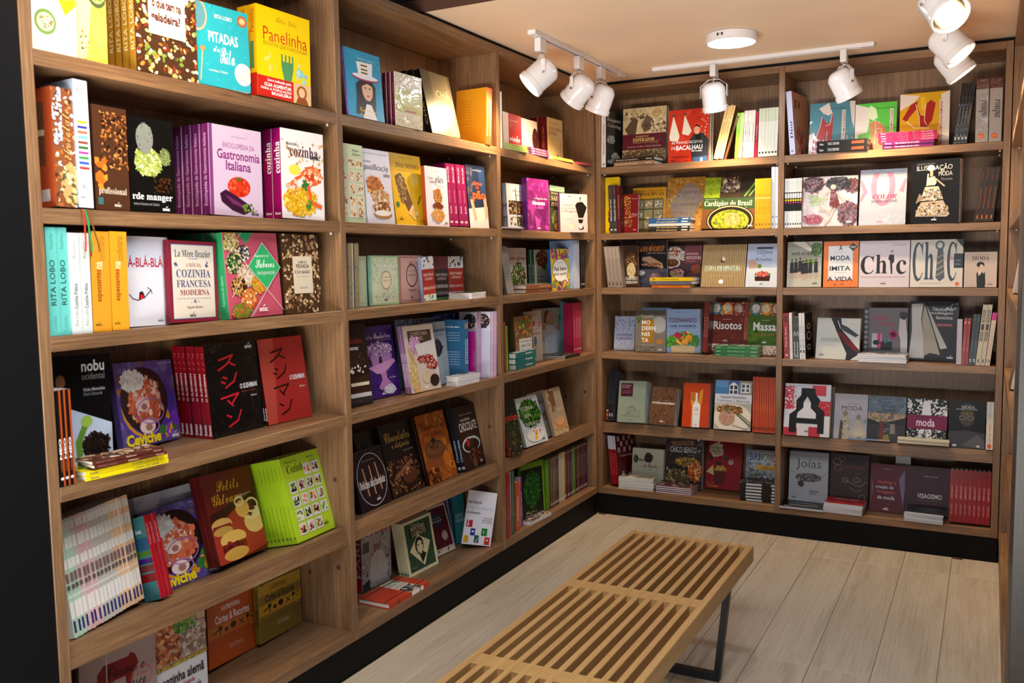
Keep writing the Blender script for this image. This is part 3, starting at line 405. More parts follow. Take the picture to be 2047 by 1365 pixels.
('B',1,'F',1,1,(-2.1417,.0058,1.9248),(-1.3,4.68,.62),(.1962,.231,.0107),'2a9ac0','7a5ab0',0,'n 0 0 1 1 60 .012 c8e8f0,e8f8ff|t .35 .1 .8 .13 c8e8f0 n Raiza Costa|p 2a1c1a .25,.5 .55,.35 .8,.5 .75,.95 .25,.95|p 3a2420 .2,.95 .28,.5 .4,.95|e .56 .56 .15 .17 e8b898|p 1c1210 .4,.42 .56,.38 .74,.44 .7,.5 .56,.47 .42,.52|e .57 .655 .04 .012 c82a2c|e .5 .54 .03 .01 2a1a18|e .63 .54 .03 .01 2a1a18|p f0e8e8 .38,1 .5,.78 .64,.78 .78,1|e .53 .39 .38 .05 a8285a|e .53 .375 .36 .04 e8e8f0|p f0ecec .3,.17 .76,.15 .72,.36 .34,.36|r .42 .16 .6 .36 f4e8d0|r .42 .2 .6 .22 4a2418|r .42 .26 .6 .28 4a2418|r .42 .31 .6 .33 4a2418|t .3 .84 .75 .93 f0d020 c Confeitaria|t .3 .92 .7 .99 f0d020 c Escalafobética','s .2 .7 .2 .7 2a1a4a b Confeitaria','turquoise cover with a woman in a cake hat, top shelf of the middle left bay'),
('B',1,'F',3,1,(-1.87,.0059,1.924),(-4.07,1,.66),(.1601,.1933,.0581),'d8ccb0','5a1830',0,'n 0 0 1 .3 40 .04 c0a890,d0c0a0,a87a58,8aa070|n 0 .75 1 1 40 .04 c0a890,e0d0a0,8aa070|r 0 .3 1 .72 b8b060|t .2 .36 .8 .44 d8d4a8 s A ARTE DE|t .12 .5 .88 .6 d8d4a8 s COZINHAR|r .35 .68 .75 .71 a84a50','s .2 .9 .3 .7 8a4a5a n A arte de comer','shiny patterned cover with maroon spines, top shelf of the middle left bay'),
('B',1,'F',3,7,(-1.6111,.0156,1.9277),(2.65,11.29,-.63),(.229,.255,.0906),'6a6048','1c1a18',0,'r .3 .0 .92 1 8a7c5a|n 0 0 1 1 30 .02 8a8068|t .4 .25 .88 .4 f0dca0 n CHÁ|t .45 .44 .85 .47 c8b888 n Rituais e benefícios|n 0 .8 1 1 20 .15 c8b078,a8966a|l .02 c8b078 .96,.4 .99,.9','s .5 .85 .2 .7 a09070 b CHÁ','dark tea books leaning back and tied with a ribbon, top shelf'),
('B',1,'S',2,3,(-1.2203,-.004,1.9218),(-5.7,0,3.12),(.0419,.2408,.16),'b84a28','e09a1c',0,'s .2 .85 .3 .7 f0d0b0 b Cervejas','t .12 .2 .55 .22 8a5a10 n Introdução ao mundo|t .12 .25 .5 .27 8a5a10 n dos vinhos e licores|t .12 .3 .55 .32 8a5a10 n Introdução ao mundo|t .12 .35 .5 .37 8a5a10 n dos vinhos e licores|t .12 .4 .55 .42 8a5a10 n Introdução ao mundo|t .12 .45 .5 .47 8a5a10 n dos vinhos e licores|t .12 .5 .55 .52 8a5a10 n Introdução ao mundo|t .12 .55 .55 .57 8a5a10 n Introdução ao mundo|t .12 .6 .5 .62 8a5a10 n dos vinhos','red-orange spines with an orange side, right end of the top shelf'),
('B',2,'F',1,1,(-2.1867,.0269,1.5671),(-1.49,2.18,.2),(.144,.2675,.015),'c8d8b0','b0c49a',0,'r 0.12 0.17 0.37 0.31 d8d0c0|m 0.24 0.24 .1 .055 14 .06 c88a4a,e0b070,8a5a2a,e8d8b8|r 0.12 0.34 0.37 0.48 d8d0c0|m 0.24 0.41 .1 .055 14 .06 c88a4a,e0b070,8a5a2a,e8d8b8|r 0.12 0.5 0.37 0.64 d8d0c0|m 0.24 0.57 .1 .055 14 .06 c88a4a,e0b070,8a5a2a,e8d8b8|r 0.12 0.66 0.37 0.80 d8d0c0|m 0.24 0.73 .1 .055 14 .06 c88a4a,e0b070,8a5a2a,e8d8b8|r 0.12 0.8 0.37 0.94 d8d0c0|m 0.24 0.87 .1 .055 14 .06 c88a4a,e0b070,8a5a2a,e8d8b8|r 0.41 0.17 0.66 0.31 d8d0c0|m 0.53 0.24 .1 .055 14 .06 c88a4a,e0b070,8a5a2a,e8d8b8|r 0.41 0.34 0.66 0.48 d8d0c0|m 0.53 0.41 .1 .055 14 .06 c88a4a,e0b070,8a5a2a,e8d8b8|r 0.41 0.5 0.66 0.64 d8d0c0|m 0.53 0.57 .1 .055 14 .06 c88a4a,e0b070,8a5a2a,e8d8b8|r 0.41 0.66 0.66 0.80 d8d0c0|m 0.53 0.73 .1 .055 14 .06 c88a4a,e0b070,8a5a2a,e8d8b8|r 0.41 0.8 0.66 0.94 d8d0c0|m 0.53 0.87 .1 .055 14 .06 c88a4a,e0b070,8a5a2a,e8d8b8|r 0.7 0.17 0.95 0.31 d8d0c0|m 0.82 0.24 .1 .055 14 .06 c88a4a,e0b070,8a5a2a,e8d8b8|r 0.7 0.34 0.95 0.48 d8d0c0|m 0.82 0.41 .1 .055 14 .06 c88a4a,e0b070,8a5a2a,e8d8b8|r 0.7 0.5 0.95 0.64 d8d0c0|m 0.82 0.57 .1 .055 14 .06 c88a4a,e0b070,8a5a2a,e8d8b8|r 0.7 0.66 0.95 0.80 d8d0c0|m 0.82 0.73 .1 .055 14 .06 c88a4a,e0b070,8a5a2a,e8d8b8|r 0.7 0.8 0.95 0.94 d8d0c0|m 0.82 0.87 .1 .055 14 .06 c88a4a,e0b070,8a5a2a,e8d8b8|t .6 .06 .85 .09 334 n Paulo|t .6 .11 .9 .14 334 n Sebess|L .8 .92 .14 223','','pale green baking book with a grid of breads, left end of the second shelf'),
('B',2,'F',1,1,(-2.0254,.0255,1.5679),(-1.73,5.3,.08),(.156,.264,.018),'dcdae8','c0c0cc',0,'t .05 .05 .9 .07 334 n FUNDAMENTOS DA CONFEITARIA|t .02 .15 .3 .19 224 b el prático|t .02 .2 .92 .3 2c2444 s panificação|L .84 .34 .24 111|e .45 .62 .12 .2 c8783a|m .35 .5 .3 .14 30 .12 c87a3c,a85a28,e0a868|m .55 .65 .34 .12 40 .09 d8b080,b87a48,f0e4d0|m .55 .8 .34 .1 30 .09 8a5028,c89058,e8d8c0|e .55 .88 .34 .06 a87a4a|e .55 .86 .3 .04 e8e4dc','','white baking book with a basket of rolls, second shelf, middle left bay'),
('B',2,'F',1,1,(-1.8272,.0429,1.5685),(-.49,7.61,.03),(.212,.272,.0181),'e8b818','c89a10',0,'t .2 .11 .9 .2 3a2a10 s PÃO NOSSO|t .3 .04 .75 .06 8a6a10 n Luiz Américo Camargo|t .25 .22 .8 .24 9a7410 n Receitas caseiras com fermento natural|e .72 .34 .14 .11 f0d030|e .72 .34 .11 .09 e8c860|p 6a4a28 .12,.32 .3,.27 .42,.4 .6,.75 .5,.86 .4,.8 .14,.46|m .3 .5 .14 .22 50 .06 8a6838,5a3c20,a88450,c8a878|p e0c088 .38,.84 .5,.88 .62,.76 .56,.7|l .025 2a2420 .84,.58 .74,.7|e .6 .85 .1 .08 d8b058|m .6 .85 .08 .07 14 .04 f0e0a8,c89a40|e .11 .72 .05 .04 3a7a3a|L .16 .92 .12 6a4a10|t .78 .93 .95 .95 6a4a10 n Panelinha','','yellow cover with a loaf of bread, second shelf, middle left bay'),
('B',2,'F',1,1,(-1.6495,.0214,1.5677),(-2.06,2.58,.29),(.15,.2321,.0201),'dedcea','a84a20',0,'t .42 .06 .7 .08 555 n Marcel Chaves|t .1 .17 .35 .22 444 i Como|t .18 .24 .42 .28 444 i assar|t .42 .15 .82 .3 2a2030 i pães|t .5 .31 .85 .33 777 n de fermentação natural|m .52 .5 .2 .14 60 .05 c8843c,a8622c,8a4a20,e8b870|l .07 c88a48 .35,.4 .5,.6|l .07 c0803c .62,.38 .58,.6|m .5 .66 .26 .06 30 .05 8a4a24,6a3418|m .5 .82 .3 .12 40 .08 d89a50,c0843c,e8b878|L .84 .95 .16 222','','white cover with baguettes in a basket, second shelf, middle left bay'),
('B',2,'S',4,15,(-1.4763,.0266,1.5716),(-4.18,3.22,-1.16),(.1376,.2535,.0997),'8a1450','7a1048',0,'s .05 .3 .3 .75 f0c8e0 b Direto ao pão|s .42 .62 .35 .65 e090c0 n Luiz Américo Camargo|s .68 .8 .3 .7 f0c8e0 c Panelinha|t .2 .92 .8 .95 fff b S','','magenta spines, second shelf, middle left bay'),
('B',2,'F',1,1,(-1.3199,.0235,1.5674),(-2.2,4.35,-.14),(.1518,.2666,.018),'2a3450','3a3a50',0,'p 1c2a48 .35,0 1,0 1,.6 .5,.7 .3,.5|p 24406a .6,.05 .95,.05 .98,.6 .8,.6|p d8d4d4 0,.7 1,.65 1,1 0,1|n 0 0 .3 .6 20 .15 5a5a68,3a4258|e .6 .8 .26 .12 e8dcc8|p d8a888 .1,.55 .25,.55 .4,.85 .28,.9|p d8a888 .8,.5 .95,.5 .98,.8 .84,.88|t .3 .25 .8 .32 e05a28 b divino|t .45 .33 .6 .38 e05a28 b N|t .25 .4 .95 .58 e85c28 B pão|t .3 .06 .8 .09 a8b0c8 n Letícia Massula','','cover with a baker in blue holding dough, right end of the second shelf'),
('B',3,'S',2,3,(-2.1754,.0114,1.2689),(-.27,0,.82),(.0682,.2256,.16),'8a7a58','c8c0a0',0,'r .1 0 .28 1 24406a|n .3 0 1 1 60 .12 5a4a38,b8a878,4a5068','','ornate gold and blue spines, left end of the third shelf'),
('B',3,'F',1,1,(-2.0251,.0905,1.2704),(.37,1,1.01),(.0661,.1821,.018),'c0d0b0','a8c0a0',0,'r .1 .06 .9 .94 a8c4a0|r .13 .08 .87 .92 c8d8b8','','plain pale green box book behind the green damask one, third shelf, middle left bay'),
('B',3,'F',1,1,(-1.9509,.0772,1.2707),(1.02,1,.5),(.1801,.183,.014),'9cc090','7aa898',0,'r .04 .03 .96 .97 b8d0a0|r .05 .04 .95 .96 d4dcc0|n .06 .05 .94 .95 90 .045 9ac080,b0d09a,e0e4d0|t .22 .16 .78 .22 f0f4e8 c A arte do receber|e .52 .5 .19 .19 b0a078|e .52 .5 .16 .165 e8dcb8|t .4 .42 .66 .45 8a7a50 s Caderno|t .42 .49 .64 .53 a8884a s BEBIDAS|L .5 .9 .13 222','','pale green damask cover with an oval medallion, third shelf, middle left bay'),
('B',3,'F',1,1,(-1.7498,.0932,1.2707),(.21,1,.51),(.1688,.1833,.018),'c89a90','a87a70',0,'r .04 .03 .96 .97 a8706c|r .07 .055 .93 .945 d4a89c|o .52 .43 .24 .25 .035 5a4648|e .52 .43 .2 .21 d8ac9e|t .36 .32 .68 .34 6a4a4a n CADERNO DE RECEITAS|t .36 .39 .7 .44 8a5a5a s GABINETE|m .5 .15 .1 .05 10 .03 5a4648|t .36 .71 .7 .78 8a3a40 s Salgados|L .5 .9 .13 222','','dusty pink cover with an oval frame, third shelf, middle left bay'),
('B',3,'F',1,1,(-1.6389,.0542,1.2696),(1.51,2.6,-2.49),(.0939,.1767,.015),'a03028','8090b0',0,'r 0 0 1 .28 d8d8d8|n 0 0 1 .25 14 .12 3a5a98,a83a30,e8e0d8,2a2a2a|r 0 .28 1 .85 a03028|t .1 .36 .9 .44 e8d0c0 s HISTÓRIAS|t .2 .47 .8 .53 e8d0c0 s LENDAS|t .05 .66 .95 .74 e8d0c0 s BEBIDAS ALCOÓLICAS|r 0 .85 1 1 c8d8d0|n 0 .85 1 1 12 .1 2a7a6a,b03a30,e8e8e8','','red and white cover on drinks leaning behind the pink one, third shelf, middle left bay'),
('B',3,'F',1,1,(-1.4429,.1293,1.2694),(.02,1,.09),(.1126,.1799,.018),'2c2426','1c1818',0,'r 0 0 1 .3 6a2a38|t .3 .12 .8 .14 a87078 n ORGANIZAÇÃO|t .1 .38 .9 .46 c8c0b8 s HISTÓRIAS|t .2 .49 .8 .55 c8c0b8 s LENDAS|t .05 .66 .95 .74 e0d8d0 s CURIOSIDADES|t .05 .82 .95 .9 a8a098 s GASTRONOMIA|r 0 .96 1 1 4a8a5a','','dark cover about gastronomy curiosities, third shelf, middle left bay'),
('B',3,'F',1,1,(-1.331,.1293,1.2695),(-.04,1,.15),(.1242,.1793,.018),'a83830','8a2820',0,'r 0 0 1 .28 d8d8d8|n 0 0 1 .25 14 .12 3a5a98,a83a30,e8e0d8,2a2a2a|r 0 .28 1 .85 a03028|t .1 .36 .9 .44 e8d0c0 s HISTÓRIAS|t .2 .47 .8 .53 e8d0c0 s LENDAS|t .05 .66 .95 .74 e8d0c0 s BEBIDAS ALCOÓLICAS|r 0 .85 1 1 c8d8d0|n 0 .85 1 1 12 .1 2a7a6a,b03a30,e8e8e8','','red and white cover on drinks, rightmost standing book on the third shelf, middle left bay'),
('B',3,'K',1,0,(-1.3718,-.0047,1.2689),(9.21,0,-0),(.1751,.0259,.1055),'e8e8ec','eceaf0',0,'r 0 0 .5 1 2a2424|r .5 0 1 1 5a7a3a','t .1 .2 .6 .5 889 n Gastronomia no Brasil e no mundo|r .92 .3 .97 .7 4aa03a','thick white book lying flat, third shelf, middle left bay'),
('B',4,'F',1,1,(-2.0892,.0772,.9163),(-3.99,6.6,.88),(.1155,.2944,.0181),'2a201c','1c1412',0,'t .15 .17 .8 .24 a8342c s Bolos|t .2 .28 .6 .32 e8e8e8 b senac|m .5 .45 .42 .1 70 .04 3a2420,5a4030,1c1210,8a7868|r .08 .5 .92 .62 2a1812|m .5 .56 .42 .05 14 .09 e8dcc8,d8c8a8|r .08 .64 .92 .76 3a2218|r .08 .72 .92 .76 e0d4b8|r .08 .76 .92 .85 3a2018|r .02 .85 .98 .9 c8c4c0|n 0 .9 1 .97 60 .02 8a8886,4a4846,b8b4b0','','dark cover with a chocolate layer cake, left end of the fourth shelf, middle left bay'),
('B',4,'F',1,1,(-1.9328,.1125,.9168),(-1.95,9.09,.46),(.1924,.2739,.0181),'3c1a6e','2a1050',0,'n 0 .3 1 1 30 .15 482080,34155f|t .07 .1 .92 .18 e8d8f0 c Bolos Românticos|t .5 .19 .92 .21 c8a8d8 n decorados e recheados|r .12 .45 .9 .52 2c1a20|m .5 .33 .44 .1 60 .07 b888c0,e8e0f0,d0a8d8,7a4a90|p a878b0 .18,.42 .46,.42 .42,.56 .24,.56|p a878b0 .52,.42 .88,.4 .84,.53 .56,.55|p c890c0 .08,.57 .9,.48 .96,.52 .7,.62 .5,.68 .3,.66|p b87ab0 .44,.66 .62,.65 .62,.74 .8,.86 .4,.9 .32,.86 .46,.76|m .66 .9 .2 .07 20 .05 e8e4f0,c8a0d0|t .7 .73 .9 .75 e8d8f0 n Bruno Mendes|L .45 .95 .12 fff','','purple cover with potted flowers on a cake stand, fourth shelf, middle left bay'),
('B',4,'F',2,1,(-1.7385,.0553,.917),(-1.18,8.98,.61),(.2055,.2643,.0308),'d8c4b4','8a6088',0,'r 0 0 1 .12 e0d0b8|r .12 .08 .9 .28 4a3428|t .2 .1 .78 .16 e0c0a8 n CONFEITARIA|t .38 .17 .62 .23 e0c0a8 n CHIC|m .3 .3 .18 .14 30 .08 d8a0c8,e8c0d8,c080b0|p e0d8d0 .3,.3 1,.24 1,.8 .4,.5|m .6 .52 .3 .07 30 .05 b82a30,d8b090,f0e0d0,4a2418|m .8 .62 .2 .08 30 .06 c8484c,3a2018,f0d8c8|p d8b070 .05,.3 .2,.4 .12,1 .3,1 .25,.7|m .15 .75 .14 .25 30 .06 e0c080,c8a058,f0d8a0|e .55 .8 .14 .09 d8c0a0|e .8 .86 .16 .09 2c1a14|L .5 .95 .13 fff','s .4 .9 .25 .75 e8d8e8 n CONFEITARIA CHIC','cupcake cover with lilac spines, fourth shelf, middle left bay'),
('B',4,'F',1,1,(-1.5558,.1047,.9152),(-.81,5.11,.37),(.176,.2627,.018),'b4bcc4','98a4ac',0,'t .1 .1 .95 .16 2c3c50 b artesanais|t .1 .19 .9 .22 3a90c0 b cozinha e artesania|m .55 .42 .25 .15 60 .07 2a2628,4a4648,6a6468|p a8b8c0 .5,.55 .9,.6 1,1 .5,1','','grey-blue cover behind the cupcake book, fourth shelf, middle left bay'),
('B',4,'F',1,1,(-1.3291,.1902,.9179),(-.51,3.71,1.22),(.2055,.283,.018),'42568c','42568c',0,'n 0 0 1 .3 26 .08 8a9ac0,2a3050,c8d0e0,5a70a8','','blue photo cover standing at the back, fourth shelf, middle left bay'),
('B',4,'F',1,1,(-1.64,.1698,.9167),(-3.87,3.9,.69),(.2524,.2795,.018),'5a6478','6a7488',0,'n 0 0 1 .3 20 .1 8a94a8,4a5468','','grey cover standing at the back behind the cupcake book, fourth shelf'),
('B',4,'S',2,0,(-1.3763,.0301,.9124),(-.21,0,1.39),(.0277,.2676,.13),'3a6a90','2a5a80',0,'s .3 .7 .2 .8 e8f0f4 b artesanais|r 0 .05 1 .14 a88a6a|t .1 .9 .9 .95 fff b S','t .1 .1 .8 .13 e0ecf4 b Receitas de pão italiano|t .12 0.20 .8 0.218 c8dce8 n texto de contracapa sobre arte|t .12 0.24 .8 0.258 c8dce8 n texto de contracapa sobre arte|t .12 0.28 .8 0.298 c8dce8 n texto de contracapa sobre arte|t .12 0.32 .8 0.338 c8dce8 n texto de contracapa sobre arte|t .12 0.50 .8 0.518 c8dce8 n texto de contracapa sobre arte|t .12 0.54 .8 0.558 c8dce8 n texto de contracapa sobre arte|t .12 0.58 .8 0.598 c8dce8 n texto de contracapa sobre arte|t .12 0.62 .8 0.638 c8dce8 n texto de contracapa sobre arte|t .12 0.66 .8 0.678 c8dce8 n texto de contracapa sobre arte|t .12 0.70 .8 0.718 c8dce8 n texto de contracapa sobre arte','steel-blue spines showing a blue back cover, fourth shelf, middle left bay'),
('B',4,'S',1,0,(-1.2912,.0401,.9124),(-.21,0,1.36),(.0151,.2124,.1),'a8147a','b0188a',0,'s .4 .7 .3 .7 e8b0e0 n Doces','','small magenta book between blue and pink books, fourth shelf, middle left bay'),
('B',4,'S',3,0,(-1.2301,.0577,.9132),(-.32,.49,2.54),(.0409,.2909,.09),'d8a0c8','d8d8e0',0,'r .35 0 .5 1 e8d8e8|s .5 .9 .2 .6 7a4a6a n Bebês e papinhas','m .6 .14 .4 .12 20 .1 3a3440,e0b890,e8c8a0,5a5468|r 0 .28 1 1 c0c4d8','pink spines with a baby photo on the side, left group, fourth shelf'),
('B',4,'S',4,0,(-1.1883,.0135,.9124),(-1.04,0,2.56),(.0563,.2912,.1),'dcb0d4','d8dce8',0,'r .35 0 .5 1 f0e0f0|s .5 .9 .2 .6 7a4a6a n Bebês e papinhas','m .6 .14 .4 .12 20 .1 3a3440,e0b890,e8c8a0,5a5468|r 0 .28 1 1 c8cce0|t .2 .4 .7 .42 8a8ea8 n papinhas','baby-photo pink spines, right end of the fourth shelf, middle left bay'),
('B',4,'K',2,0,(-1.4751,.0057,.9124),(-1.74,0,0),(.1717,.0403,.06),'dcdce0','e4e4ea',0,'n 0 0 1 1 24 .15 a8b0b8,d0d0d4,8a8a90','t .1 .3 .7 .6 999 n Cozinha de origem','white paperbacks lying flat, fourth shelf, middle left bay'),
('B',5,'F',1,1,(-1.9124,.139,.4962),(3.77,14.18,-.6),(.1863,.2892,.018),'15110f','100e0c',0,'n .05 .1 .95 .5 30 .08 3a3028,5a4a3a,2a2018|l .012 888 0,.5 1,.48','','black ring-pattern cover behind the éclairs book, fifth shelf, middle left bay'),
('B',5,'F',1,1,(-2.0155,.1019,.5071),(4.63,12.6,.83),(.2143,.2206,.018),'1c1216','100c0e',0,'e .52 .52 .47 .46 c8c8cc|e .52 .52 .455 .445 24141c|t .3 .17 .7 .2 b8b0b0 n Jean-Paul Hévin|l .09 3a1c28 .24,.3 .3,.78|l .03 d8a868 .28,.3 .34,.78|l .09 2c141c .44,.28 .5,.78|l .03 d8a868 .49,.28 .55,.78|l .09 3a1c24 .64,.26 .72,.74|l .03 d8a868 .69,.26 .77,.74|t .1 .5 .92 .64 f4f0ec s Delícias de chocolate|L .6 .88 .13 fff','','black cover with éclairs in a white circle, fifth shelf, middle left bay'),
('B',5,'F',1,1,(-1.7786,.1282,.5018),(1.18,14.25,.52),(.2298,.2903,.02),'1c1410','120c0a',0,'t .12 .12 .88 .26 c8a458 c Chocolates|t .28 .27 .82 .38 c8a458 c e doçaria|t .6 .4 .9 .43 b0a898 n ÉCOLE LENÔTRE|n 0 .5 1 1 110 .09 3a2014,5a3420,7a4c2c,2a140c,a87040|e .62 .82 .25 .13 2a140e|e .62 .78 .22 .1 5a301c|l .07 8a5a38 .2,.75 .75,.58|m .6 .7 .1 .06 14 .05 c09060,6a4028','','dark cover with pieces of chocolate and gold cursive title, fifth shelf'),
('B',5,'F',2,1,(-1.5482,.1052,.505),(.14,14.81,.32),(.2194,.2901,.0258),'a05018','100c0a',0,'n 0 0 1 1 50 .2 b0601c,984814,c07424|t .1 .12 .9 .24 6a2c0c c Chocolates|t .3 .26 .8 .36 6a2c0c c e doçaria|e .42 .62 .36 .17 8a4a20|e .42 .53 .35 .14 6a3c20|e .42 .51 .3 .1 7a4a2c|m .42 .46 .2 .08 30 .05 5a3018,8a5a34|e .42 .4 .06 .04 2a1810|e .75 .72 .13 .12 c86a18|e .4 .94 .16 .08 b8641c|e .4 .92 .1 .05 8a4814|n 0 .8 .4 1 20 .08 5a2408,3a1808|o .86 .82 .1 .06 .03 e08a30','','orange cover with a chocolate cake and dark spine, fifth shelf'),
('B',5,'F',2,3,(-1.2935,.0834,.5093),(.14,12.66,.36),(.1745,.2827,.0427),'301812','24242a',0,'t .2 .12 .8 .15 c8b8b0 n Instituto de chocolate|t .2 .19 .66 .24 e8e0dc b ENCICLOPÉDIA DO|t .08 .26 .92 .4 f4f0ec b CHOCOLATE|e .5 .62 .44 .13 c8ccd4|e .5 .63 .38 .1 2a1410|e .36 .58 .08 .07 b81c20|p 3a2018 .42,.45 .6,.45 .6,.64 .42,.66|r .44 .5 .58 .53 e8dcc8|m .6 .8 .3 .12 40 .08 4a2414,2a1410,8a4a24,1c0c08|e .5 .93 .1 .06 6a4438|L .82 .92 .14 fff','s .5 .85 .2 .7 a8c8e8 b Chocolate|t .1 .92 .9 .96 fff b S','dark brown chocolate encyclopedias, right end of the fifth shelf, middle left bay'),
('B',6,'F',1,1,(-1.9112,.1905,.1559),(.62,1,.83),(.1939,.2695,.035),'a8a8a8','98201a',0,'n 0 0 1 1 40 .12 b8b8b8,888,5a5a5a,d0d0d0|t .2 .12 .9 .24 b8342c b PARIS|e .52 .38 .14 .1 8a6a58|e .52 .33 .15 .05 a8a4a0|p c8ccc8 .2,.9 .3,.55 .5,.47 .72,.52 .9,.8 .8,.95|l .01 888 .5,.5 .52,.8|r .05 .3 .25 .45 4a4a48|p 3a3a3a 0,.9 .25,.85 .25,1 0,1|t .25 .9 .95 .97 d8d4cc s UM BISTRÔ','s .15 .8 .2 .8 c0c4c4 b PARIS','grey cover with a man in a white shirt and red spine, bottom shelf'),
('B',6,'F',6,1,(-1.6953,.1203,.1539),(-2.63,9.67,-.06),(.2042,.22,.0504),'e4dcb0','dcd4a8',0,'r .08 .05 .93 .94 2a4a34|o .5 .5 .46 .47 .006 8a8a60|t .3 .07 .58 .12 e4dcb0 n À mesa com|r .22 .13 .8 .32 10120e|t .26 .13 .74 .21 e4dcb0 s MONTEIRO|t .28 .22 .76 .31 e4dcb0 s LOBATO|p e4dcb0 .46,.3 .84,.5 .55,.9 .14,.55|e .47 .5 .14 .16 1c1c1a|e .48 .53 .1 .12 e4dcb0|r .4 .48 .47 .5 1c1c1a|r .52 .48 .6 .5 1c1c1a|p 1c1c1a .3,.62 .42,.64 .5,.85 .66,.7 .54,.62 .5,.68|t .14 .86 .34 .88 c8c4a0 n Marcia Camargos','r .15 0 .2 1 b8b080|s .3 .75 .35 .65 4a4a38 n À mesa com Monteiro|r .2 .92 .8 .97 2a3a5a','cream and green books with a man in a kite shape, bottom shelf'),
('B',6,'F',1,1,(-1.4333,.1531,.1589),(-3.97,16.87,.49),(.1349,.2116,.018),'d0c8b8','b8b0a0',0,'r .06 .05 .94 .88 5a1828|e .4 .3 .32 .14 2c3c54|t .2 .24 .6 .28 c8c4b8 s À mesa com|t .16 .3 .66 .36 e0dcd0 s Freyre|m .62 .65 .16 .1 24 .05 d0c4b8,a89890|n .1 .9 .9 .97 8 .06 2a2a34','','maroon and cream cover with little figures, bottom shelf, middle left bay'),
('B',6,'F',1,1,(-1.2861,.1979,.1558),(-4.59,10.67,.01),(.0864,.2058,.0175),'4a3470','3a2860',0,'n 0 0 1 1 40 .12 5a4488,8ab0d0,3a2860,d8e0f0|p b8c4e0 .5,0 .7,0 .8,1 .65,1','','shiny purple plastic-wrapped cover, bottom shelf, middle left bay'),
('B',6,'F',1,1,(-1.2352,.1776,.1549),(-14.54,6.3,.37),(.068,.2209,.018),'2a8088','1c6870',0,'n 0 0 1 1 20 .14 34909a,24747c|t .1 .4 .8 .48 c8e8ec b GUIA DO|t .1 .5 .9 .58 c8e8ec b NUTRICIONISTA','','teal cover behind the white food-handling book, bottom shelf, middle left bay'),
('B',6,'F',1,1,(-1.304,.1098,.1858),(-37.9,8.89,13.4),(.1391,.2364,.008),'dcdce6','e0d8b0',0,'t .05 .18 .5 .24 1c1c24 b Boas Práticas de|t .04 .27 .96 .37 c8c8d8 B manipulação|t .04 .38 .5 .43 1c1c24 b de alimentos|r .07 .55 .28 .68 b8202c|r .24 .7 .4 .83 1c3c90|r .04 .84 .2 .97 c8a028|r .4 .82 .56 .96 1c5a50|r .62 .68 .82 .82 2a7a34|r .76 .84 .94 .98 c03028|r .12 .55 .15 .64 e8e4ee|e .13 .64 .03 .02 e8e4ee|r .28 .74 .36 .77 e8e4ee|p e8e4ee .45,.94 .54,.84 .48,.94|m .72 .75 .06 .04 5 .03 e8e4ee|r .82 .88 .88 .91 e8e4ee|t .64 .47 .94 .5 1c1c24 n Luciana Santos|t .6 .51 .94 .54 1c1c24 n Andrea Moura Santos|t .6 .55 .94 .58 1c1c24 n Marcos Carvalho Silva','','white food-handling manuals with coloured squares, bottom shelf, middle left bay'),
('B',6,'K',1,1,(-1.9972,.0028,.1525),(-0,0,-0),(.2662,.0212,.1436),'b83a20','b83a20',0,'r .5 0 .8 1 d8d0c4|n .5 0 .8 .35 16 .1 8a8a80,b8b0a0|n .5 .6 .8 1 16 .1 8a8a80,3a3a38|t .53 .4 .78 .58 b85a48 n SENSAÇÕES|l .02 201c1c 0,.12 1,.12|l .02 201c1c 0,.82 1,.82','r .55 .1 .85 .9 f0ece8|r .2 0 .22 1 201c1c|r .75 0 .77 1 201c1c','orange notebook with elastic straps lying flat, bottom shelf, middle left bay'),
('C',1,'S',1,0,(-1.0743,.0048,1.9218),(-.09,.03,.57),(.0138,.2448,.04),'e4e0dc','d8d4d0',0,'','','slim tall white book at the left end of the top shelf, far left bay'),
('C',1,'F',1,1,(-1.0095,.0259,1.9227),(.1,1,.2),(.1801,.1695,.018),'c02c30','e8c8b8',0,'r 0 0 .3 1 e8d0c0|t .4 .16 .85 .19 f0c8b8 n ENNIO FEDERICO|t .36 .55 .92 .72 fff c vinho|t .5 .74 .95 .76 f0c8b8 n sem segredos','','red and white wine book, top shelf, far left bay'),
('C',1,'F',1,1,(-.608,.1354,1.9221),(-.65,1,-.05),(.1676,.202,.02),'e0ccc0','5a1c28',0,'m .85 .45 .2 .3 40 .07 4a1820,6a2430,2a1014|t .1 .25 .5 .29 8a3a40 c vinho|t .1 .62 .7 .7 a87a70 s Degustação|t .1 .46 .6 .49 a87a70 n brasileiros','','pale cover with a dark splash of wine, top shelf, far left bay'),
('C',1,'F',2,3,(-.3399,.1224,1.9228),(-.8,1,-.25),(.1803,.2398,.1099),'c8b07c','5a1018',0,'t .1 .1 .7 .13 6a4a28 n ROGER CORBEAU|t .08 .18 .95 .26 6a4020 s ENCICLOPÉDIA|t .08 .29 .6 .36 6a4020 s DO VINHO|t .1 .42 .8 .44 8a6a40 n Como apreciar|l .012 5a4020 .85,.45 .85,.85|m .65 .85 .12 .08 8 .06 3a2a1c','s .2 .85 .35 .65 b86a58 b ENCICLOPÉDIA DO VINHO','cream wine encyclopedias with maroon spines, top shelf, far left bay'),
('C',1,'K',2,0,(-1.0288,.0032,1.9218),(-4.78,0,-0),(.1941,.0299,.0222),'a8b868','b0b8a0',0,'','t .3 .25 .75 .7 6a7a3a n Charutos','green books lying flat, top shelf, far left bay'),
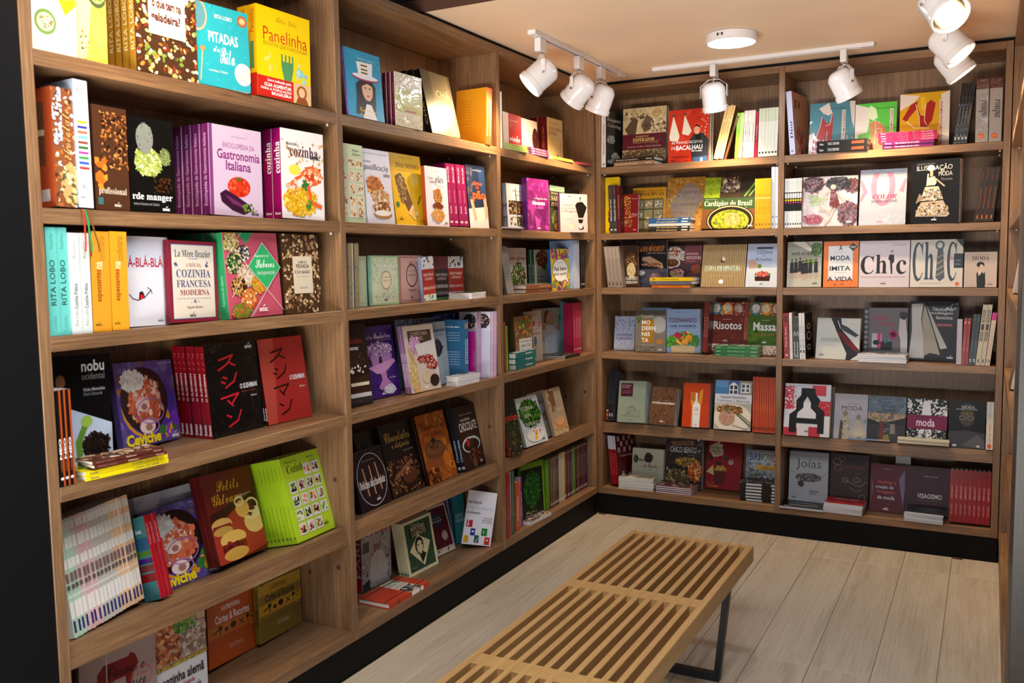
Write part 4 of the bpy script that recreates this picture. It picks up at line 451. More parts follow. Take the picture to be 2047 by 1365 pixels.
('C',1,'K',3,0,(-.7983,.0014,1.9218),(-2.7,0,-0),(.1938,.0342,.13),'5a2a5c','c89a70',0,'','t .1 .25 .3 .7 e8d8e8 b S|t .35 .25 .85 .7 d8a860 b Sobre a mesa','purple books lying flat, top shelf, far left bay'),
('C',1,'K',2,0,(-.5398,-.0016,1.9218),(-1.44,0,0),(.232,.0152,.12),'b8903c','c8b070',0,'','t .1 .25 .85 .7 5a4a20 n Vinhos do Brasil','thin gold books lying flat, top shelf, far left bay'),
('C',1,'K',2,0,(-.2685,.0036,1.9218),(-9.69,0,-0),(.1698,.0123,.12),'8a3a40','d8b0a0',0,'','','thin dusky red books lying flat by the corner, top shelf'),
('C',2,'F',2,1,(-.9164,.0577,1.5665),(-.58,2.28,-.23),(.1969,.2175,.0229),'d8d8dc','b8c0d0',0,'t .3 .11 .9 .17 665 c Alimentos e|t .45 .2 .85 .26 665 c Bebidas|t .4 .3 .8 .32 888 n Uma Visão Gerencial|r .08 .36 .45 .66 3a2a1c|n .08 .36 .45 .66 30 .06 8a5a2a,2a1c14,d8b070,e8e4dc|r .47 .36 .96 .66 5a3c1c|n .47 .36 .96 .66 30 .06 a8742c,2a1c10,e0b050,3a2414|r .47 .7 .7 .9 4a3a24|n .1 .7 .7 .9 16 .07 e0e4d0,8aa050,5a4a2a|l .02 2a2a34 .45,.1 .5,.9|r .85 .86 .96 .92 d8a020','s .4 .9 .1 .9 5a6a88 b 44','white catering books with restaurant photos, left end of the second shelf'),
('C',2,'K',2,0,(-1.0854,-.0064,1.566),(-2.35,0,0),(.1897,.0108,.06),'c8c8cc','b8b8bc',['5a1c28', 'c8c8cc'],'','','thin books lying flat in front of the catering books, second shelf'),
('C',2,'F',1,1,(-.7794,.0233,1.5665),(-4.03,1,-.47),(.207,.2478,.0297),'7c2468','5a1a68',0,'n 0 0 1 1 40 .16 9c2a90,7a1a70,b0409c|p a8389a 0,.4 .4,.5 .2,.8|p 6a1460 .5,.6 .9,.5 .8,.9|p b84aa8 .3,.7 .6,.8 .4,1|t .3 .36 .9 .4 f4e0f0 s A Alquimia dos|t .2 .42 .8 .5 fff b Alimentos|t .35 .55 .75 .57 e0b8dc n Wilma Araújo|L .5 .95 .13 fff','','purple faceted cover, second shelf, far left bay'),
('C',2,'F',1,1,(-.4468,.0651,1.5692),(-2.11,1,.98),(.1683,.2363,.018),'3a3830','8aa088',0,'r 0 0 1 .12 8aa890|t .1 .14 .8 .18 c8c0a8 i Em busca dos|t .1 .22 .95 .32 b8a888 s SABOR|r .0 .34 1 .48 201c18|t .1 .36 .95 .45 a89a80 s PERDIDO|m .5 .7 .4 .2 50 .08 8a9a50,4a5a30,5a3a28,c8b078|e .6 .88 .35 .1 c8982a','','dark cover with herbs and a squash, second shelf, far left bay'),
('C',2,'F',1,1,(-.2242,.059,1.5674),(-1.1,7.8,-1.75),(.1975,.2298,.01),'141416','141416',0,'','','black book behind the pale pink one, second shelf, far left bay'),
('C',2,'F',1,1,(-.4132,.0231,1.5663),(-21.2,1,-.13),(.1976,.1964,.018),'d8b4b8','7a4a78',0,'r .3 .06 .4 .08 2a2a2a|t .08 .28 .5 .33 8a6a70 s super|t .05 .35 .55 .4 8a6a70 s receitas|t .05 .42 .95 .5 b02848 c elegante|p 141214 .55,.3 .62,.22 .82,.2 .98,.34 .84,.62 .66,.62|l .02 141214 .74,.22 .74,.1|e .74 .1 .03 .02 141214|l .012 e8d8c8 .66,.62 .6,.7|p 141214 .64,.66 .84,.66 .8,.76 .68,.76|e .76 .88 .1 .06 141214|e .74 .86 .07 .05 e8dcc8|l .01 c88a90 .4,.6 .45,.8 .5,.88|e .4 .85 .08 .06 c8d0a8|t .05 .65 .4 .67 b86a78 n receitas elegantes','','pale pink cover with a black dress, second shelf, far left bay'),
('C',3,'F',1,1,(-.9554,.0471,1.2718),(.44,9.07,.03),(.0693,.225,.018),'8a8680','6a6660',0,'n 0 .3 1 .8 24 .12 5a5a50,a8a498,7a8a6a','','grey cover at the left end of the third shelf, far left bay'),
('C',3,'F',1,1,(-.7606,.1437,1.2696),(-.26,1.61,.04),(.1987,.218,.02),'c8c0b8','8a8a80',0,'t .55 .1 .95 .13 555 n Natália Moraes|t .12 .18 .96 .3 7a3038 b sem glúten|m .55 .65 .42 .32 110 .08 4a7a2a,8aa83a,e8e8d8,8a2a20,2a4a1c,c8d0a0,5a3a2a','','salad cover with dark red title sem glúten, third shelf, far left bay'),
('C',3,'F',2,1,(-.4659,.1437,1.2697),(-.14,1.49,.07),(.1812,.2101,.0425),'c8ccb0','24503c',0,'m .5 .22 .42 .22 46 .09 a82a24,3a7a34,8a1c2c,e8dcc0,6a8a2a,5a1830|e .62 .42 .13 .08 3a6a2c|t .1 .56 .4 .58 555 n MARIA|t .1 .63 .75 .7 4a4a40 s COMIDA E|t .1 .73 .9 .8 4a4a40 s LIBERDADE|n .5 .9 1 1 8 .07 1c1a18','s .35 .95 .3 .7 c8dcd0 s COMIDA E LIBERDADE','pale cover with vegetables and green spines, third shelf, far left bay'),
('C',3,'F',1,1,(-.4592,.0516,1.2696),(-.95,2,-.44),(.2118,.212,.0201),'e0c41c','1c4a90',0,'n 0 0 1 .25 24 .14 6a3a90,e07828,5a9a2a,b82a58,8a4aa8|n 0 .75 1 1 24 .14 8a4aa8,d85a4a,5a9a2a,5a2a78|e .48 .52 .44 .29 20201c|e .48 .52 .42 .275 f4f4f0|p f4f4f0 .6,.7 .85,.72 .92,.84|t .3 .32 .7 .34 444 n Ariel Alcântara|t .14 .43 .82 .53 1c1c1c b Faz bem|t .12 .57 .84 .66 1c1c1c b pra quê?|L .42 .83 .14 222','','yellow cover with a speech bubble, third shelf, far left bay'),
('C',3,'S',3,0,(-.2507,.0188,1.2711),(-.11,.88,.93),(.0705,.256,.1409),'c8ccdc','90a8cc',0,'s .5 .8 .4 .6 8a8ea0 n alimentação','','tall pale blue and white books, third shelf, far left bay'),
('C',3,'S',2,0,(-.1706,.0198,1.2713),(-.21,.98,1.17),(.0648,.2555,.14),'18181a','101012',0,'s .3 .75 .4 .6 a8a8a8 n bebidas e drinques|t .2 .9 .8 .93 fff b S','','black spines at the right end of the third shelf, far left bay'),
('C',3,'K',2,0,(-.831,.0104,1.2689),(-1.53,0,-0),(.2623,.0411,.1293),'8a5238','d8d8dc',0,'n 0 0 1 1 20 .2 8a8078,c8b8a8','t .5 .25 .9 .7 c8a888 b Saúde do corpo','brown spined books lying flat, third shelf, far left bay'),
('C',4,'S',1,0,(-.9908,.0492,.9151),(-.1,1.54,1.86),(.0177,.229,.1001),'a83a3c','8a2a2c',0,'','','slim red spine, left end of the fourth shelf, far left bay'),
('C',4,'S',1,0,(-.9769,.0451,.9161),(-.12,1.76,1.87),(.0166,.2099,.1201),'7aa82a','6a981c',0,'','','slim lime green spine, fourth shelf, far left bay'),
('C',4,'F',3,1,(-.8258,.0716,.9152),(-.79,3.68,.67),(.1886,.243,.0279),'8a5a34','2c3a1c',0,'m .6 .2 .35 .18 40 .1 5a7a24,c84a20,e0c028,8a3418,3a5a1c|n 0 .2 1 .8 40 .1 9a7248,7a5028,c8a878,b89060|r .2 .45 .9 .8 e8e4dc|t .28 .47 .85 .53 7a6a4a b NÃO CONTÉM GLÚTEN|t .3 .56 .8 .62 5a8a2a b NEM LACTOSE|t .28 .68 .8 .7 999 n receitas','','vegetable covers with a white gluten notice and dark green spines, fourth shelf'),
('C',4,'F',1,1,(-.6621,.1085,.9144),(-.79,2.1,.4),(.1966,.2566,.018),'b8a898','9a8a7c',0,'t .45 .06 .7 .09 665 n Ana Bel|m .35 .2 .1 .08 10 .05 c87828,e0a040|m .8 .24 .1 .1 10 .05 8a2a88,b04aa8|e .55 .25 .06 .06 b83a28|t .05 .34 .8 .38 6a5a50 n Alimentação|t .05 .42 .9 .48 6a5a50 b Vegetariana|e .6 .6 .08 .1 3a6a90|p 2a7a78 .2,.8 .3,.7 .35,.95|p 3a8a4a .5,.85 .6,.72 .62,.95','','beige floral vegetarian cover, fourth shelf, far left bay'),
('C',4,'F',1,1,(-.3498,.206,.9204),(-5.79,4.88,1.18),(.3163,.2481,.018),'b0b0a0','6a5a3a',0,'p a89878 .32,.3 .38,.1 .5,.03 .62,.08 .68,.25 .62,.4 .5,.42|e .5 .2 .12 .12 c89878|p 6a4a34 .34,.3 .38,.08 .5,.03 .5,.1 .42,.2 .4,.34|p c0ccd8 .3,.42 .46,.36 .62,.4 .76,.5 .92,.72 .8,.82 .74,1 .36,1 .34,.7 .26,.6|p a8b8c8 .4,.7 .7,.68 .74,1 .36,1|e .33 .42 .06 .05 b88868|e .8 .45 .06 .05 b88868|l .02 7a5a38 .82,.42 .88,.22|e .88 .22 .04 .05 8a6a44','','cover with a chef in white holding a spoon, fourth shelf, far left bay'),
('C',4,'S',2,3,(-.0899,.12,.9134),(-.24,1.16,.03),(.063,.2822,.0518),'5c96a4','4a808e',0,'r 0 0 .3 1 a82068|s .2 .8 .4 .7 c84a88 b cozinha vegetariana','','tall blue-grey books with magenta edge, fourth shelf, far left bay'),
('C',4,'S',4,0,(-.1499,.07,.9133),(-.79,.91,.93),(.109,.2772,.0598),'c02c50','a02040',0,'s .3 .7 .3 .7 f0b0b8 b VEGETARIANOS|t .2 .9 .8 .93 fff b S','','crimson spines, right end of the fourth shelf, far left bay'),
('C',4,'K',3,0,(-.9131,.0274,.9124),(2.62,0,-0),(.2263,.082,.0403),'1c6a68','d8d8d8',0,'n 0 0 1 1 30 .12 d0d0d0,8a8a88,e8e8e8','t .5 .25 .85 .65 e0f0f0 b Emagreça','teal spined books lying flat, fourth shelf, far left bay'),
('C',4,'K',2,0,(-.3966,.0095,.9124),(-1.8,0,-0),(.1797,.016,.13),'2a2018','c8c4bc',0,'n 0 0 1 1 24 .12 5a4a3a,b8b0a4,8a8078','','thin dark paperbacks lying flat below the chef cover, fourth shelf'),
('C',5,'F',1,1,(-1.0147,.0086,.5284),(-2.73,12.6,1.67),(.1207,.2499,.018),'1c2418','8a3028',0,'n 0 .3 1 1 60 .06 3a5a1c,c87a28,5a7a2a,2a3818,e0c040|t .05 .24 .95 .36 c83a34 b crochets|L .85 .88 .14 eee','','dark green plant cover, left end of the fifth shelf, far left bay'),
('C',5,'F',1,1,(-.8104,.03,.5283),(-2.74,17.55,.98),(.2159,.2395,.018),'d0d4d4','a8b0a0',0,'m .5 .35 .48 .3 150 .08 2a5a1c,4a8a2a,1c3c14,6aa03a|t .15 .2 .7 .28 e8e4cc n COZINHA|t .2 .36 .5 .43 e8e4cc n SEM|t .2 .52 .72 .6 e8e4cc n FOGÃO|e .5 .8 .4 .15 e0e4e0|p e8c020 .42,.92 .5,.72 .62,.75 .55,.9|m .6 .72 .3 .08 12 .04 c82a3c,8a1c2c|L .8 .93 .12 223','','white cover covered with leafy herbs, fifth shelf, far left bay'),
('C',5,'F',1,1,(-.6017,.0668,.517),(3.79,16.95,.92),(.2314,.2424,.0183),'cfcdd2','b0b0b8',0,'t .45 .18 .85 .3 1c1c1c c Soja|m .75 .55 .2 .12 30 .06 8a5a34,c8a878,e8e0d0|e .85 .8 .2 .12 c8b090','','white cover with a spoonful of beans, fifth shelf, far left bay'),
('C',5,'F',1,1,(-.4872,.0301,.5215),(-.63,14.48,.28),(.1731,.2444,.018),'c0a888','a08868',0,'n 0 0 .5 .4 14 .15 d8c0a0,8a6a48|r .2 .05 .5 .5 8a5c38|t .3 .38 .85 .5 e8dcc8 c Doces|e .55 .75 .35 .14 c88a50|e .55 .7 .3 .09 e0b078|n 0 .8 1 1 20 .08 6a5a28,8a6a34,c8b070','','brown food cover, rightmost on the fifth shelf of the far left bay'),
('C',6,'S',2,3,(-1.0729,.0037,.1531),(-1.04,.33,.56),(.0339,.3051,.1),'98242c','7a1820',0,'s .2 .7 .35 .65 d8a0a0 n Boas práticas','','dark red spines, left end of the bottom shelf, far left bay'),
('C',6,'S',2,2,(-1.0154,.0129,.1527),(-.8,.13,.8),(.0353,.2993,.1),'2c4a38','c8ccc0',0,'s .2 .7 .35 .65 a0b8a8 n Cozinha natural','','dark green spines, bottom shelf, far left bay'),
('C',6,'S',1,1,(-.9468,.0241,.1525),(-.3,0,.89),(.0359,.2323,.05),'c8582c','c8582c',0,'s .3 .8 .3 .7 f0d0b0 b Receitas','','orange spine, bottom shelf, far left bay'),
('C',6,'S',1,0,(-.8732,.0352,.1539),(-.09,.99,.44),(.017,.2378,.08),'9c1c7c','b8b4b8',0,'s .3 .8 .3 .7 f0c0e0 b Saladas','','slim magenta spine, bottom shelf, far left bay'),
('C',6,'F',1,1,(-.8137,.0552,.1621),(-6.3,4.18,2.26),(.2055,.2711,.02),'6a9a24','6a9a24',0,'r .0 .1 .93 1 141c10|m .45 .48 .38 .34 150 .06 1c4a18,2a6a24,3a8a30,143414|t .1 .86 .6 .93 b8c888 c Lofer|t .1 .93 .9 .99 b8b8a8 s CESAR SANTOS','','black cover with parsley and lime border, bottom shelf, far left bay'),
('C',6,'S',3,0,(-.567,.0473,.1536),(-.79,.82,.89),(.0448,.2574,.08),'6a9a2c','5a8a1c',0,'','','lime green spines beside the parsley cover, bottom shelf'),
('C',6,'S',18,0,(-.5269,.0409,.1526),(.72,.06,-.38),(.4878,.2637,.12),'6a5040','5a4434',['6a5444', '7a5c50', '6a4c40', '4a4038', 'c8c0a0', 'ccc4a4', 'c8bc98', '6a3020', '74382a', '1c2c54', '5a7a3c', '64844a', '1c2020', '7a4424', '3a1c2c', '5a1c34', '5a1c34', '242060'],'r 0 .05 1 .06 d8d0c0|s .25 .7 .35 .65 c8c0a8 n Gastronomia|r .3 .9 .7 .95 f0f0f0','','mixed brown, cream, green and navy spines towards the corner, bottom shelf'),
('C',6,'K',1,0,(-.8368,.0056,.1525),(-4.04,0,-0),(.206,.0159,.0455),'d0d0d8','1c3c88',0,'n 0 0 1 1 110 .07 b82a30,d8a028,3a8a3c,2a5a98,e8e0d0,6a2a6a,1c1c1c','','colourful patterned book lying flat, bottom shelf, far left bay'),
('D',1,'S',1,1,(.03,.0101,1.9233),(-7.36,.45,.16),(.0279,.3058,.1899),'ded8d4','24241f',0,'s .25 .78 .3 .75 554a44 s Banquetes & Catering|t .2 .93 .8 .97 222 b S','r .0 0 1 1 24241f|m .3 .5 .25 .08 20 .08 8a9088,c8ccc4|m .6 .8 .25 .08 20 .08 8a9088,c8ccc4|m .3 .9 .2 .05 14 .06 a8aca4|t .05 .12 .9 .2 c8c0b4 i Banquetes|t .1 .22 .9 .3 c8c0b4 i Catering','tall white spine of a catering book, left end of the top shelf'),
('D',1,'F',2,1,(.1032,.1348,1.9236),(.45,3.73,.01),(.2479,.3239,.0527),'c8b48a','3a4a58',0,'n 0 0 1 .46 30 .14 d0bc94,bca47a|p 5a4634 .05,.35 .25,.15 .35,.2 .3,.45 .15,.48|p 6a5440 .42,.3 .55,.12 .72,.22 .7,.36 .5,.42|o .78 .1 .1 .07 .02 b88a30|t .7 .07 .87 .12 a87828 b 1857|t .5 .27 .74 .36 4a3a2c b MENU|n .65 .2 1 .42 24 .07 6a5844,e0d0a8|n .05 .05 .5 .2 14 .06 8a7658,5a4634|r 0 .44 1 .7 5a1826|t .3 .47 .6 .5 d0b060 s OS BANQUETES DO|t .24 .51 .74 .57 d8b868 s IMPERADOR|t .25 .58 .8 .6 d0b060 n Receitas e historiografia|t .12 .64 .9 .66 c8b8a0 n Francisco Lellis e André Boccato|r 0 .7 1 1 7a6444|n 0 .7 1 1 110 .04 3a2c20,c8b07c,5a4830,8a6a34,e0d0a8','','cream and maroon cover with old engravings, top shelf, near back corner bay'),
('D',1,'K',2,3,(.1079,-.0035,1.9218),(-4.67,0,0),(.2316,.0418,.1343),'8a6a50','e0d8cc',['8a6a50', '1c1816'],'n 0 0 1 1 20 .2 2a2420,8a7a68','t .05 .3 .6 .7 c8b8a4 n Receita de hotelaria|t .8 .3 .95 .7 c8b8a4 b Senac','black and brown books lying flat, top shelf, back corner bay'),
('D',1,'F',2,1,(.4029,.0238,1.9241),(-.27,2.15,.19),(.2152,.2711,.084),'c23018','e8dcc8',0,'n .8 0 1 1 40 .04 d8b8a8,b83020,e8d0c0|n 0 0 .8 1 20 .2 cc3820,b82a14|p e4dcc8 .12,.1 .16,.2 .28,.5 .24,.6 .04,.58 .02,.5|p e0d8c4 .4,.1 .46,.2 .58,.42 .5,.5 .34,.46|e .13 .1 .04 .03 5a4a40|e .41 .09 .04 .03 5a4a40|p 2c3038 .5,.62 .62,.48 .85,.46 1,.6 1,.88 .9,1 .6,1 .56,.8|p 14161a .68,.48 .8,.48 .8,.8 .68,.8|e .71 .4 .08 .085 d8a080|p 1c1410 .62,.36 .7,.29 .8,.35 .78,.36 .7,.33|l .01 f0e8e0 .68,.43 .74,.435|p 3a5a8a .62,.92 .95,.9 .98,1 .62,1|r .8 .93 .86 1 8aa8c8|t .08 .6 .85 .65 f0f0f0 n AS MINHAS RECEITAS|t .08 .7 .18 .75 f0f0f0 n DE|t .2 .68 .85 .77 fff b BACALHAU|t .58 .78 .84 .81 fff b 500 receitas|t .08 .88 .5 .92 3a1814 n VITOR SOBRAL|L .12 .96 .1 3a1010','','red cover with salted cod and a man in a dark jacket'),
('D',1,'S',2,3,(.6473,.0111,1.9255),(-.22,1.41,13.41),(.0488,.2708,.15),'e8c888','8a5a2c',0,'s .3 .85 .3 .7 b07828 b ENCICLOPÉDIA DA CERVEJA|s .02 .25 .25 .75 8a5a20 n Stephen','','cream and gold spines leaning to the right, top shelf, back corner bay'),
('D',1,'S',1,0,(.7027,.0106,1.9229),(.06,.87,16.3),(.0116,.2214,.07),'5a3c20','4a3018',0,'','n .1 .2 .9 .9 14 .03 c8a878','brown cover leaning behind the gold spines, top shelf, back corner bay'),
('D',1,'S',2,3,(.7548,.012,1.9249),(-.24,1.37,3.03),(.0371,.2259,.13),'98cc50','5a7a30',['8ac83c', 'b8d890'],'s .5 .85 .3 .7 3a5a1c n Cachaça','','light green spines, top shelf, back corner bay'),
('D',1,'S',3,7,(.7965,.0109,1.9246),(.36,1.23,2.14),(.0552,.2334,.13),'e4d8d4','c8b8b4',0,'s .25 .75 .3 .7 3a302c b Café espresso|t .3 .92 .7 .95 333 b S','','white spines, top shelf, back corner bay'),
('D',1,'S',1,1,(.8543,.0117,1.9241),(-.1,1.03,1.71),(.0148,.2251,.13),'9c1c30','8a1828',0,'s .3 .6 .3 .7 e8c0c0 n a cozinha','','dark red spine between white spines and pale green spines, top shelf, back corner bay'),
('D',1,'S',6,63,(.8727,.0107,1.9249),(-.45,1.37,1.08),(.0953,.2372,.13),'c0c8b0','a8b0a0',0,'r 0 .28 1 1 d4d6cc|s .2 .8 .42 .58 9aa090 n coleção|r .2 .9 .8 .94 333','','pale green and white spines, right end of the top shelf'),
('D',2,'F',1,1,(.0324,.0578,1.5665),(1.21,1.01,-.32),(.0831,.3051,.03),'e0bc08','5a3a10',0,'n .5 .3 1 .4 6 .2 c8a008|e .4 .65 .2 .1 a82a18|e .4 .75 .2 .08 2a1a10|r .25 .9 .33 .96 222','','yellow hardcover, left end of the second shelf, back corner bay'),
('D',2,'S',2,3,(.0828,-.0035,1.5663),(.24,.33,-2.48),(.0431,.2579,.0602),'3a3836','2c2a28',0,'s .3 .75 .3 .7 e0dcd8 s Pâtisserie em casa|s .05 .2 .3 .7 a83a40 n receitas|t .2 .92 .8 .95 fff b S','','dark grey spines, second shelf, back corner bay'),
('D',2,'S',1,1,(.1275,-.003,1.567),(.28,1.12,-2.18),(.019,.2531,.0523),'5a1420','4a1018',0,'s .2 .7 .3 .7 c87a80 n receitas','','maroon spine, second shelf, back corner bay'),
('D',2,'F',1,1,(.1257,.0534,1.5672),(.94,4.55,.02),(.0957,.208,.015),'7a1018','5a0c14',0,'n .15 .05 .55 .6 40 .08 c8a030,e8c850,a87820|n .1 .62 .65 .9 14 .14 a07a48,8a6438|r .1 .6 .65 .62 a8842c|t .6 .1 .95 .13 d8a0a0 n Renata|t .62 .5 .95 .54 f0e0e0 n Pipoca|t .6 .56 .95 .58 f0e0e0 b gourmet|L .8 .93 .14 fff','','dark red cover with popcorn, second shelf, back corner bay'),
('D',2,'F',1,1,(.1529,.1381,1.5689),(.27,7.75,.14),(.188,.2477,.018),'c08a1c','a87410',0,'t .3 .06 .9 .09 3a3020 n as doces|t .05 .11 .95 .19 3a2418 s CONSERVAS|t .52 .2 .92 .24 3a5a20 c do meu Brasil|r .05 .25 .95 1 5a4a20|r 0.08 0.28 0.34 0.47 8a8468|m 0.21 0.40 .1 .07 9 .06 4a5a24,c8b878|r 0.37 0.28 0.63 0.47 8a8468|m 0.50 0.40 .1 .07 9 .06 c88a30,e0d8c8|r 0.67 0.28 0.93 0.47 8a8468|m 0.80 0.40 .1 .07 9 .06 6a2a3a,c8c8b8|r 0.08 0.5 0.34 0.69 8a8468|m 0.21 0.62 .1 .07 9 .06 6a7a34,d8d0b8|r 0.37 0.5 0.63 0.69 8a8468|m 0.50 0.62 .1 .07 9 .06 d8d0b8,a87a3a|r 0.67 0.5 0.93 0.69 8a8468|m 0.80 0.62 .1 .07 9 .06 5a6a6a,d8c8a0|r 0.08 0.73 0.34 0.92 8a8468|m 0.21 0.85 .1 .07 9 .06 c8c0b0,4a7a3a|r 0.37 0.73 0.63 0.92 8a8468|m 0.50 0.85 .1 .07 9 .06 8a5a2c,e0d8c0|r 0.67 0.73 0.93 0.92 8a8468|m 0.80 0.85 .1 .07 9 .06 a87a3a,c8d0c0','','golden cover with shelves of preserve jars, second shelf, back corner bay'),
('D',2,'F',1,1,(.3416,.1381,1.5719),(-.76,13.03,.51),(.2109,.2975,.018),'a87834','8a5c20',0,'n 0 0 1 1 60 .12 b88840,986828,c89850|p 8a7a70 .3,.25 .55,.1 .85,.2 .98,.4 .8,.62 .75,.9 .55,1 .4,.8 .15,.7 .12,.5|n .25 .3 .8 .8 40 .1 8c7c72,84746a|t .4 .2 .85 .26 b8a890 s ENOTECNIA|t .2 .42 .85 .49 a89070 s SOBREMESAS|t .3 .53 .8 .59 a89070 s E VINHOS','','bronze cover embossed with a map, second shelf, back corner bay'),
('D',2,'F',1,1,(.5681,.066,1.5766),(-1.83,13.83,1.15),(.2996,.2769,.0192),'3a2a1c','2a1c12',0,'p 8aa020 0,0 .28,0 .28,.4 0,.4|n 0 0 .28 .4 30 .06 98b02a,7a901c|r .3 0 .62 .3 141210|n .3 0 .62 .3 40 .08 4a3a30,7a6450,c8b8a0|r .64 0 1 .42 2a2218|l .03 6a9a2c .72,.38 .9,.1|l .02 8ab83c .8,.38 .95,.14|r 0 .41 1 .62 2c4a24|t .03 .42 .24 .445 c8d0b8 n Ana Luiza Trajano|t .02 .46 .86 .59 e8e4c0 s Cardápios do Brasil|t .4 .59 .78 .61 b8c8a0 n RECEITAS INGREDIENTES PROCESSOS|r 0 .62 1 1 6a4424|e .5 .84 .42 .3 1c1814|o .5 .84 .4 .28 .02 c8b078|e .5 .86 .33 .22 b0a028|m .5 .86 .3 .2 50 .07 c8b838,8a8a1c,5a7a24|e .54 .82 .14 .12 c89858|m .54 .82 .1 .1 10 .06 e0b878,a87838|L .86 .95 .08 fff','','Brazilian menus cover with a green band and a bowl of yellow stew, second shelf'),
('D',2,'S',5,31,(.8635,-.0013,1.5671),(.16,1.12,-.39),(.0796,.2489,.0581),'d09a1c','b8841c',0,'s .3 .7 .3 .7 5a3a10 b O pão na mesa|r .1 .38 .9 .4 f0d890|t .2 .9 .8 .94 222 b S','','golden yellow spines, second shelf, back corner bay'),
('D',2,'S',2,3,(.942,.0118,1.5674),(.19,.54,-.21),(.0325,.3037,.15),'d0d4dc','b8bcc8',0,'s .15 .7 .42 .58 6a7a98 n arte culinária|r .3 .8 .7 .83 5a7ab0|t .2 .92 .8 .95 222 b S','','tall white and blue spines, right end of the second shelf'),
('D',2,'K',5,0,(.3028,.0041,1.566),(4.07,0,0),(.22,.0727,.13),'3a3a3a','e0d8c4',['18181c', '3a3428', 'c8ccd0', '2c5a8c', '2c5a8c'],'n 0 0 1 1 10 .2 c8d0d8,a8b8c8','t .2 .2 .7 .8 e0c070 b Franquias|r .8 .3 .95 .7 d8d8d0','black, gold, white and blue books lying flat, second shelf, back corner bay'),
('D',3,'S',4,15,(.0642,.0109,1.2689),(.87,0,-6.18),(.087,.2254,.0545),'8a7c72','7a6c64',0,'r .1 .03 .9 .3 9a8c82|s .3 .8 .35 .65 b8aca0 n Entre panelas|r .3 .87 .7 .95 5a504a','','grey spines leaning to the left, left end of the third shelf'),
('D',3,'F',1,1,(.1297,.0705,1.2692),(.12,1,-1.18),(.0889,.2279,.02),'3a281c','5a2c20',0,'r 0 0 .1 1 6a3424|m .55 .4 .35 .25 40 .1 5a4428,c8a870,a82a1c,3a2a18|m .55 .6 .3 .2 30 .08 e0d0a0,b87a2c,7a8a2a|t .2 .75 .95 .83 e8e0d4 s SABORES|t .22 .85 .95 .92 e8e0d4 s PERIGOSOS','','brown spice cover, third shelf, back corner bay'),
('D',3,'F',1,1,(.1881,.1232,1.2692),(.04,1,-.91),(.1777,.2526,.015),'18161a','100e12',0,'t .02 .07 .92 .24 c87a24 c SANDUÍCHES|t .35 .25 .65 .3 a8a8a8 c especiais|t .68 .26 .95 .29 b8b8b8 n Alain Ducasse|p a88a70 .2,.36 .45,.34 .85,.5 .88,.6 .8,.62 .2,.44|p 5a3a2c .22,.42 .8,.6 .82,.64 .2,.46|m .5 .52 .35 .04 30 .04 8a4a3c,c8b8a0|r 0 .62 1 1 4a4858|e .15 .75 .16 .1 3a3a44|m .15 .7 .14 .06 20 .04 c8c8c8,3a4a2a|e .62 .78 .18 .08 7a6068|m .62 .76 .14 .06 14 .05 b8909a','','black sandwich cookbook with orange hand lettering, third shelf, back corner bay'),
('D',3,'F',1,1,(.3553,.1423,1.2718),(-.11,9.15,-.11),(.1865,.2226,.018),'4a3a44','3a2c34',0,'e .2 .2 .25 .18 c8c0b8|m .2 .15 .2 .12 26 .08 8a4a3a,e0d8d0,c8b0a0|e .12 .42 .26 .14 c8c4c8|e .12 .42 .21 .1 5a3420|m .12 .4 .15 .06 16 .06 8a5a34,3a5a24|e .48 .25 .16 .12 d0ccd0|m .48 .25 .1 .08 10 .06 5a8a2c|r .5 0 1 .44 7a4454|t .55 .18 .9 .23 e8d8dc s FESTAS EM|t .55 .26 1 .34 e8d8dc s MINIATURA|t .56 .37 .85 .4 c8a8b0 n canapés|e .3 .72 .3 .2 2c2038|m .3 .68 .22 .12 26 .08 c8a8a0,7aa03a,8a4a60|l .03 3a3a90 .6,.5 .75,.55|m .85 .58 .15 .12 20 .07 8a5a34,a8243c','','purple party food cover, third shelf, back corner bay'),
('D',3,'F',1,1,(.577,.0268,1.2719),(-1.53,11.58,.24),(.2293,.2245,.01),'b8a878','8a7a58',0,'r 0.000 0 0.017 1 6a4430|r 0.037 0 0.054 1 6a4430|r 0.074 0 0.091 1 6a4430|r 0.111 0 0.128 1 6a4430|r 0.148 0 0.165 1 6a4430|r 0.185 0 0.202 1 6a4430|r 0.222 0 0.239 1 6a4430|r 0.259 0 0.276 1 6a4430|r 0.296 0 0.313 1 6a4430|r 0.333 0 0.350 1 6a4430|r 0.370 0 0.387 1 6a4430|r 0.407 0 0.424 1 6a4430|r 0.444 0 0.461 1 6a4430|r 0.481 0 0.498 1 6a4430|r 0.519 0 0.536 1 6a4430|r 0.556 0 0.573 1 6a4430|r 0.593 0 0.610 1 6a4430|r 0.630 0 0.647 1 6a4430|r 0.667 0 0.684 1 6a4430|r 0.704 0 0.721 1 6a4430|r 0.741 0 0.758 1 6a4430|r 0.778 0 0.795 1 6a4430|r 0.815 0 0.832 1 6a4430|r 0.852 0 0.869 1 6a4430|r 0.889 0 0.906 1 6a4430|r 0.926 0 0.943 1 6a4430|r 0.963 0 0.980 1 6a4430|e .48 .38 .05 .05 5a3424|e .5 .34 .035 .05 e0c8b0|t .08 .5 .9 .6 b8e0d0 s FESTAS EM MINIATURA|t .08 .61 .88 .63 a8c8b8 n RECEITAS PARA PREPARAR E SERVIR|t .2 .72 .78 .745 a8a088 n Marcelo Senise Kelma Galhardi|e .47 .87 .055 .05 f0f0f0','','brown and gold striped square cover, third shelf, back corner bay'),
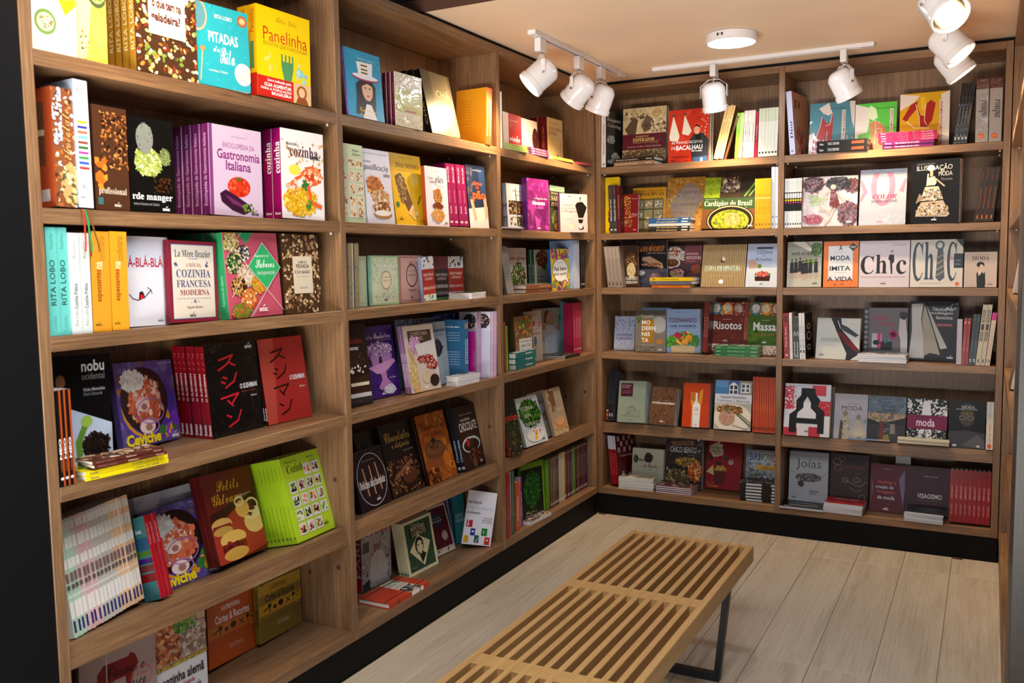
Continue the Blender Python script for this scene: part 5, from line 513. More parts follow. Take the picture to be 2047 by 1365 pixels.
('D',3,'F',1,1,(.8108,.0259,1.2723),(-2.13,12.38,.44),(.1598,.2253,.01),'9ca8c0','d0d4dc',0,'r .02 .02 .98 .98 a4b0c8|r 0 .55 1 1 c0c8d0|r .3 .08 .8 .12 2a3448|t .3 .16 .8 .24 2c3c5a n COZINHA|t .48 .27 .58 .3 2c3c5a n DE|t .28 .32 .8 .41 1c2a44 c Estações|o .52 .34 .26 .2 .006 6a7a9a|p b09080 .02,.4 .2,.35 .4,.5 .36,.56 .1,.58|e .42 .52 .06 .05 4a7a34|p 3a1c14 .28,.76 .78,.72 .76,.86 .3,.86|m .52 .7 .24 .06 26 .06 c83a4c,e08090,b86a30|m .5 .66 .14 .04 12 .04 a05030|m .28 .7 .06 .03 5 .04 4a8a34|m .75 .7 .06 .03 5 .04 4a8a34|m .5 .9 .3 .03 10 .03 e8f0ec|L .5 .93 .1 223','','pale blue cover with a hand and a slice of tuna third shelf'),
('D',3,'K',2,3,(.3138,-.0114,1.2869),(-1.75,0,0),(.2319,.0363,.1306),'d8b414','e4d8b8',['6a6878', 'd8b414'],'','t .25 .3 .7 .7 5a4410 b A cozinha de pensamento|t .06 .3 .15 .7 333 b S','yellow and grey books lying flat on the orange one, third shelf'),
('D',3,'K',1,0,(.3261,-.0169,1.2689),(-.35,0,0),(.2076,.0148,.14),'c8681c','e0d8c0',0,'','t .4 .25 .8 .75 4a2808 b A virtude da gula|t .05 .25 .15 .75 333 b Senac','orange paperback lying flat on the board, third shelf, back corner bay'),
('D',4,'F',1,1,(.0519,.1218,.9155),(1.27,9.78,-.27),(.1195,.1902,.0182),'a8aec4','8088a0',0,'n 0 0 1 .4 70 .07 4a5a98,c8cce0,6a7ab0|t .08 .45 .9 .57 d8dce8 s cozinhar|t .08 .47 .9 .585 4a5a88 s cozinhar|t .12 .6 .85 .72 4a5a88 s é preciso|n .05 .75 .95 .96 50 .05 7a88b0,d0d4e4','','small blue and white tiled cover, left end of the fourth shelf, back corner bay'),
('D',4,'F',1,1,(.2013,.0579,.9145),(1.57,6.6,-.55),(.17,.2289,.0181),'7a7468','5a544a',0,'r 0 0 1 .12 4a463e|e .78 .35 .25 .2 a8a8a4|m .1 .22 .1 .1 16 .06 3a5a24,5a7a34|r .2 .22 .62 .78 a8741c|t .18 .1 .62 .18 c8c4bc n Cozinha|t .22 .24 .5 .34 f0f0ec b MO|t .22 .38 .68 .48 f0f0ec b DERN|t .22 .52 .5 .62 f0f0ec b NIS|t .22 .66 .45 .76 f0f0ec b TA|r .72 .7 .92 .8 b87a24|t .2 .82 .65 .84 d8d4c8 n BEATRIZ ARAÚJO|n 0 .85 .7 1 24 .05 4a3a2a,6a5a44|L .84 .94 .12 fff','','grey and ochre cover with stacked white capitals, fourth shelf, back corner bay'),
('D',4,'F',1,1,(.2048,.129,.9152),(.03,9.05,-.09),(.1687,.241,.018),'8aa8c8','7898b8',0,'','','pale blue book standing behind the ochre cover, fourth shelf, back corner bay'),
('D',4,'F',4,8388609,(.3753,.0814,.9136),(1.26,3.78,-.84),(.1846,.2354,.0703),'8098bc','8a5a78',0,'l .006 6a82a8 0,0.2 1,0.2|l .006 6a82a8 0,0.42 1,0.42|l .006 6a82a8 0,0.6 1,0.6|l .006 6a82a8 0,0.85 1,0.85|t .25 .06 .7 .08 3a4a68 n Carolina Figueira da Costa|t .06 .2 .9 .3 5a1c44 b COZINHANDO|t .1 .33 .88 .41 1c1c2c c com economia|t .1 .43 .86 .45 3a4a68 n receitas inteligentes|m .5 .68 .42 .16 60 .1 3a8a24,b82438,e0c01c,e08a28,5a2a54,6ab83c,8a1c2c|e .35 .6 .1 .07 a8243a|e .68 .64 .09 .06 e08a24|e .55 .74 .1 .06 e09a28|l .06 e8cc28 .3,.72 .45,.8|m .14 .75 .14 .14 24 .08 3a8a24,5aa834|m .86 .72 .12 .14 24 .08 2a6a2c,4a8a3c|p c8b088 .14,.84 .86,.84 .84,1 .16,1|o .5 .84 .13 .07 .02 b89a70','','blue cover with a shopping bag of vegetables, fourth shelf, back corner bay'),
('D',4,'S',3,0,(.5855,.0342,.9302),(0,10.23,-.04),(.026,.2652,.0999),'6a2420','5a1c18',0,'s .3 .7 .3 .7 c89a80 n Risotos','','brown-red spines left of the Risotos cover, fourth shelf, back corner bay'),
('D',4,'F',1,1,(.5856,.1319,.9161),(.7,11.6,-.34),(.1878,.2755,.0183),'6a2418','4a1c14',0,'n 0 0 1 .26 70 .06 c8c0b0,8a8a7a,5a4a3a,d87a30|e .2 .13 .17 .12 3a6a80|m .2 .12 .13 .09 24 .05 d8d4c8,8a8478|e .52 .13 .16 .12 d07828|m .52 .12 .12 .09 24 .05 e0d8b8,a8905a|e .84 .13 .16 .12 8a4034|m .84 .12 .12 .09 24 .05 d0b8a8,8a6a5a|r 0 .26 1 .82 6a2418|n 0 .3 1 .8 20 .2 7a2c1c,6a2416|t .4 .33 .65 .35 d8c8b8 n Sandra Mallmann|t .15 .38 .95 .54 e0e4e8 b Risotos|L .5 .76 .14 e8e8ec|r 0 .82 1 1 c8b8a8|m .3 .95 .2 .1 26 .05 8a3a4a,c8b0a8,5a2028|n .5 .84 1 1 26 .06 8a4a2c,e0d0b8,a86a4a','','dark red cover lettered Risotos, fourth shelf, back corner bay'),
('D',4,'S',3,0,(.7812,.108,.9178),(-.39,3.88,1.32),(.0234,.2724,.0799),'7a3424','5a2418',0,'s .3 .7 .3 .7 c89a80 n Massas','','brown-red spines between the red and green pasta covers, fourth shelf'),
('D',4,'F',1,1,(.8077,.0991,.9158),(-.17,9.74,.13),(.1662,.2771,.018),'3a5a10','2c4410',0,'n 0 0 1 .26 70 .06 c8c0b0,8a8a7a,5a4a3a,d87a30|e .2 .13 .17 .12 3a6a80|m .2 .12 .13 .09 24 .05 d8d4c8,8a8478|e .52 .13 .16 .12 d07828|m .52 .12 .12 .09 24 .05 e0d8b8,a8905a|e .84 .13 .16 .12 8a4034|m .84 .12 .12 .09 24 .05 d0b8a8,8a6a5a|r 0 .26 1 .82 3c5c12|n 0 .3 1 .8 20 .2 44680f,345010|t .4 .33 .65 .35 d8c8b8 n Sandra Mallmann|t .15 .38 .95 .54 e0e4e8 b Massas|t .2 .57 .85 .66 8a5a28 c gourmet|L .5 .76 .14 e8e8ec|r 0 .82 1 1 c8b8a8|m .3 .95 .2 .1 26 .05 8a3a4a,c8b0a8,5a2028|n .5 .84 1 1 26 .06 8a4a2c,e0d0b8,a86a4a','','green cover lettered Massas, right end of the fourth shelf, back corner bay'),
('D',4,'K',3,7,(.662,-.0029,.9124),(1.04,0,-0),(.2275,.0574,.098),'1c6a2c','e0d8cc',0,'n 0 0 1 1 20 .15 d8d8d0,a8b8a0','t .3 .3 .68 .7 c8e0c8 c Entre o jardim e a horta|t .04 .35 .14 .65 c8e0c8 b Senac|t .82 .35 .95 .65 c8e0c8 n Gil','green books lying flat in front of the pasta cover, fourth shelf'),
('D',5,'S',1,0,(.0466,.0098,.5361),(2.68,20.84,-1.9),(.0123,.2623,.0803),'7a2c24','6a2420',0,'r .1 .7 .9 .82 d8c8a8|e .5 .9 .3 .03 c87830','','red-brown spine, left end of the fifth shelf, back corner bay'),
('D',5,'S',3,0,(.0469,.0106,.5364),(2.97,16.74,-.92),(.0396,.2813,.1654),'1c1e22','5a6068',0,'s .2 .7 .4 .6 888 n gastronomia|t .2 .88 .8 .94 ddd b S','','black spines with a grey side, fifth shelf, back corner bay'),
('D',5,'F',4,1,(.118,-.004,.5294),(3.26,16.29,-.88),(.1548,.2302,.1074),'8a9888','a8b4b0',0,'r .08 .06 .52 .38 4a1428|t .12 .1 .46 .13 d0b8bc s EM TORNO|t .12 .15 .4 .18 d0b8bc s DA MESA|t .12 .24 .46 .26 b89aa0 n A FRANÇA DE|t .12 .28 .46 .3 b89aa0 n CORRESPONDÊNCIAS|l .01 3a4438 .3,.85 .5,.7 .7,.72 .6,.62 .4,.65 .55,.55|l .01 3a4438 .15,.85 .85,.85|o .5 .72 .16 .08 .01 3a4438|l .01 3a4438 .8,.85 .78,.72 .84,.7|L .5 .95 .08 334','','grey-green covers with a line drawing, fifth shelf, back corner bay'),
('D',5,'F',2,1,(.3013,-.004,.5329),(-.26,17.95,.7),(.1421,.2059,.0733),'6a4a34','8a8078',0,'n 0 0 1 1 60 .1 7a5840,5c3e2a,4a3020|t .05 .39 .95 .46 e8e4dc b comidacomocultura|t .3 .35 .7 .365 c8b8a8 n massimo montanari|L .5 .92 .15 fff','','brown stone-textured cover, fifth shelf, back corner bay'),
('D',5,'F',2,1,(.4858,-.004,.5294),(2.04,15.59,-.69),(.1434,.2358,.0657),'bc3e12','4a5a70',0,'r .28 .2 .31 .42 d89028|r .34 .2 .37 .42 d89028|r .4 .2 .43 .42 d89028|p d89028 .28,.4 .46,.4 .44,.48 .42,.5 .42,1 .34,1 .34,.5 .3,.48|p d89028 .56,.5 .62,.18 .74,.12 .72,.4 .68,.5 .66,1 .58,1|p e4e4e8 .46,.22 .54,.22 .55,.42 .66,.5 .66,1 .4,1 .38,.5 .46,.42|t .44 .54 .6 .58 222 b À LUZ|t .44 .59 .6 .63 222 b DO SOL|r .45 .67 .58 .675 666|t .44 .7 .6 .72 555 n receitas|L .52 .95 .12 c84a20','','orange cover with a white bottle and cutlery, fifth shelf, back corner bay'),
('D',5,'F',1,1,(.6583,-.004,.5302),(6.3,12.6,.76),(.1884,.2584,.018),'d8d8dc','b8b8bc',0,'r 0 0 1 .28 5a8ab8|r .02 .14 .34 .28 3a78a8|r .35 0 .65 .28 3a5a98|p e8e8e8 .38,.28 .38,.1 .5,.03 .62,.1 .62,.28|r .4 .1 .48 .18 2a3438|r .51 .1 .6 .18 2a3438|r .4 .2 .48 .27 2a3438|r .51 .2 .6 .27 2a3438|r .66 0 1 .28 8a8878|r .7 .05 .95 .24 e8e8e8|r .72 .07 .8 .14 4a5458|r .84 .07 .92 .14 4a5458|r .72 .16 .8 .22 4a5458|r .84 .16 .92 .22 4a5458|t .15 .31 .85 .38 444 s Chapada Diamantina|t .05 .39 .95 .44 666 i Culinária e História|r 0 .46 1 1 b8b0a0|e .5 .76 .52 .28 dcd4c4|m .42 .6 .36 .1 60 .07 7a4a1c,a8742c,5a3a14,c89040|e .35 .76 .22 .16 b88a70|m .35 .76 .2 .14 60 .04 c89a80,a87860,e0c0a8|m .36 .62 .1 .04 8 .05 3a6a24|l .035 4a5a24 .62,.68 .98,.9|l .03 5a6a2c .66,.66 1,.84|l .015 4a4038 .5,.9 .9,.98','','cover with a blue shuttered window and a plate of rice, fifth shelf, back corner bay'),
('D',5,'S',10,1023,(.8596,-.0041,.5277),(1.46,12.6,-2.01),(.1151,.2857,.13),'a83c1c','8a3018',0,'r .4 0 .55 1 c05a34|s .3 .6 .3 .7 d87a50 n Gastronomia de|r .3 .9 .7 .96 3a1c14','','orange-red spines, right end of the fifth shelf, back corner bay'),
('D',6,'S',4,0,(.067,.0293,.1674),(-9.64,4.25,-7.65),(.0496,.2704,.2007),'8a141c','5a1014',0,'r 0 0 1 .28 c8c8d4|s .35 .8 .35 .65 c87a80 n Comida','r 0.1 0.02 0.22 0.12 b0a8a8|r 0.4 0.02 0.52 0.12 b0a8a8|r 0.7 0.02 0.82 0.12 b0a8a8|r 0.25 0.13 0.37 0.23 b0a8a8|r 0.55 0.13 0.67 0.23 b0a8a8|r 0.85 0.13 0.97 0.23 b0a8a8|r 0.1 0.25 0.22 0.35 b0a8a8|r 0.4 0.25 0.52 0.35 b0a8a8|r 0.7 0.25 0.82 0.35 b0a8a8|r 0.25 0.75 0.37 0.85 b0a8a8|r 0.6 0.8 0.72 0.90 b0a8a8|t .2 .4 .9 .45 d0a8a8 s Comida & cultura','red and white spines with a chequered side bottom shelf'),
('D',6,'F',2,1,(.1481,.1378,.155),(.53,9.32,-.34),(.1854,.1998,.0304),'b4b49c','a0a090',0,'m .52 .25 .14 .14 50 .05 2a201c,4a3a30|m .12 .3 .08 .12 20 .05 3a3a34,5a5a50|t .18 .27 .44 .36 1c1818 b Hora|t .36 .41 .8 .52 7a2028 c do Lanche|n .5 .56 .8 .6 6 .03 8a8a7a','','beige snack book standing behind the pile, bottom shelf, back corner bay'),
('D',6,'K',9,0,(.1232,.0038,.1525),(2.71,0,-0),(.1985,.0685,.0611),'ccd0cc','d8dcd8',0,'n 0 0 1 1 40 .12 5a4a3a,b8a888,8a7a60|t .35 .5 .75 .7 1c1818 b Hora do Lanche','','white thin magazines in a pile, bottom shelf, back corner bay'),
('D',6,'F',2,1,(.3501,.1359,.1541),(.83,6.22,-.63),(.2042,.2815,.029),'241c18','c8ccd4',0,'n 0 0 1 .3 40 .12 3a2c24,1c1612,4a3a40|p 8a6a4a .12,.09 .76,.05 .78,.14 .2,.17|t .26 .08 .7 .13 1c1410 n COZINHA CAIPIRA|t .12 .18 .84 .3 b8bcc4 b CHICO BENTO|t .6 .33 .8 .35 8a8a8a n receitas|m .6 .48 .35 .1 60 .06 8a6a24,c8a840,3a5a24,5a3a1c|m .8 .65 .2 .2 50 .08 b8501c,d87a30,e8b868,7a2c14|m .3 .8 .35 .18 70 .08 5a4a2c,8a7a4c,c8b078,3a3424|n 0 .9 1 1 20 .1 5a4a3c,3a2c24','',"dark children's cookbook with white rounded capitals, bottom shelf, back corner bay"),
('D',6,'K',4,0,(.3337,.0019,.1525),(2.38,0,-0),(.2052,.0412,.13),'5a3450','d8d0d8',0,'n 0 0 1 1 50 .12 5a5428,b8a878,7a2030,3a2c24,8a8a48','r .02 .25 .98 .75 d8d0d8','purple edged books lying flat with a food photo on top, bottom shelf'),
('D',6,'F',1,1,(.5568,.1902,.1591),(1.33,15.48,.35),(.1945,.2612,.0204),'8e0e1a','6a0a14',0,'m .27 .18 .2 .16 20 .1 e0c8b0,d8c0a0|r .1 .13 .46 .17 2a8a3a|t .12 .14 .44 .165 d8e8d0 b AS MELHORES|t .14 .19 .42 .23 8a2a1c b RECEITAS da|t .16 .24 .38 .3 2a7a2c c Magali|m .12 .36 .08 .06 20 .03 2a1410,5a3018|m .35 .46 .08 .06 20 .03 2a1410,6a4030|m .52 .34 .08 .06 20 .03 3a1c14,8a6a50|m .7 .42 .08 .06 20 .03 c8b8a0,4a241c|p c8b878 .02,.66 .2,.5 .24,.72|m .42 .6 .17 .1 50 .04 c89a40,8a5a24,e0c078|p 5a1c10 .24,.62 .58,.62 .54,.86 .48,.9 .34,.9 .28,.85|n .05 .88 .25 .9 6 .02 e8e0e0|t .1 .93 .38 .96 e0b020 b NOVAS IDEIAS','',"red children's cookbook with a chocolate cup, bottom shelf, back corner bay"),
('D',6,'F',1,1,(.7841,.165,.1554),(.18,8.31,-.14),(.1791,.2407,.02),'8a94a0','7a8490',0,'n 0 .2 1 1 70 .1 5a6a5a,3a4a44,b8c4cc,8a5a34,4a5a68|r .1 .05 1 .28 a8b0bc|t .12 .07 .4 .24 2a4a8a b BRI|t .4 .07 .7 .24 3a7a34 b NCA|t .7 .08 1 .25 a82a30 b NDO|r .3 .33 .95 .44 c89a30|t .5 .35 .9 .42 3a2a10 c mônica|p d0d4e0 .05,.6 .2,.7 .1,1 0,1','',"shrink-wrapped children's book with coloured capitals, right end of the bottom shelf, back corner bay"),
('D',6,'K',6,0,(.791,.0246,.1525),(4.73,0,-0),(.1541,.0997,.1203),'1c1612','c0c4c8',0,'n 0 0 1 1 60 .12 5a4a3a,b0a8a0,2a2420,8a7a6a','r .2 .2 .72 .8 c0c4c8',"shiny dark children's books piled flat, bottom shelf, back corner bay"),
('D',6,'K',6,0,(.9481,.031,.1525),(3,0,0),(.0229,.1017,.13),'2a2a2c','c0c4c8',0,'','r .2 .2 .9 .8 c0c4c8','narrow pile beside the shiny dark pile, bottom shelf'),
('E',1,'S',1,1,(1.0293,.0136,1.9243),(-8.43,.62,-4.58),(.0276,.309,.2304),'c8ccec','c08868',0,'s .45 .75 .3 .8 3a3c50 s Dior|t .25 .93 .7 .96 333 b S','t .1 .12 .5 .25 5a3a2c s D|m .4 .75 .3 .25 24 .14 a83c20,d08a60,8a8a90','white spine with a coral side, left end of the top shelf, right back bay'),
('E',1,'F',1,1,(1.0969,.1304,1.9252),(.74,8.59,.2),(.2123,.2627,.018),'4a8898','d8d0c8',0,'p d8d0c8 .88,0 1,0 1,.5 .94,.4 .9,.15|p d8d0c8 0,.6 .12,.55 .1,1 0,1|p e0d4c8 .2,.1 .42,0 .5,.2 .42,.25 .3,.2|p a81c24 .28,.26 .38,.4 .46,.38 .5,.18 .52,.24 .52,.6 .46,1 .06,1 .1,.7 .22,.5|l .012 e8e0d8 .28,.26 .24,.45 .14,.7 .12,.95|l .012 e8e0d8 .5,.2 .46,.42 .36,.44|l .01 e8e0d8 .4,.55 .38,1|t .46 .1 .8 .13 2a4a58 b MÉTODO DE MODELAGEM|r .72 .16 .8 .78 d8d0c8|s .18 .78 .73 .79 8a2a28 b VENDO MODA BÁSICA','','teal cover with a red dress, top shelf, right back bay'),
('E',1,'F',1,1,(1.3131,.1304,1.9244),(.38,8.17,-.09),(.1881,.2407,.018),'5ac84a','e0e0d0',0,'p e8e0d8 0,0 .3,.08 .35,.35 .3,.6 .1,.62 0,.9|p e0f0c8 .3,.1 .38,.05 .5,.12 .55,.3 .45,.36 .32,.3|p c8845c .35,.42 .5,.36 .6,.4 .72,.5 .8,.66 .66,.7 .66,1 .36,1 .4,.7|o .58 .58 .08 .06 .012 f0e0d0|l .01 f0e0d0 .5,.38 .48,1|l .01 f0e0d0 .36,.4 .5,.36 .62,.42|t .5 .1 .95 .13 2a6a28 b MÉTODO DE MODELAGEM|r .84 .14 .92 .7 e8e8d8|s .16 .7 .85 .91 8a3a28 b PLANA MASCULINA','','green cover with a shirt drawing, top shelf, right back bay'),
('E',1,'F',1,1,(1.5163,.1263,1.9244),(.84,8.2,-.2),(.2151,.2691,.018),'dca818','d8d0c8',0,'p e8dcd0 0,0 .4,.05 .3,.15 .1,.25 0,.3|p e8dcd0 .82,.05 1,0 1,1 .8,1 .86,.5|p e8c030 .4,.06 .52,.08 .5,.3 .44,.3|p a8221c .05,.45 .22,.2 .36,.14 .34,.28 .2,.42 .14,.5|p a8221c .32,.18 .42,.4 .5,.42 .54,.2 .62,.14 .72,.2 .66,.5 .56,.62 .42,.6 .38,.4|l .012 f0e0d0 .32,.2 .4,.45 .4,.6|l .012 f0e0d0 .52,.2 .5,.5 .56,.6|p a8221c .25,.7 .4,.66 .5,.75 .45,.85 .25,.8|l .03 f0d0a0 .14,.5 .3,.62 .6,.64|r .8 .15 .87 .95 e8dcd0|s .17 .94 .81 .86 a8281c b MODELAGEM PLANA FEMININA','','yellow cover with a red jacket drawing, top shelf, right back bay'),
('E',1,'K',2,3,(1.1574,-.0036,1.9218),(-1.45,0,-0),(.2299,.056,.13),'141416','e0c8b8',0,'','t .22 .3 .45 .75 d8d8d8 s TECIDOS|t .06 .35 .14 .7 e8e8e8 b Senac|r .7 .3 .94 .75 a83a24','black books lying flat under the red dress cover, top shelf'),
('E',1,'K',4,15,(1.437,-.0085,1.9518),(1.71,0,0),(.2521,.0443,.12),'a01048','c8a0a8',0,'','t .05 .3 .13 .7 f0d8e4 b Senac|t .53 .1 .65 .9 5a1038 b colhei|t .74 .3 .93 .7 f0c0d8 n Adriana Mont Bay','magenta books lying flat on the purple pair, top shelf, right back bay'),
('E',1,'K',2,3,(1.457,-.0077,1.9218),(.69,0,0),(.2202,.0305,.13),'74145c','c8a0b8',0,'','t .25 .25 .72 .75 e8c8e0 b Nas sombras de um sonho|t .05 .3 .18 .7 e8c8e0 b Senac','purple paperbacks lying flat under the magenta books, top shelf, right back bay'),
('E',1,'S',4,15,(1.7542,.0077,1.926),(-.97,2.01,6.51),(.0553,.2685,.12),'18181a','101012',0,'s .4 .7 .35 .65 a8a098 n moda|r .8 0 1 1 3a3a3a|t .25 .9 .75 .94 e8e8e8 b S','','shiny black spines leaning to the right, top shelf, right back bay'),
('E',1,'S',1,1,(1.8434,.011,1.9237),(.42,.88,-.33),(.0508,.2809,.12),'9c948c','4a3024',0,'r 0 0 1 .16 5a3428|n 0 0 1 .16 30 .15 8a5a48,3a2018,7a4a3c|S .34 .62 .25 .85 3a2a30 i roupa|e .45 .9 .26 .045 c8642c|t .3 .885 .6 .91 e8b090 n Senac','','thick grey spine lettered roupa, the left of two, top shelf, right back bay'),
('E',1,'S',1,1,(1.8969,.0127,1.9225),(.34,.35,.02),(.0505,.282,.12),'a09890','4a3024',0,'r 0 0 1 .16 5a3428|n 0 0 1 .16 30 .15 8a5a48,3a2018,7a4a3c|S .34 .62 .25 .85 3a2a30 i roupa|e .45 .9 .26 .045 c8642c|t .3 .885 .6 .91 e8b090 n Senac','','thick grey spine lettered roupa, the right of two, top shelf, right back bay'),
('E',2,'S',7,127,(1.0066,.0123,1.5662),(.21,.08,.06),(.0824,.2428,.13),'d8dcdc','a03a1c',0,'r 0 .28 1 .66 16181c|r .1 .3 .9 .4 e8e8e8|r .15 .42 .85 .46 d8c81c|r .15 .48 .85 .5 c82a8a|s .05 .22 .35 .65 555 n Inovação|r .25 .9 .75 .94 333','','white and black spines with yellow and pink bars second shelf'),
('E',2,'F',1,1,(1.0874,.0277,1.5693),(2.94,5.78,.29),(.2554,.2455,.0197),'d0c4c4','6a3a2c',0,'m .2 .15 .2 .18 70 .05 4a2024,7a4048,2a1014,8a5a60|m .9 .2 .15 .15 50 .04 5a2c30,8a5058,3a181c|m .65 .15 .24 .14 90 .035 2a2224,4a3c40,1c1618|m .85 .75 .2 .25 80 .05 5a2c34,8a4a54,3a1c20|m .2 .85 .2 .1 40 .04 9a3a50,c86a7c|p 6a1c1c .52,.28 .62,.28 .64,.42 .7,.6 .6,.66 .5,.58|l .03 c8a898 .54,.62 .5,.75 .32,.62|l .03 c8a898 .6,.64 .52,.85 .42,.97|l .02 c8a898 .5,.3 .42,.36 .48,.42|l .02 c8a898 .62,.32 .72,.45 .86,.47|e .56 .22 .05 .05 d8b8a8|t .12 .37 .3 .41 7ac83c b NOVAS|t .12 .43 .46 .47 7ac83c b TECNOLOGIAS|t .12 .49 .4 .53 7ac83c b APLICADAS|t .12 .55 .34 .59 7ac83c b À MODA|t .3 .68 .5 .7 333 n design, produção|t .3 .71 .48 .73 333 n marketing|L .86 .92 .1 fff','','pink cover with a running woman and flower shapes, second shelf, right back bay'),
('E',2,'F',1,1,(1.3526,.0256,1.568),(-.1,8.72,.23),(.207,.2688,.008),'a0a8b8','6a6a88',0,'o .5 .3 .26 .36 .12 b07a94|l .1 b07a94 .0,.2 .12,.4 .0,.55|l .1 b07a94 1,.2 .9,.4|r 0 .0 1 .06 98a0b0|t .34 .12 .62 .14 a85a7a n tendências|t .28 .45 .8 .53 b02858 i COLOR|t .26 .55 .82 .6 3a3c48 s FORECASTING|L .45 .94 .13 b85a70','','grey and pink cover lettered Color Forecasting, second shelf, right back bay'),
('E',2,'F',2,1,(1.5817,.0256,1.5667),(-8,1,-.41),(.2048,.2929,.0855),'101012','c8b4a8',0,'t .12 .05 .5 .07 888 n MARCELO BRUNO|t .12 .07 .86 .18 d8d4cc n ILUSTRAÇÃO|t .62 .16 .7 .2 d8d4cc n DE|t .58 .19 .86 .26 d8d4cc n MODA|t .62 .29 .86 .33 888 n Técnicas|e .42 .13 .08 .05 c8c8d0|p e0a888 .4,.16 .46,.16 .46,.26 .4,.26|p c8beb0 .36,.28 .5,.26 .54,.36 .5,.4 .34,.4|l .03 d8d0c8 .36,.22 .34,.4|l .03 c8a890 .52,.3 .7,.42|p c8b8a4 .3,.42 .58,.42 .68,.62 .2,.64|p 8a7a6c .18,.52 .1,.68 .3,.6|p b0a08c .22,.66 .68,.64 .82,.86 .76,.9 .1,.88 .12,.8|m .45 .55 .2 .1 50 .05 d8ccc0,a89884,7a6a5a,3a3434|m .46 .78 .34 .1 90 .05 d8ccc0,b8a890,8a7868,4a3e38,c8a058|L .5 .94 .11 fff','','black cover with a figure in a white ball gown, second shelf'),
('E',2,'S',4,15,(1.8505,.0115,1.569),(-.89,1.41,5.6),(.0749,.2434,.12),'2a2018','1c1610',0,'s .36 .76 .4 .62 c06424 b A Evolução da Indumentária|s .04 .22 .4 .6 b05a24 n Marie|r 0 0 .05 1 7a4a1c|r .35 .88 .6 .95 c86a2c','','dark brown spines with orange lettering leaning right, second shelf, right back bay'),
('E',3,'F',1,1,(1.0184,.0262,1.2714),(1.86,7.98,-.21),(.1641,.2272,.018),'a8a898','8a7a6a',0,'p 8a8a7c 0,0 .6,0 1,.35 0,.4|p c8c8b8 .1,0 .5,0 .9,.3|m .85 .18 .16 .16 30 .08 3a5a2c,6a8a48|r .5 .38 .8 .5 7a9a3c|r 0 .4 .5 .6 9a9a8c|r 0 .8 1 1 b0b0a0|l .01 e0e0d4 0,.55 1,.6|t .12 .2 .9 .28 141414 c moda sob medida|t .16 .29 .85 .31 444 n guia prático|e 0.14 0.41 .028 .03 4a342c|p 16161a 0.090,0.45 0.190,0.45 0.200,0.69 0.080,0.69|l .02 b89080 0.120,0.69 0.120,0.83|l .02 b89080 0.170,0.69 0.170,0.83|e 0.26 0.40 .028 .03 4a342c|p 16161a 0.210,0.44 0.310,0.44 0.320,0.68 0.200,0.68|l .02 b89080 0.240,0.68 0.240,0.82|l .02 b89080 0.290,0.68 0.290,0.82|e 0.38 0.38 .028 .03 4a342c|p 16161a 0.330,0.42 0.430,0.42 0.440,0.66 0.320,0.66|l .02 b89080 0.360,0.66 0.360,0.80|l .02 b89080 0.410,0.66 0.410,0.80|e 0.47 0.43 .028 .03 4a342c|p 16161a 0.420,0.47 0.520,0.47 0.530,0.71 0.410,0.71|l .02 b89080 0.450,0.71 0.450,0.85|l .02 b89080 0.500,0.71 0.500,0.85|e 0.56 0.42 .028 .03 4a342c|p 16161a 0.510,0.46 0.610,0.46 0.620,0.70 0.500,0.70|l .02 b89080 0.540,0.70 0.540,0.84|l .02 b89080 0.590,0.70 0.590,0.84|e 0.68 0.41 .028 .03 4a342c|p 16161a 0.630,0.45 0.730,0.45 0.740,0.69 0.620,0.69|l .02 b89080 0.660,0.69 0.660,0.83|l .02 b89080 0.710,0.69 0.710,0.83|e 0.84 0.40 .028 .03 4a342c|p 16161a 0.790,0.44 0.890,0.44 0.900,0.68 0.780,0.68|l .02 b89080 0.820,0.68 0.820,0.82|l .02 b89080 0.870,0.68 0.870,0.82|L .82 .92 .15 223','','cover with a row of women in black dresses, third shelf, right back bay'),
('E',3,'F',1,1,(1.1934,.0251,1.2712),(2.31,7.2,-.31),(.1609,.2253,.018),'d8742c','c8c8c8',0,'r .14 .1 .84 .84 d4d4d8|t .44 .08 .54 .2 1c2434 b A|t .3 .235 .64 .25 666 n ANDRÉ CARVALHAL|t .2 .31 .76 .42 1c2434 b MODA|t .34 .45 .62 .465 666 n com texto inédito|t .18 .54 .78 .64 1c2434 b IMITA|t .3 .67 .66 .685 666 n um mundo às avessas|t .12 .77 .84 .87 1c2434 b A VIDA|p 24343c .72,.13 .84,.04 .97,.13 .84,.22|t .77 .11 .91 .15 e8e8e8 b novo|L .55 .94 .1 222|t .3 .93 .42 .96 222 b fgv','','orange framed cover with dark blue capitals, third shelf, right back bay'),
('E',3,'F',1,1,(1.3587,.0207,1.2711),(.72,6.36,-0),(.2234,.2238,.0198),'c4bcc4','a8a0a8',0,'t .66 .08 .92 .12 333 n por Gloria Kalil|t .03 .32 .3 .72 17171c s C|t .33 .3 .56 .7 17171c s h|t .74 .42 .94 .72 17171c s c|e .65 .24 .025 .03 2a1c18|p 17171c .6,.3 .69,.3 .7,.45 .66,.5 .67,.7 .64,.72 .62,.5|p 17171c .6,.3 .58,.4 .62,.44|e .65 .25 .018 .025 c8a090|t .04 .76 .92 .79 8a4a5a s UM GUIA DE MODA E ESTILO PARA O SÉCULO XXI|L .49 .92 .11 222','','white cover with large black serif letters and a slim woman as the i, third shelf'),
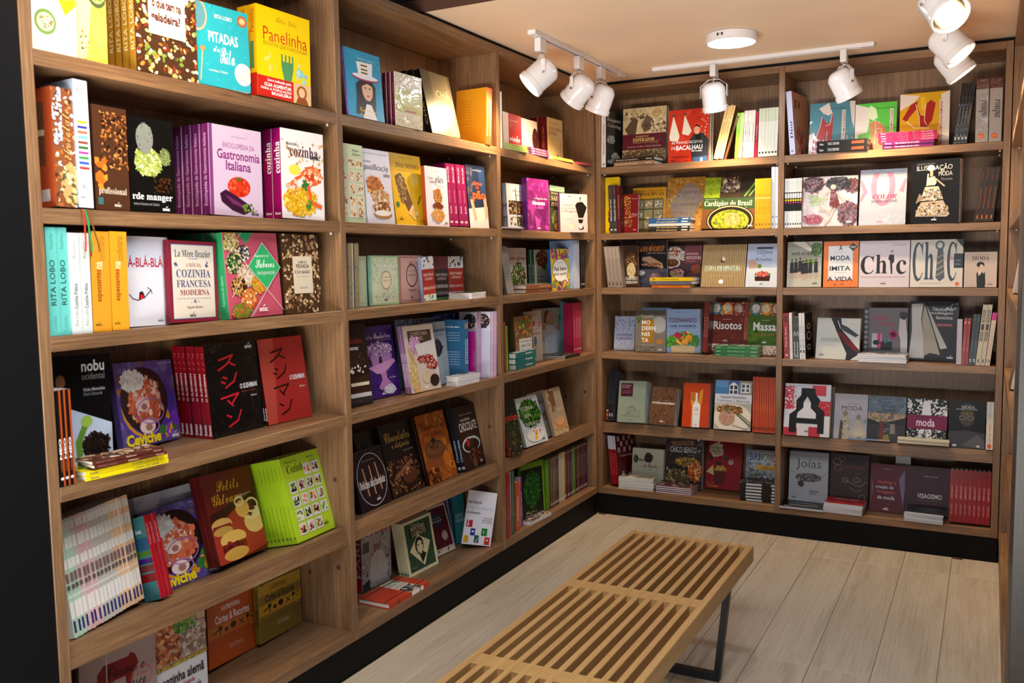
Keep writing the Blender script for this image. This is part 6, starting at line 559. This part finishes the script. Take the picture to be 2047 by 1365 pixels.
('E',3,'F',1,1,(1.586,.0233,1.2719),(1.39,8.62,-.01),(.2225,.2242,.0199),'c4c0b8','a8a49c',0,'t .04 .05 .24 .88 2c3c4c s C|t .27 .05 .45 .84 2c3c4c s h|t .7 .05 .88 .88 2c3c4c s C|o .56 .12 .09 .1 .04 54606c|p 46505c .52,.18 .62,.18 .66,.8 .57,.88 .49,.8|l .03 8a8070 .5,.4 .64,.3|l .03 8a8070 .5,.52 .64,.42|l .03 8a8070 .5,.64 .65,.54|l .03 8a8070 .5,.76 .65,.66|t .73 .34 1 .43 a83a5c n Homem|r .83 .3 1 .6 24343c|t .86 .42 .96 .46 8a9aa8 n GLORIA|t .86 .5 .96 .54 8a9aa8 n KALIL|p 24343c .86,0 1,0 1,.18|t .2 .91 .6 .93 8a6a70 n MANUAL DE MODA E ESTILO|e .9 .93 .04 .04 c8642c','','white cover with tall serif letters and a striped tie, third shelf, right back bay'),
('E',3,'F',1,1,(1.8141,.0251,1.2717),(.98,9.05,-.03),(.1334,.1629,.018),'b4a49c','3a3a5a',0,'t .22 .07 .76 .09 6a6060 n COMO CRIAR UMA MARCA DE|t .23 .12 .76 .23 4a3430 s MODA|t .2 .25 .8 .265 8a7a74 n empreendedorismo|e .5 .36 .12 .08 141416|e .53 .42 .06 .07 c8a898|p 141416 .38,.6 .5,.52 .6,.62 .64,.56 .66,.9 .64,1 .4,1|p c8b0a8 .42,.54 .55,.5 .52,.62 .44,.68|L .8 .92 .14 222|t .1 .93 .35 .95 6a6060 n Sue Adams','','small beige cover with a woman in black, rightmost on the third shelf, right back bay'),
('E',4,'S',1,1,(1.0147,.0043,.9124),(-.06,0,-2.33),(.0271,.2293,.1),'8a1420','7a101c',0,'s .3 .75 .25 .7 e8c8c8 c Profissão Modelo|r .3 .05 .7 .2 2a1418|t .3 .9 .7 .94 fff b S','','dark red spine, left end of the fourth shelf, right back bay'),
('E',4,'S',1,1,(1.0433,.0049,.9124),(0,0,-2.01),(.0144,.2317,.12),'d8d4cc','c0b8b0',0,'s .2 .85 .3 .7 8a6a60 c Por que você vive','','cream spine with handwritten title, fourth shelf, right back bay'),
('E',4,'S',2,3,(1.0587,.0082,.9124),(-.02,0,-1.69),(.0282,.2105,.1),'2a2c2c','24242a',0,'s .6 .9 .3 .7 d8dce0 b Moda brasil|n .2 .3 .8 .6 6 .4 4a4a38','','black spines, fourth shelf, right back bay'),
('E',4,'S',2,3,(1.0899,.0096,.9124),(-6.59,0,-2.37),(.0286,.2301,.1352),'d4d6dc','2a2426',0,'s .25 .75 .35 .65 3a3a40 b Moda e estilo|r .25 .8 .75 .86 333','e .5 .5 .3 .1 b8b0b0|e .5 .5 .2 .06 2a2426|o .5 .3 .25 .07 .08 b0a8a8|o .5 .75 .25 .07 .08 b0a8a8','white spines with a dark lettered side, fourth shelf, right back bay'),
('E',4,'F',3,1,(1.1584,.0445,.9147),(-3.5,10.9,.28),(.205,.2059,.0204),'bcc0bc','c0c0c8',0,'p 24262c .32,0 .55,.0 .6,.3 1,.75 1,.85 .8,1 .7,1 .72,.85 .5,.4|p 6a1c24 .44,.3 .6,.36 .98,.72 .96,.82 .7,.62|l .015 c8ccd0 .48,.06 .55,.25|l .015 c8ccd0 .64,.28 .98,.55|p 3a3c44 .55,.14 .7,.2 .98,.4 .9,.45 .62,.3|t .1 .48 .55 .56 7a7c78 s ALFAIATARIA|t .1 .57 .58 .585 8a8c88 n Modelagem plana masculina|t .25 .64 .42 .66 8a8c88 n Stefania Rosa|t .78 .13 .92 .15 8a4a4a n 3ª edição|L .14 .9 .12 223','','pale tailoring covers with a dark jacket, fourth shelf, right back bay'),
('E',4,'F',1,1,(1.3717,.1276,.9149),(.47,8.07,-.33),(.2017,.2527,.018),'6c686e','5a565c',0,'r 0 0 .12 1 2a2830|e .06 0.08 .045 .04 8a8690|e .06 0.18 .045 .04 8a8690|e .06 0.28 .045 .04 8a8690|e .06 0.38 .045 .04 8a8690|e .06 0.48 .045 .04 8a8690|e .06 0.58 .045 .04 8a8690|e .06 0.68 .045 .04 8a8690|e .06 0.78 .045 .04 8a8690|e .06 0.88 .045 .04 8a8690|t .2 .09 .6 .1 8a868c n Ministério|t .2 .14 .56 .24 a82a50 i Moda|t .3 .27 .74 .37 a82a50 i Vintage|t .2 .4 .6 .41 8a868c n guia prático|o .68 .52 .09 .09 .17 a8386a|p c8c4c8 .82,.2 .95,.2 .98,.45 1,.5 1,1 .86,1 .84,.6 .8,.5|m .9 .15 .1 .08 20 .04 1c1a1e,3a383c|r .2 .5 .42 .78 b8b8bc|r .32 .5 .4 .78 c82a78|e .3 .68 .08 .05 1c2a34|r .4 .66 .66 .82 24262a|m .52 .65 .1 .04 10 .04 2a6a78,3a8a90|l .02 2a282e .14,.82 .66,.82','','grey cover with a red cursive title and a woman in a hat, fourth shelf'),
('E',4,'K',4,0,(1.3652,-.0064,.9124),(-1.63,0,0),(.2166,.0383,.13),'c8c8cc','c8c8cc',0,'n 0 0 1 1 30 .12 8a8488,3a3438,b8a8a8','r .02 .25 .98 .75 d8d8dc','white paperbacks lying flat under the grey cover with the cursive title'),
('E',4,'F',1,1,(1.5763,.1276,.9165),(-1.4,9.16,.68),(.215,.2869,.01),'26282e','1c1e22',0,'p 2a3040 0,0 .3,0 .3,.04 0,.06|p c0c0bc .03,.05 .27,.04 .24,.3 .3,.6 .34,.97 .02,.97 .06,.5|p a8a090 .3,.05 .36,.2 .52,.55 .66,.9 .46,.87 .34,.92 .3,.6 .26,.3|p bcbab4 .34,.08 .8,.78 .66,.8 .52,.5|n .7 .02 1 .15 14 .03 5a6a8a,e8ecf4|t .46 .1 .88 .16 c8c8cc b Técnicas de|t .42 .17 .88 .23 c8c8cc b modelagem|t .54 .24 .88 .3 c8c8cc b feminina|r .56 .37 .88 .42 8a3438|t .58 .38 .86 .41 e0b0b0 n Ana Laura Marchi Berg|L .86 .94 .13 fff','','charcoal cover with a white flared skirt, fourth shelf, right back bay'),
('E',4,'S',1,1,(1.7921,.0135,.9145),(.01,.95,.18),(.0219,.2102,.13),'a8a4b0','8a1c24',0,'','','pale page edge of a red book, fourth shelf, right back bay'),
('E',4,'S',2,3,(1.8129,.0128,.9141),(.06,.74,2.27),(.0289,.2109,.13),'8a1c20','7a181c',0,'s .4 .7 .35 .65 d89090 c Ousadia|t .25 .05 .7 .1 e0c0c0 b S|r .1 0 .2 1 a83a3c','','red spines, fourth shelf, right back bay'),
('E',4,'S',2,3,(1.842,.0126,.9139),(.09,.66,4.15),(.0297,.2298,.13),'24343c','1c2a34',0,'s .5 .75 .35 .65 5a7078 n Moda|t .3 .05 .7 .12 4a6068 n e|t .2 .88 .8 .94 c8d8dc b S','','dark teal spines leaning right, fourth shelf, right back bay'),
('E',4,'S',2,3,(1.8719,.0115,.9131),(.21,.29,5.15),(.0384,.28,.14),'b8ae98','a89e88',0,'r .2 .09 .8 .3 1c1c34|s .1 .29 .3 .7 c8c0a8 b DESIGN|r .2 .32 .8 .42 1c1c34|r .2 .44 .8 .6 1c1c34|s .45 .59 .3 .7 c8c0a8 b DE SAPATOS|r .35 .9 .65 .96 4a4440','','cream spines with navy title blocks leaning right, fourth shelf, right back bay'),
('E',4,'S',2,3,(1.9117,.0113,.913),(.06,.25,5.61),(.0193,.2438,.14),'c4b4a0','3a2c4c',0,'r 0 0 1 .14 b82a80|s .3 .8 .35 .65 6a5a70 n Sapatos no Brasil|r .3 .88 .7 .94 3a3a3a','','cream spines with magenta tops, right end of the fourth shelf'),
('E',5,'F',1,1,(1.0154,-.004,.5277),(-1.81,12.6,-.51),(.2228,.2609,.0981),'c8ccd4','b0a8a8',0,'r 0 .05 .2 .5 b8485a|r 0 .85 .3 1 b03040|r .6 .02 .9 .22 c04050|r .48 .32 1 .6 b02c3c|r .55 .82 .8 1 b03040|n 0 .05 .25 .5 40 .06 c86a78,e8c8cc,a83a48|n .5 .34 1 .6 30 .05 c86070,a82838|p 1c1c20 .36,.08 .66,.08 .68,.2 .78,.3 .74,.42 .88,.52 .88,.94 .74,.94 .74,.76 .28,.76 .28,.94 .12,.94 .12,.6 .26,.5 .26,.32 .36,.22|p c8ccd4 .5,.24 .58,.36 .58,.46 .7,.56 .7,.66 .28,.66 .3,.56 .42,.46 .42,.36|t .1 .03 .7 .05 555 n Paris uma antropologia|L .51 .91 .1 222','','large white and red cover with a huge black letter A fifth shelf'),
('E',5,'F',1,1,(1.2508,.035,.5191),(-.12,12.6,.05),(.1552,.2259,.018),'a8a8b0','9898a0',0,'t .4 .2 .75 .23 6a3a48 n CAÇADORES DE|t .22 .26 .85 .36 6a2a44 n MODA|n 0 .4 1 1 10 .12 a0a0a8,b0b0b8|e .34 .43 .08 .06 8a7a68|p a8a08c .22,.55 .34,.48 .48,.55 .5,.8 .55,1 .2,1 .18,.7|e .74 .5 .07 .06 8a7a70|p b8b0a0 .62,.62 .74,.56 .88,.62 .92,.85 .9,1 .62,1|p 4a443c .2,.58 .28,.62 .26,1 .16,1|m .35 .75 .14 .2 16 .06 7a7060,c8c0b0|L .78 .95 .15 223','','pale grey cover with two statues, fifth shelf, right back bay'),
('E',5,'F',1,1,(1.4082,.035,.5193),(-.16,12.6,.11),(.1716,.2248,.018),'5a6878','4a5464',0,'n 0 .0 1 .4 20 .2 6a7888,566474|r 0 .38 1 .56 a89070|n 0 .36 1 .58 26 .12 8a7a68,b89a6a,6a6a70|p 24282a 0,.5 .3,.58 .6,.55 1,.45 1,.62 0,.66|r 0 .62 1 1 34343a|n 0 .7 1 1 20 .12 3c3a3c,2c2c30|t .36 .08 .68 .11 8a98a8 s Pedro Nava|t .36 .18 .7 .24 24303c s A CULPA|t .34 .27 .72 .33 24303c s É DO RIO!|t .14 .35 .88 .375 3a4450 n A cidade que inventou a moda|p 6a3428 .32,.55 .42,.55 .44,.8 .42,.95 .32,.95|p 8a8478 .6,.6 .72,.6 .74,.8 .6,.82|p 7a7a30 .44,.85 .56,.82 .6,.95 .42,.95|m .5 .7 .1 .12 14 .05 5a5a68,8a7a78','','slate blue cover with a sunset scene, fifth shelf, right back bay'),
('E',5,'F',1,1,(1.5855,.035,.5193),(-.19,12.6,.11),(.1743,.2229,.018),'16161a','101014',0,'n 0 0 1 .36 60 .09 d8d8dc,16161a,e8e8ec|p e4e4e8 .4,.06 .56,.04 .6,.3 .64,1 .52,1 .46,.6 .36,1 .28,1 .36,.4|n 0 .65 1 1 60 .08 d8d8dc,16161a,8a8a90|r 0 .36 1 .66 7a1848|t .22 .37 .5 .42 3a0c24 n um outro|t .24 .43 .7 .6 e8d8e0 b moda','','black and white punk cover with a plum band lettered moda, fifth shelf, right back bay'),
('E',5,'F',1,1,(1.7682,.0302,.52),(.5,12.6,-.31),(.1523,.2197,.018),'121214','0c0c0e',0,'t .42 .05 .6 .07 777 n Martha|t .34 .09 .72 .16 c8c4c4 s MODA|t .2 .15 .78 .2 c8c4c4 s GLOBALIZAÇÃO|e .5 .36 .22 .18 3a302c|e .5 .42 .16 .12 4a3c34|o .38 .36 .09 .05 .02 8a8480|o .6 .36 .09 .05 .02 8a8480|m .5 .26 .2 .05 20 .04 7a6a3a,2a221c|p 3c3c42 0,.66 .5,.62 1,.68 1,1 0,1|p 54545a .35,.95 .8,.7 1,.85 1,1|r .12 .93 .22 .97 c8c8cc|r .78 .93 .86 .97 c8c8cc','','black cover with a dark portrait wearing round glasses, fifth shelf, right back bay'),
('E',5,'S',1,1,(1.9247,.0073,.5252),(.88,12.6,.33),(.0295,.2207,.12),'c4c4c0','a8a4ac',0,'S .45 .85 .3 .75 c8743c i olhar desejo|s .05 .35 .3 .6 6a6a68 n moda e cultura|e .5 .93 .3 .05 c85a28','','white spine with an orange oval, right end of the fifth shelf, right back bay'),
('E',5,'K',1,0,(1.3254,-.0185,.5309),(4.69,12.6,-0),(.1921,.0085,.03),'6a84a8','c8c8d0',0,'','r .7 0 1 1 a8886a','thin blue-edged paperback lying along the board edge, fifth shelf, right back bay'),
('E',5,'K',2,3,(1.5517,-.0188,.531),(.57,12.6,-0),(.2224,.0333,.045),'c8c0a4','c8c0a4',0,'','r 0 .12 1 .88 c8bea4|r 0 0 1 .1 5a8a3a','cream books lying flat under the plum banded cover, fifth shelf'),
('E',6,'F',3,1,(1.0234,.1098,.1548),(.39,9.34,-.4),(.1937,.2619,.0418),'a4aab2','98a0a8',0,'t .18 .14 .82 .36 4a4e58 n Joias|l .01 4a4a50 0,.34 .14,.42|l .01 4a4a50 1,.36 .86,.46|m .5 .5 .36 .09 120 .03 3a3a3e,8a8a88,c8c8c4,5a5a54|p 3c2430 .24,.58 .36,.56 .4,.64 .34,.7 .24,.66|t .54 .74 .78 .76 4a4e58 b fundamentos|t .54 .77 .74 .79 4a4e58 b processos e|t .54 .8 .7 .82 4a4e58 b técnicas|t .54 .92 .8 .94 7a7e88 n Eliana Santos|L .14 .9 .1 223','','grey cover with a beaded necklace, left end of the bottom shelf'),
('E',6,'F',1,1,(1.225,.1224,.1554),(-.02,9.05,.02),(.1827,.2662,.018),'2a1216','1c0c10',0,'n 0 0 1 .6 30 .2 341418,240e12|o .18 .16 .12 .07 .02 8a6a6c|o .3 .1 .1 .05 .015 8a6a6c|o .2 .28 .1 .06 .015 7a5a5c|o .4 .5 .08 .05 .02 8a6a6c|o .7 .48 .1 .05 .02 8a6a6c|l .02 8a6a6c .4,.5 .6,.56 .8,.6 .94,.5|l .015 8a6a6c .5,.62 .7,.7 .85,.66|o .85 .8 .08 .06 .015 7a6a6a|o .78 .9 .07 .05 .015 7a6a6a|t .25 .2 .9 .27 6a2a30 s a moda do invisível','','very dark maroon cover with silver scrolls, bottom shelf, right back bay'),
('E',6,'F',1,1,(1.4177,.1033,.156),(-.63,10.33,.28),(.1608,.236,.0151),'5a1c2a','4a1824',0,'t .38 .09 .6 .11 c8a0a8 n Nazareno|t .2 .34 .76 .43 b85a4c b Styling e|t .16 .45 .68 .53 c8ccd8 b criação de|t .2 .55 .72 .63 b85a4c b imagem|t .22 .66 .72 .74 c8ccd8 b de moda|L .48 .94 .16 fff|p 7a6a94 .82,.3 .98,.1 1,.5 .96,.85|p 7a5a7c .04,.3 .1,.5 .06,.8','','plum cover with stacked words, bottom shelf, right back bay'),
('E',6,'F',1,1,(1.5841,.1233,.1553),(.39,8.9,-.23),(.1953,.2352,.018),'3c1024','2c0c1c',0,'t .4 .19 .72 .22 b8a8b0 b Philip Hallawell|t .26 .56 .82 .66 e0e0e8 b VISAGISMO|t .26 .68 .82 .72 7a6a34 n HARMONIA E ESTÉTICA','','deep wine cover lettered Visagismo, bottom shelf, right back bay'),
('E',6,'F',1,1,(1.5306,.1695,.1534),(.42,2.76,-.11),(.0686,.2726,.018),'a8b4b8','98a4a8',0,'','','pale grey book at the back behind the wine covers, bottom shelf, right back bay'),
('E',6,'K',1,0,(1.0055,-.0242,.1525),(.03,0,0),(.2131,.0133,.13),'141414','c8c8cc',0,'l .04 8a8a8a .2,.4 .5,.3 .8,.4|l .04 8a8a8a .2,.65 .5,.7 .85,.6|t .1 .85 .25 .92 ccc b Senac','r 0 .1 1 .9 b8b8bc','thin black magazine lying flat, bottom shelf, right back bay'),
('E',6,'K',4,0,(1.2169,-.0116,.1525),(-2.5,0,-0),(.183,.0505,.13),'c4c4cc','8a1c20',0,'r 0 0 1 1 8a1418|r 0 0.10 1 0.13 a83038|r 0 0.20 1 0.23 a83038|r 0 0.30 1 0.33 a83038|r 0 0.40 1 0.43 a83038|r 0 0.50 1 0.53 a83038|r 0 0.60 1 0.63 a83038|r 0 0.70 1 0.73 a83038|r 0 0.80 1 0.83 a83038|r 0 0.90 1 0.93 a83038|t .2 .2 .8 .35 c8b8b8 s MODA E ARTE','r 0 .1 1 .9 c0c0c8','white paged books with a red patterned cover lying flat, bottom shelf'),
('E',6,'K',4,0,(1.5877,-.0107,.1525),(-2.33,0,0),(.1683,.0481,.13),'c0c4cc','c0c4cc',0,'r 0 0 1 1 141416|m .6 .4 .3 .25 30 .12 3a4448,5a3a44,24282a','r 0 .12 1 .88 c0c4cc','white paged books with a black cover on top lying flat, bottom shelf'),
('E',6,'S',9,511,(1.7803,.0211,.1638),(1.88,4.34,.44),(.1724,.2474,.1501),'8c1418','5a1014',0,'s .3 .55 .3 .7 d89898 b SENAC|s .65 .85 .3 .7 d89898 n corte e costura|r .1 .0 .2 1 a82c2c|t .2 .05 .8 .12 5a0c10 n moda','','dark red spines, right end of the bottom shelf, right back bay'),
('R', 3, 'F', 1, 1, (0.55, 0.012, 1.2735), (0, 8, 0), (0.16, 0.22, 0.03), 'd8d0d0', 'c0b0b0', 0, '', '', 'pale book leaning in the right bookcase, third shelf'),
('R', 4, 'F', 1, 1, (0.62, 0.008, 0.9165), (0, 9, 0), (0.18, 0.24, 0.02), '5a4632', 'c8b8a0', 0, '', '', 'brown book leaning in the right bookcase, fourth shelf'),
('R', 5, 'F', 1, 1, (0.5, 0.04, 0.531), (0, 19, 0), (0.2, 0.26, 0.02), '3a342c', '8a7a60', 0, '', '', 'dark book leaning in the right bookcase, fifth shelf')]
for q in BOOKS: place(*q)
if REST:
    V = []; F = []; C = []; MI = []
    for M, cm, pm in REST:
        for me, k in ((cm, 0), (pm, 1)):
            b = len(V); V += [tuple(M @ v.co) for v in me.vertices]
            at = me.color_attributes.get('Col')
            for p in me.polygons:
                F.append([b+i for i in p.vertices]); MI.append(k)
                C += (list(at.data[p.loop_start].color) if at else [.8, .78, .72, 1])*len(p.vertices)
    me = bpy.data.meshes.new('books'); me.from_pydata(V, [], F); me.materials.append(PRINT); me.materials.append(PAGES)
    me.color_attributes.new('Col', 'FLOAT_COLOR', 'CORNER').data.foreach_set('color', C); me.polygons.foreach_set('material_index', MI); me.update()
    o = bpy.data.objects.new('books', me); COL.objects.link(o); o['kind'] = 'stuff'; o['category'] = 'books'; o['label'] = 'slivers of further copies stacked behind and beneath the books on all shelves'
# ------------------------------------------------------------------ lamps
def tag(o, lab, cat, group=None):
    o['label'] = lab; o['category'] = cat
    if group: o['group'] = group
    return o
def track(name, label, a, b):
    """rail from a to b under the ceiling"""
    A = Vector(a); Bv = Vector(b); d = Bv-A; L = d.length; ang = math.atan2(d.y, d.x)
    r = empty(name, a, label, 'track'); r.rotation_euler = (0, 0, ang)
    V, F = boxvf(0, -.0175, -.018, L, -.006, 0); boxvf(0, .006, -.018, L, .0175, 0, V, F); boxvf(0, -.006, -.006, L, .006, 0, V, F)
    bevel(mesh_obj('rail', V, F, WHITEP, r), .001)
    box('conductor', (.07, -.0035, -.012), (L-.07, .0035, -.0061), DARK, r, 0)
    box('end_cap', (-.004, -.018, -.0185), (.05, .018, -.0003), WHITEP, r); box('end_cap', (L-.05, -.018, -.0185), (L+.004, .018, -.0003), WHITEP, r)
BULB = mat('lamp glass', (1, .9, .7), .3, 0, (1, .80, .52), 14); REFL = mat('reflector', (.9, .8, .6), .18, 1)
SPOTS = []
def spot(label, P, aim, power, yawd, cone=100, lit=True):
    """P is the point on the track; aim the direction the lamp shines"""
    r = empty('track_spotlight', P, label, 'spotlight', 'white spotlights on the ceiling tracks')
    bevel(box('adapter', (-.014, -.03, -.057), (.014, .03, 0), WHITEP, r, 0), .003, 2)
    V, F = lathe([(0, -.057), (.007, -.057), (.007, -.07), (0, -.07)], 10); mesh_obj('swivel', V, F, STEEL, r, True)
    aim = Vector(aim).normalized(); ax = Vector((-aim.y, aim.x, 0)); ax = ax.normalized() if ax.length > 1e-3 else Vector((1, 0, 0))
    cz = -.150; Rr = .0625
    # yoke: bent flat strip, hinged at the housing sides
    path = [(-Rr-.004, cz), (-Rr-.004, cz+.052), (-.026, -.069), (.026, -.069), (Rr+.004, cz+.052), (Rr+.004, cz)]
    up = Vector((0, 0, 1)); fw = up.cross(ax)
    V = []; F = []
    for (u, z) in path:
        n_ = .0012
        c = ax*u+up*z
        iu = -1 if u > 0 else 1
        for (sx, sf) in ((0, -.009), (0, .009), (1, .009), (1, -.009)):
            q = c+fw*sf+(ax*iu*.002 if abs(u) > .03 else up*(-.002))*sx; V.append(tuple(q))
    for i in range(len(path)-1):
        for k in range(4): F.append((i*4+k, i*4+(k+1) % 4, i*4+4+(k+1) % 4, i*4+4+k))
    F += [(3, 2, 1, 0), tuple(range(len(V)-4, len(V)))]
    mesh_obj('yoke', V, F, WHITE, r)
    # housing with domed back, built along +z = shining direction
    h = empty('housing', (0, 0, cz)); h.parent = r; h.rotation_mode = 'QUATERNION'
    bpy.data.objects.remove(h)
    prof = [(0, -.066), (.022, -.066), (.036, -.063), (.048, -.053), (.0535, -.044), (.0555, -.04), (.0575, -.036), (.0575, .044), (.061, .046), (.062, .05), (.062, .066), (.0585, .068), (.0555, .066), (.0545, .052), (.050, .046), (.0495, .05)]
    V, F = lathe(prof, 36); ho = mesh_obj('housing', V, F, WHITE, r, True)
    m = ho.modifiers.new('es', 'EDGE_SPLIT'); m.split_angle = math.radians(35)
    q = aim.to_track_quat('Z', 'Y'); ho.rotation_mode = 'QUATERNION'; ho.rotation_quaternion = q; ho.location = (0, 0, cz)
    V, F = lathe([(.0475, .054), (.044, .03), (.034, .006), (.02, -.008), (0, -.01)], 28); rf = mesh_obj('reflector', [v for v in V], F, REFL, ho, True)
    V, F = lathe([(.0405, .0535), (.03, .0575), (0, .0585)], 28); bu = mesh_obj('bulb', V, F, BULB, ho, True)
    for sg in (-1, 1):
        V, F = lathe([(0, 0), (.005, 0), (.005, .006), (0, .006)], 10)
        k = mesh_obj('hinge_screw', V, F, STEEL, r); k.rotation_mode = 'QUATERNION'; k.rotation_quaternion = (ax*sg).to_track_quat('Z', 'Y'); k.location = ax*sg*(Rr+.003)+up*cz
    V, F = sweep([(0, 0, -.07), tuple(fw*.012+up*-.082), tuple(fw*.02+up*-.095), tuple(-aim*.064+up*cz)], .0028, 6); mesh_obj('cable', V, F, WHITEP, r, True)
    l = bpy.data.lights.new('spot', 'SPOT'); l.energy = power; l.color = (1, .70, .38); l.spot_size = math.radians(cone); l.spot_blend = .95; l.shadow_soft_size = .035
    lo = bpy.data.objects.new('lamp_light', l); COL.objects.link(lo); lo.parent = r; lo.rotation_mode = 'QUATERNION'
    lo.rotation_quaternion = aim.to_track_quat('-Z', 'Y'); lo.location = Vector((0, 0, cz))+aim*.068
track('light_track', 'short white light track on the ceiling along the left bookcase', (.22, -1.205, ZC), (.22, -.165, ZC))
track('light_track', 'white light track on the ceiling along the back bookcase', (.405, -.21, ZC), (1.43, -.21, ZC))
track('light_track', 'white light track on the ceiling by the right bookcase, mostly out of frame', (1.76, -1.56, ZC), (1.76, -.33, ZC))
zt = ZC-.019
track('light_track', 'white light track above the near left bay, out of the picture', (.50, -3.5, 2.62), (.50, -2.3, 2.62))
spot('white spotlight above the near left bay, out of the picture', (.50, -3.15, 2.60), (-.55, .30, -.62), 22, 0)
spot('white spotlight on the left track, nearest, with its lit face showing', (.22, -1.125, zt), (-.62, -.42, -.66), 38, 0)
spot('white spotlight in the middle of the left track, turned to the shelves', (.22, -.72, zt), (-.62, .10, -.60), 28, 0)
spot('white spotlight on the left track, nearest the corner', (.22, -.455, zt), (-.40, .12, -.85), 28, 0)
spot('white spotlight on the left half of the back track', (.709, -.21, zt), (.02, .34, -.93), 28, 0)
spot('white spotlight on the right half of the back track, tilted right', (1.306, -.21, zt), (.36, .30, -.80), 28, 0)
spot('white spotlight by the right bookcase with its lit face showing, nearest the camera', (1.76, -1.42, zt), (.42, -.50, -.62), 28, 0)
spot('white spotlight by the right bookcase, middle of three overlapping', (1.76, -.83, zt), (.62, -.12, -.75), 28, 0)
spot('white spotlight by the right bookcase, farthest and lowest of three overlapping', (1.76, -.46, zt), (.58, .05, -.80), 28, 0)

# round ceiling lamp
cl = empty('ceiling_lamp', (.915, -.69, ZC), 'round white surface-mounted ceiling lamp, brightly lit', 'lamp')
V, F = lathe([(.098, 0), (.108, -.002), (.110, -.03), (.106, -.036), (.099, -.037), (.098, -.034)], 48); m_ = mesh_obj('lamp_ring', V, F, WHITEP, cl, True); e_ = m_.modifiers.new('es', 'EDGE_SPLIT')
LED = mat('led diffuser', (1, 1, 1), .4, 0, (.86, .92, 1), 50)
V, F = lathe([(.0985, -.034), (.05, -.0355), (0, -.036)], 40); mesh_obj('diffuser', V, F, LED, cl, True)
for j, dx in enumerate([-.9, -.75, -.6, -.2, .35, .5, .65]):
    a = -1.75+dx*.14; hh = .012 if j != 3 else .005
    V, F = boxvf(-.0012, -.0006, -hh/2, .0012, .0006, hh/2); o = mesh_obj('vent_slot', V, F, DARK, cl); o.location = (.1105*math.cos(a), .1105*math.sin(a), -.017); o.rotation_euler = (0, 0, a+PI/2)
# ------------------------------------------------------------------ slatted bench
BX0, BX1, BY1, BY0, BZ, BT = .692, 1.170, -1.316, -3.17, .355, .060
bn = empty('bench', ((BX0+BX1)/2, (BY0+BY1)/2, 0), 'long slatted light timber bench on black steel legs', 'bench')
ctr = Vector(bn.location)
def bpart(name, a, b, m_, bv=.0015): 
    return box(name, Vector(a)-ctr, Vector(b)-ctr, m_, bn, bv)
ew = .0225; sw = .0185; n_in = 10; gap = (BX1-BX0-2*ew-n_in*sw)/(n_in+1); x = BX0
for k in range(12):
    wd = ew if k in (0, 11) else sw
    bpart('slat', (x, BY0, BZ-BT), (x+wd, BY1, BZ), OY); x += wd+gap
for yb in (-1.334, -1.953, -2.59, -3.152):
    hw = .014 if yb in (-1.334, -3.152) else .032
    x = BX0+ew
    for k in range(11):
        zt = BZ-.0015 if hw > .02 else BZ-.002
        bpart('spacer_block', (x, yb-hw, BZ-BT+.001), (x+gap, yb+hw, zt), OX, 0); x += gap+sw
for yl in (-1.712, -2.78):
    V = []; F = []; t = .022; xa, xb = BX0+.02, BX1-.006
    z1 = BZ-BT; w_ = .016
    boxvf(xa, yl-w_, t, xa+t, yl+w_, z1, V, F); boxvf(xb-t, yl-w_, t, xb, yl+w_, z1, V, F); boxvf(xa, yl-w_, 0, xb, yl+w_, t, V, F); boxvf(xa+t, yl-w_, z1-t, xb-t, yl+w_, z1, V, F)
    sg = 1 if yl > -2.2 else -1; mx = (xa+xb)/2      # the frame splays out towards the bench end and widens upwards
    V = [(mx+(x_-mx)*(1-.06*(1-z_/z1)), y_+sg*.085*z_/z1, z_) for x_, y_, z_ in V]
    o = mesh_obj('leg_frame', [tuple(Vector(v)-ctr) for v in V], F, BLACKM, bn); bevel(o, .001)
# ------------------------------------------------------------------ small things
def wedge(loc, rz, lab):
    V = [(0, 0, 0), (.04, 0, 0), (.045, .014, 0), (.004, .018, 0), (.003, .002, .006), (.036, .002, .008), (.04, .011, .007), (.006, .014, .005)]
    o = mesh_obj('wood_wedge', V, [(0, 3, 2, 1), (4, 5, 6, 7), (0, 1, 5, 4), (1, 2, 6, 5), (2, 3, 7, 6), (3, 0, 4, 7)], BRN); o.location = loc; o.rotation_euler = (0, 0, rz); tag(o, lab, 'wood chip')
wedge((.012, -.024, 0), .05, 'small brown wooden wedge on the floor in the corner between the bookcases')
wedge((1.80, -.022, 0), -.1, 'tiny brown wooden wedge on the floor at the right end of the back plinth')
RIB = [('c23a1c', 0), ('2f9a58', .006), ('7a4a24', .013)]
rb = empty('ribbon_bookmarks', (.012, -3.19, 1.57), 'red, green and brown ribbon bookmarks hanging over the second shelf edge', 'ribbon')
for c_, dx in RIB:
    P = [(-.02, dx, -.003), (-.011, dx, -.0035), (-.006, dx, -.006), (-.002, dx*1.5, -.03), (0, dx*1.9-.002, -.055), (-.002, dx*2.6, -.085), (0, dx*3-.004, -.105)]
    V = []; F = []
    for p in P: V += [(p[0], p[1]-.0022, p[2]), (p[0], p[1]+.0022, p[2]), (p[0]+.0006, p[1]+.0022, p[2]), (p[0]+.0006, p[1]-.0022, p[2])]
    for i in range(len(P)-1):
        for k in range(4): F.append((i*4+k, i*4+(k+1) % 4, i*4+4+(k+1) % 4, i*4+4+k))
    mesh_obj('ribbon', V, F, mat('ribbon '+c_, lin(c_), .5), rb)
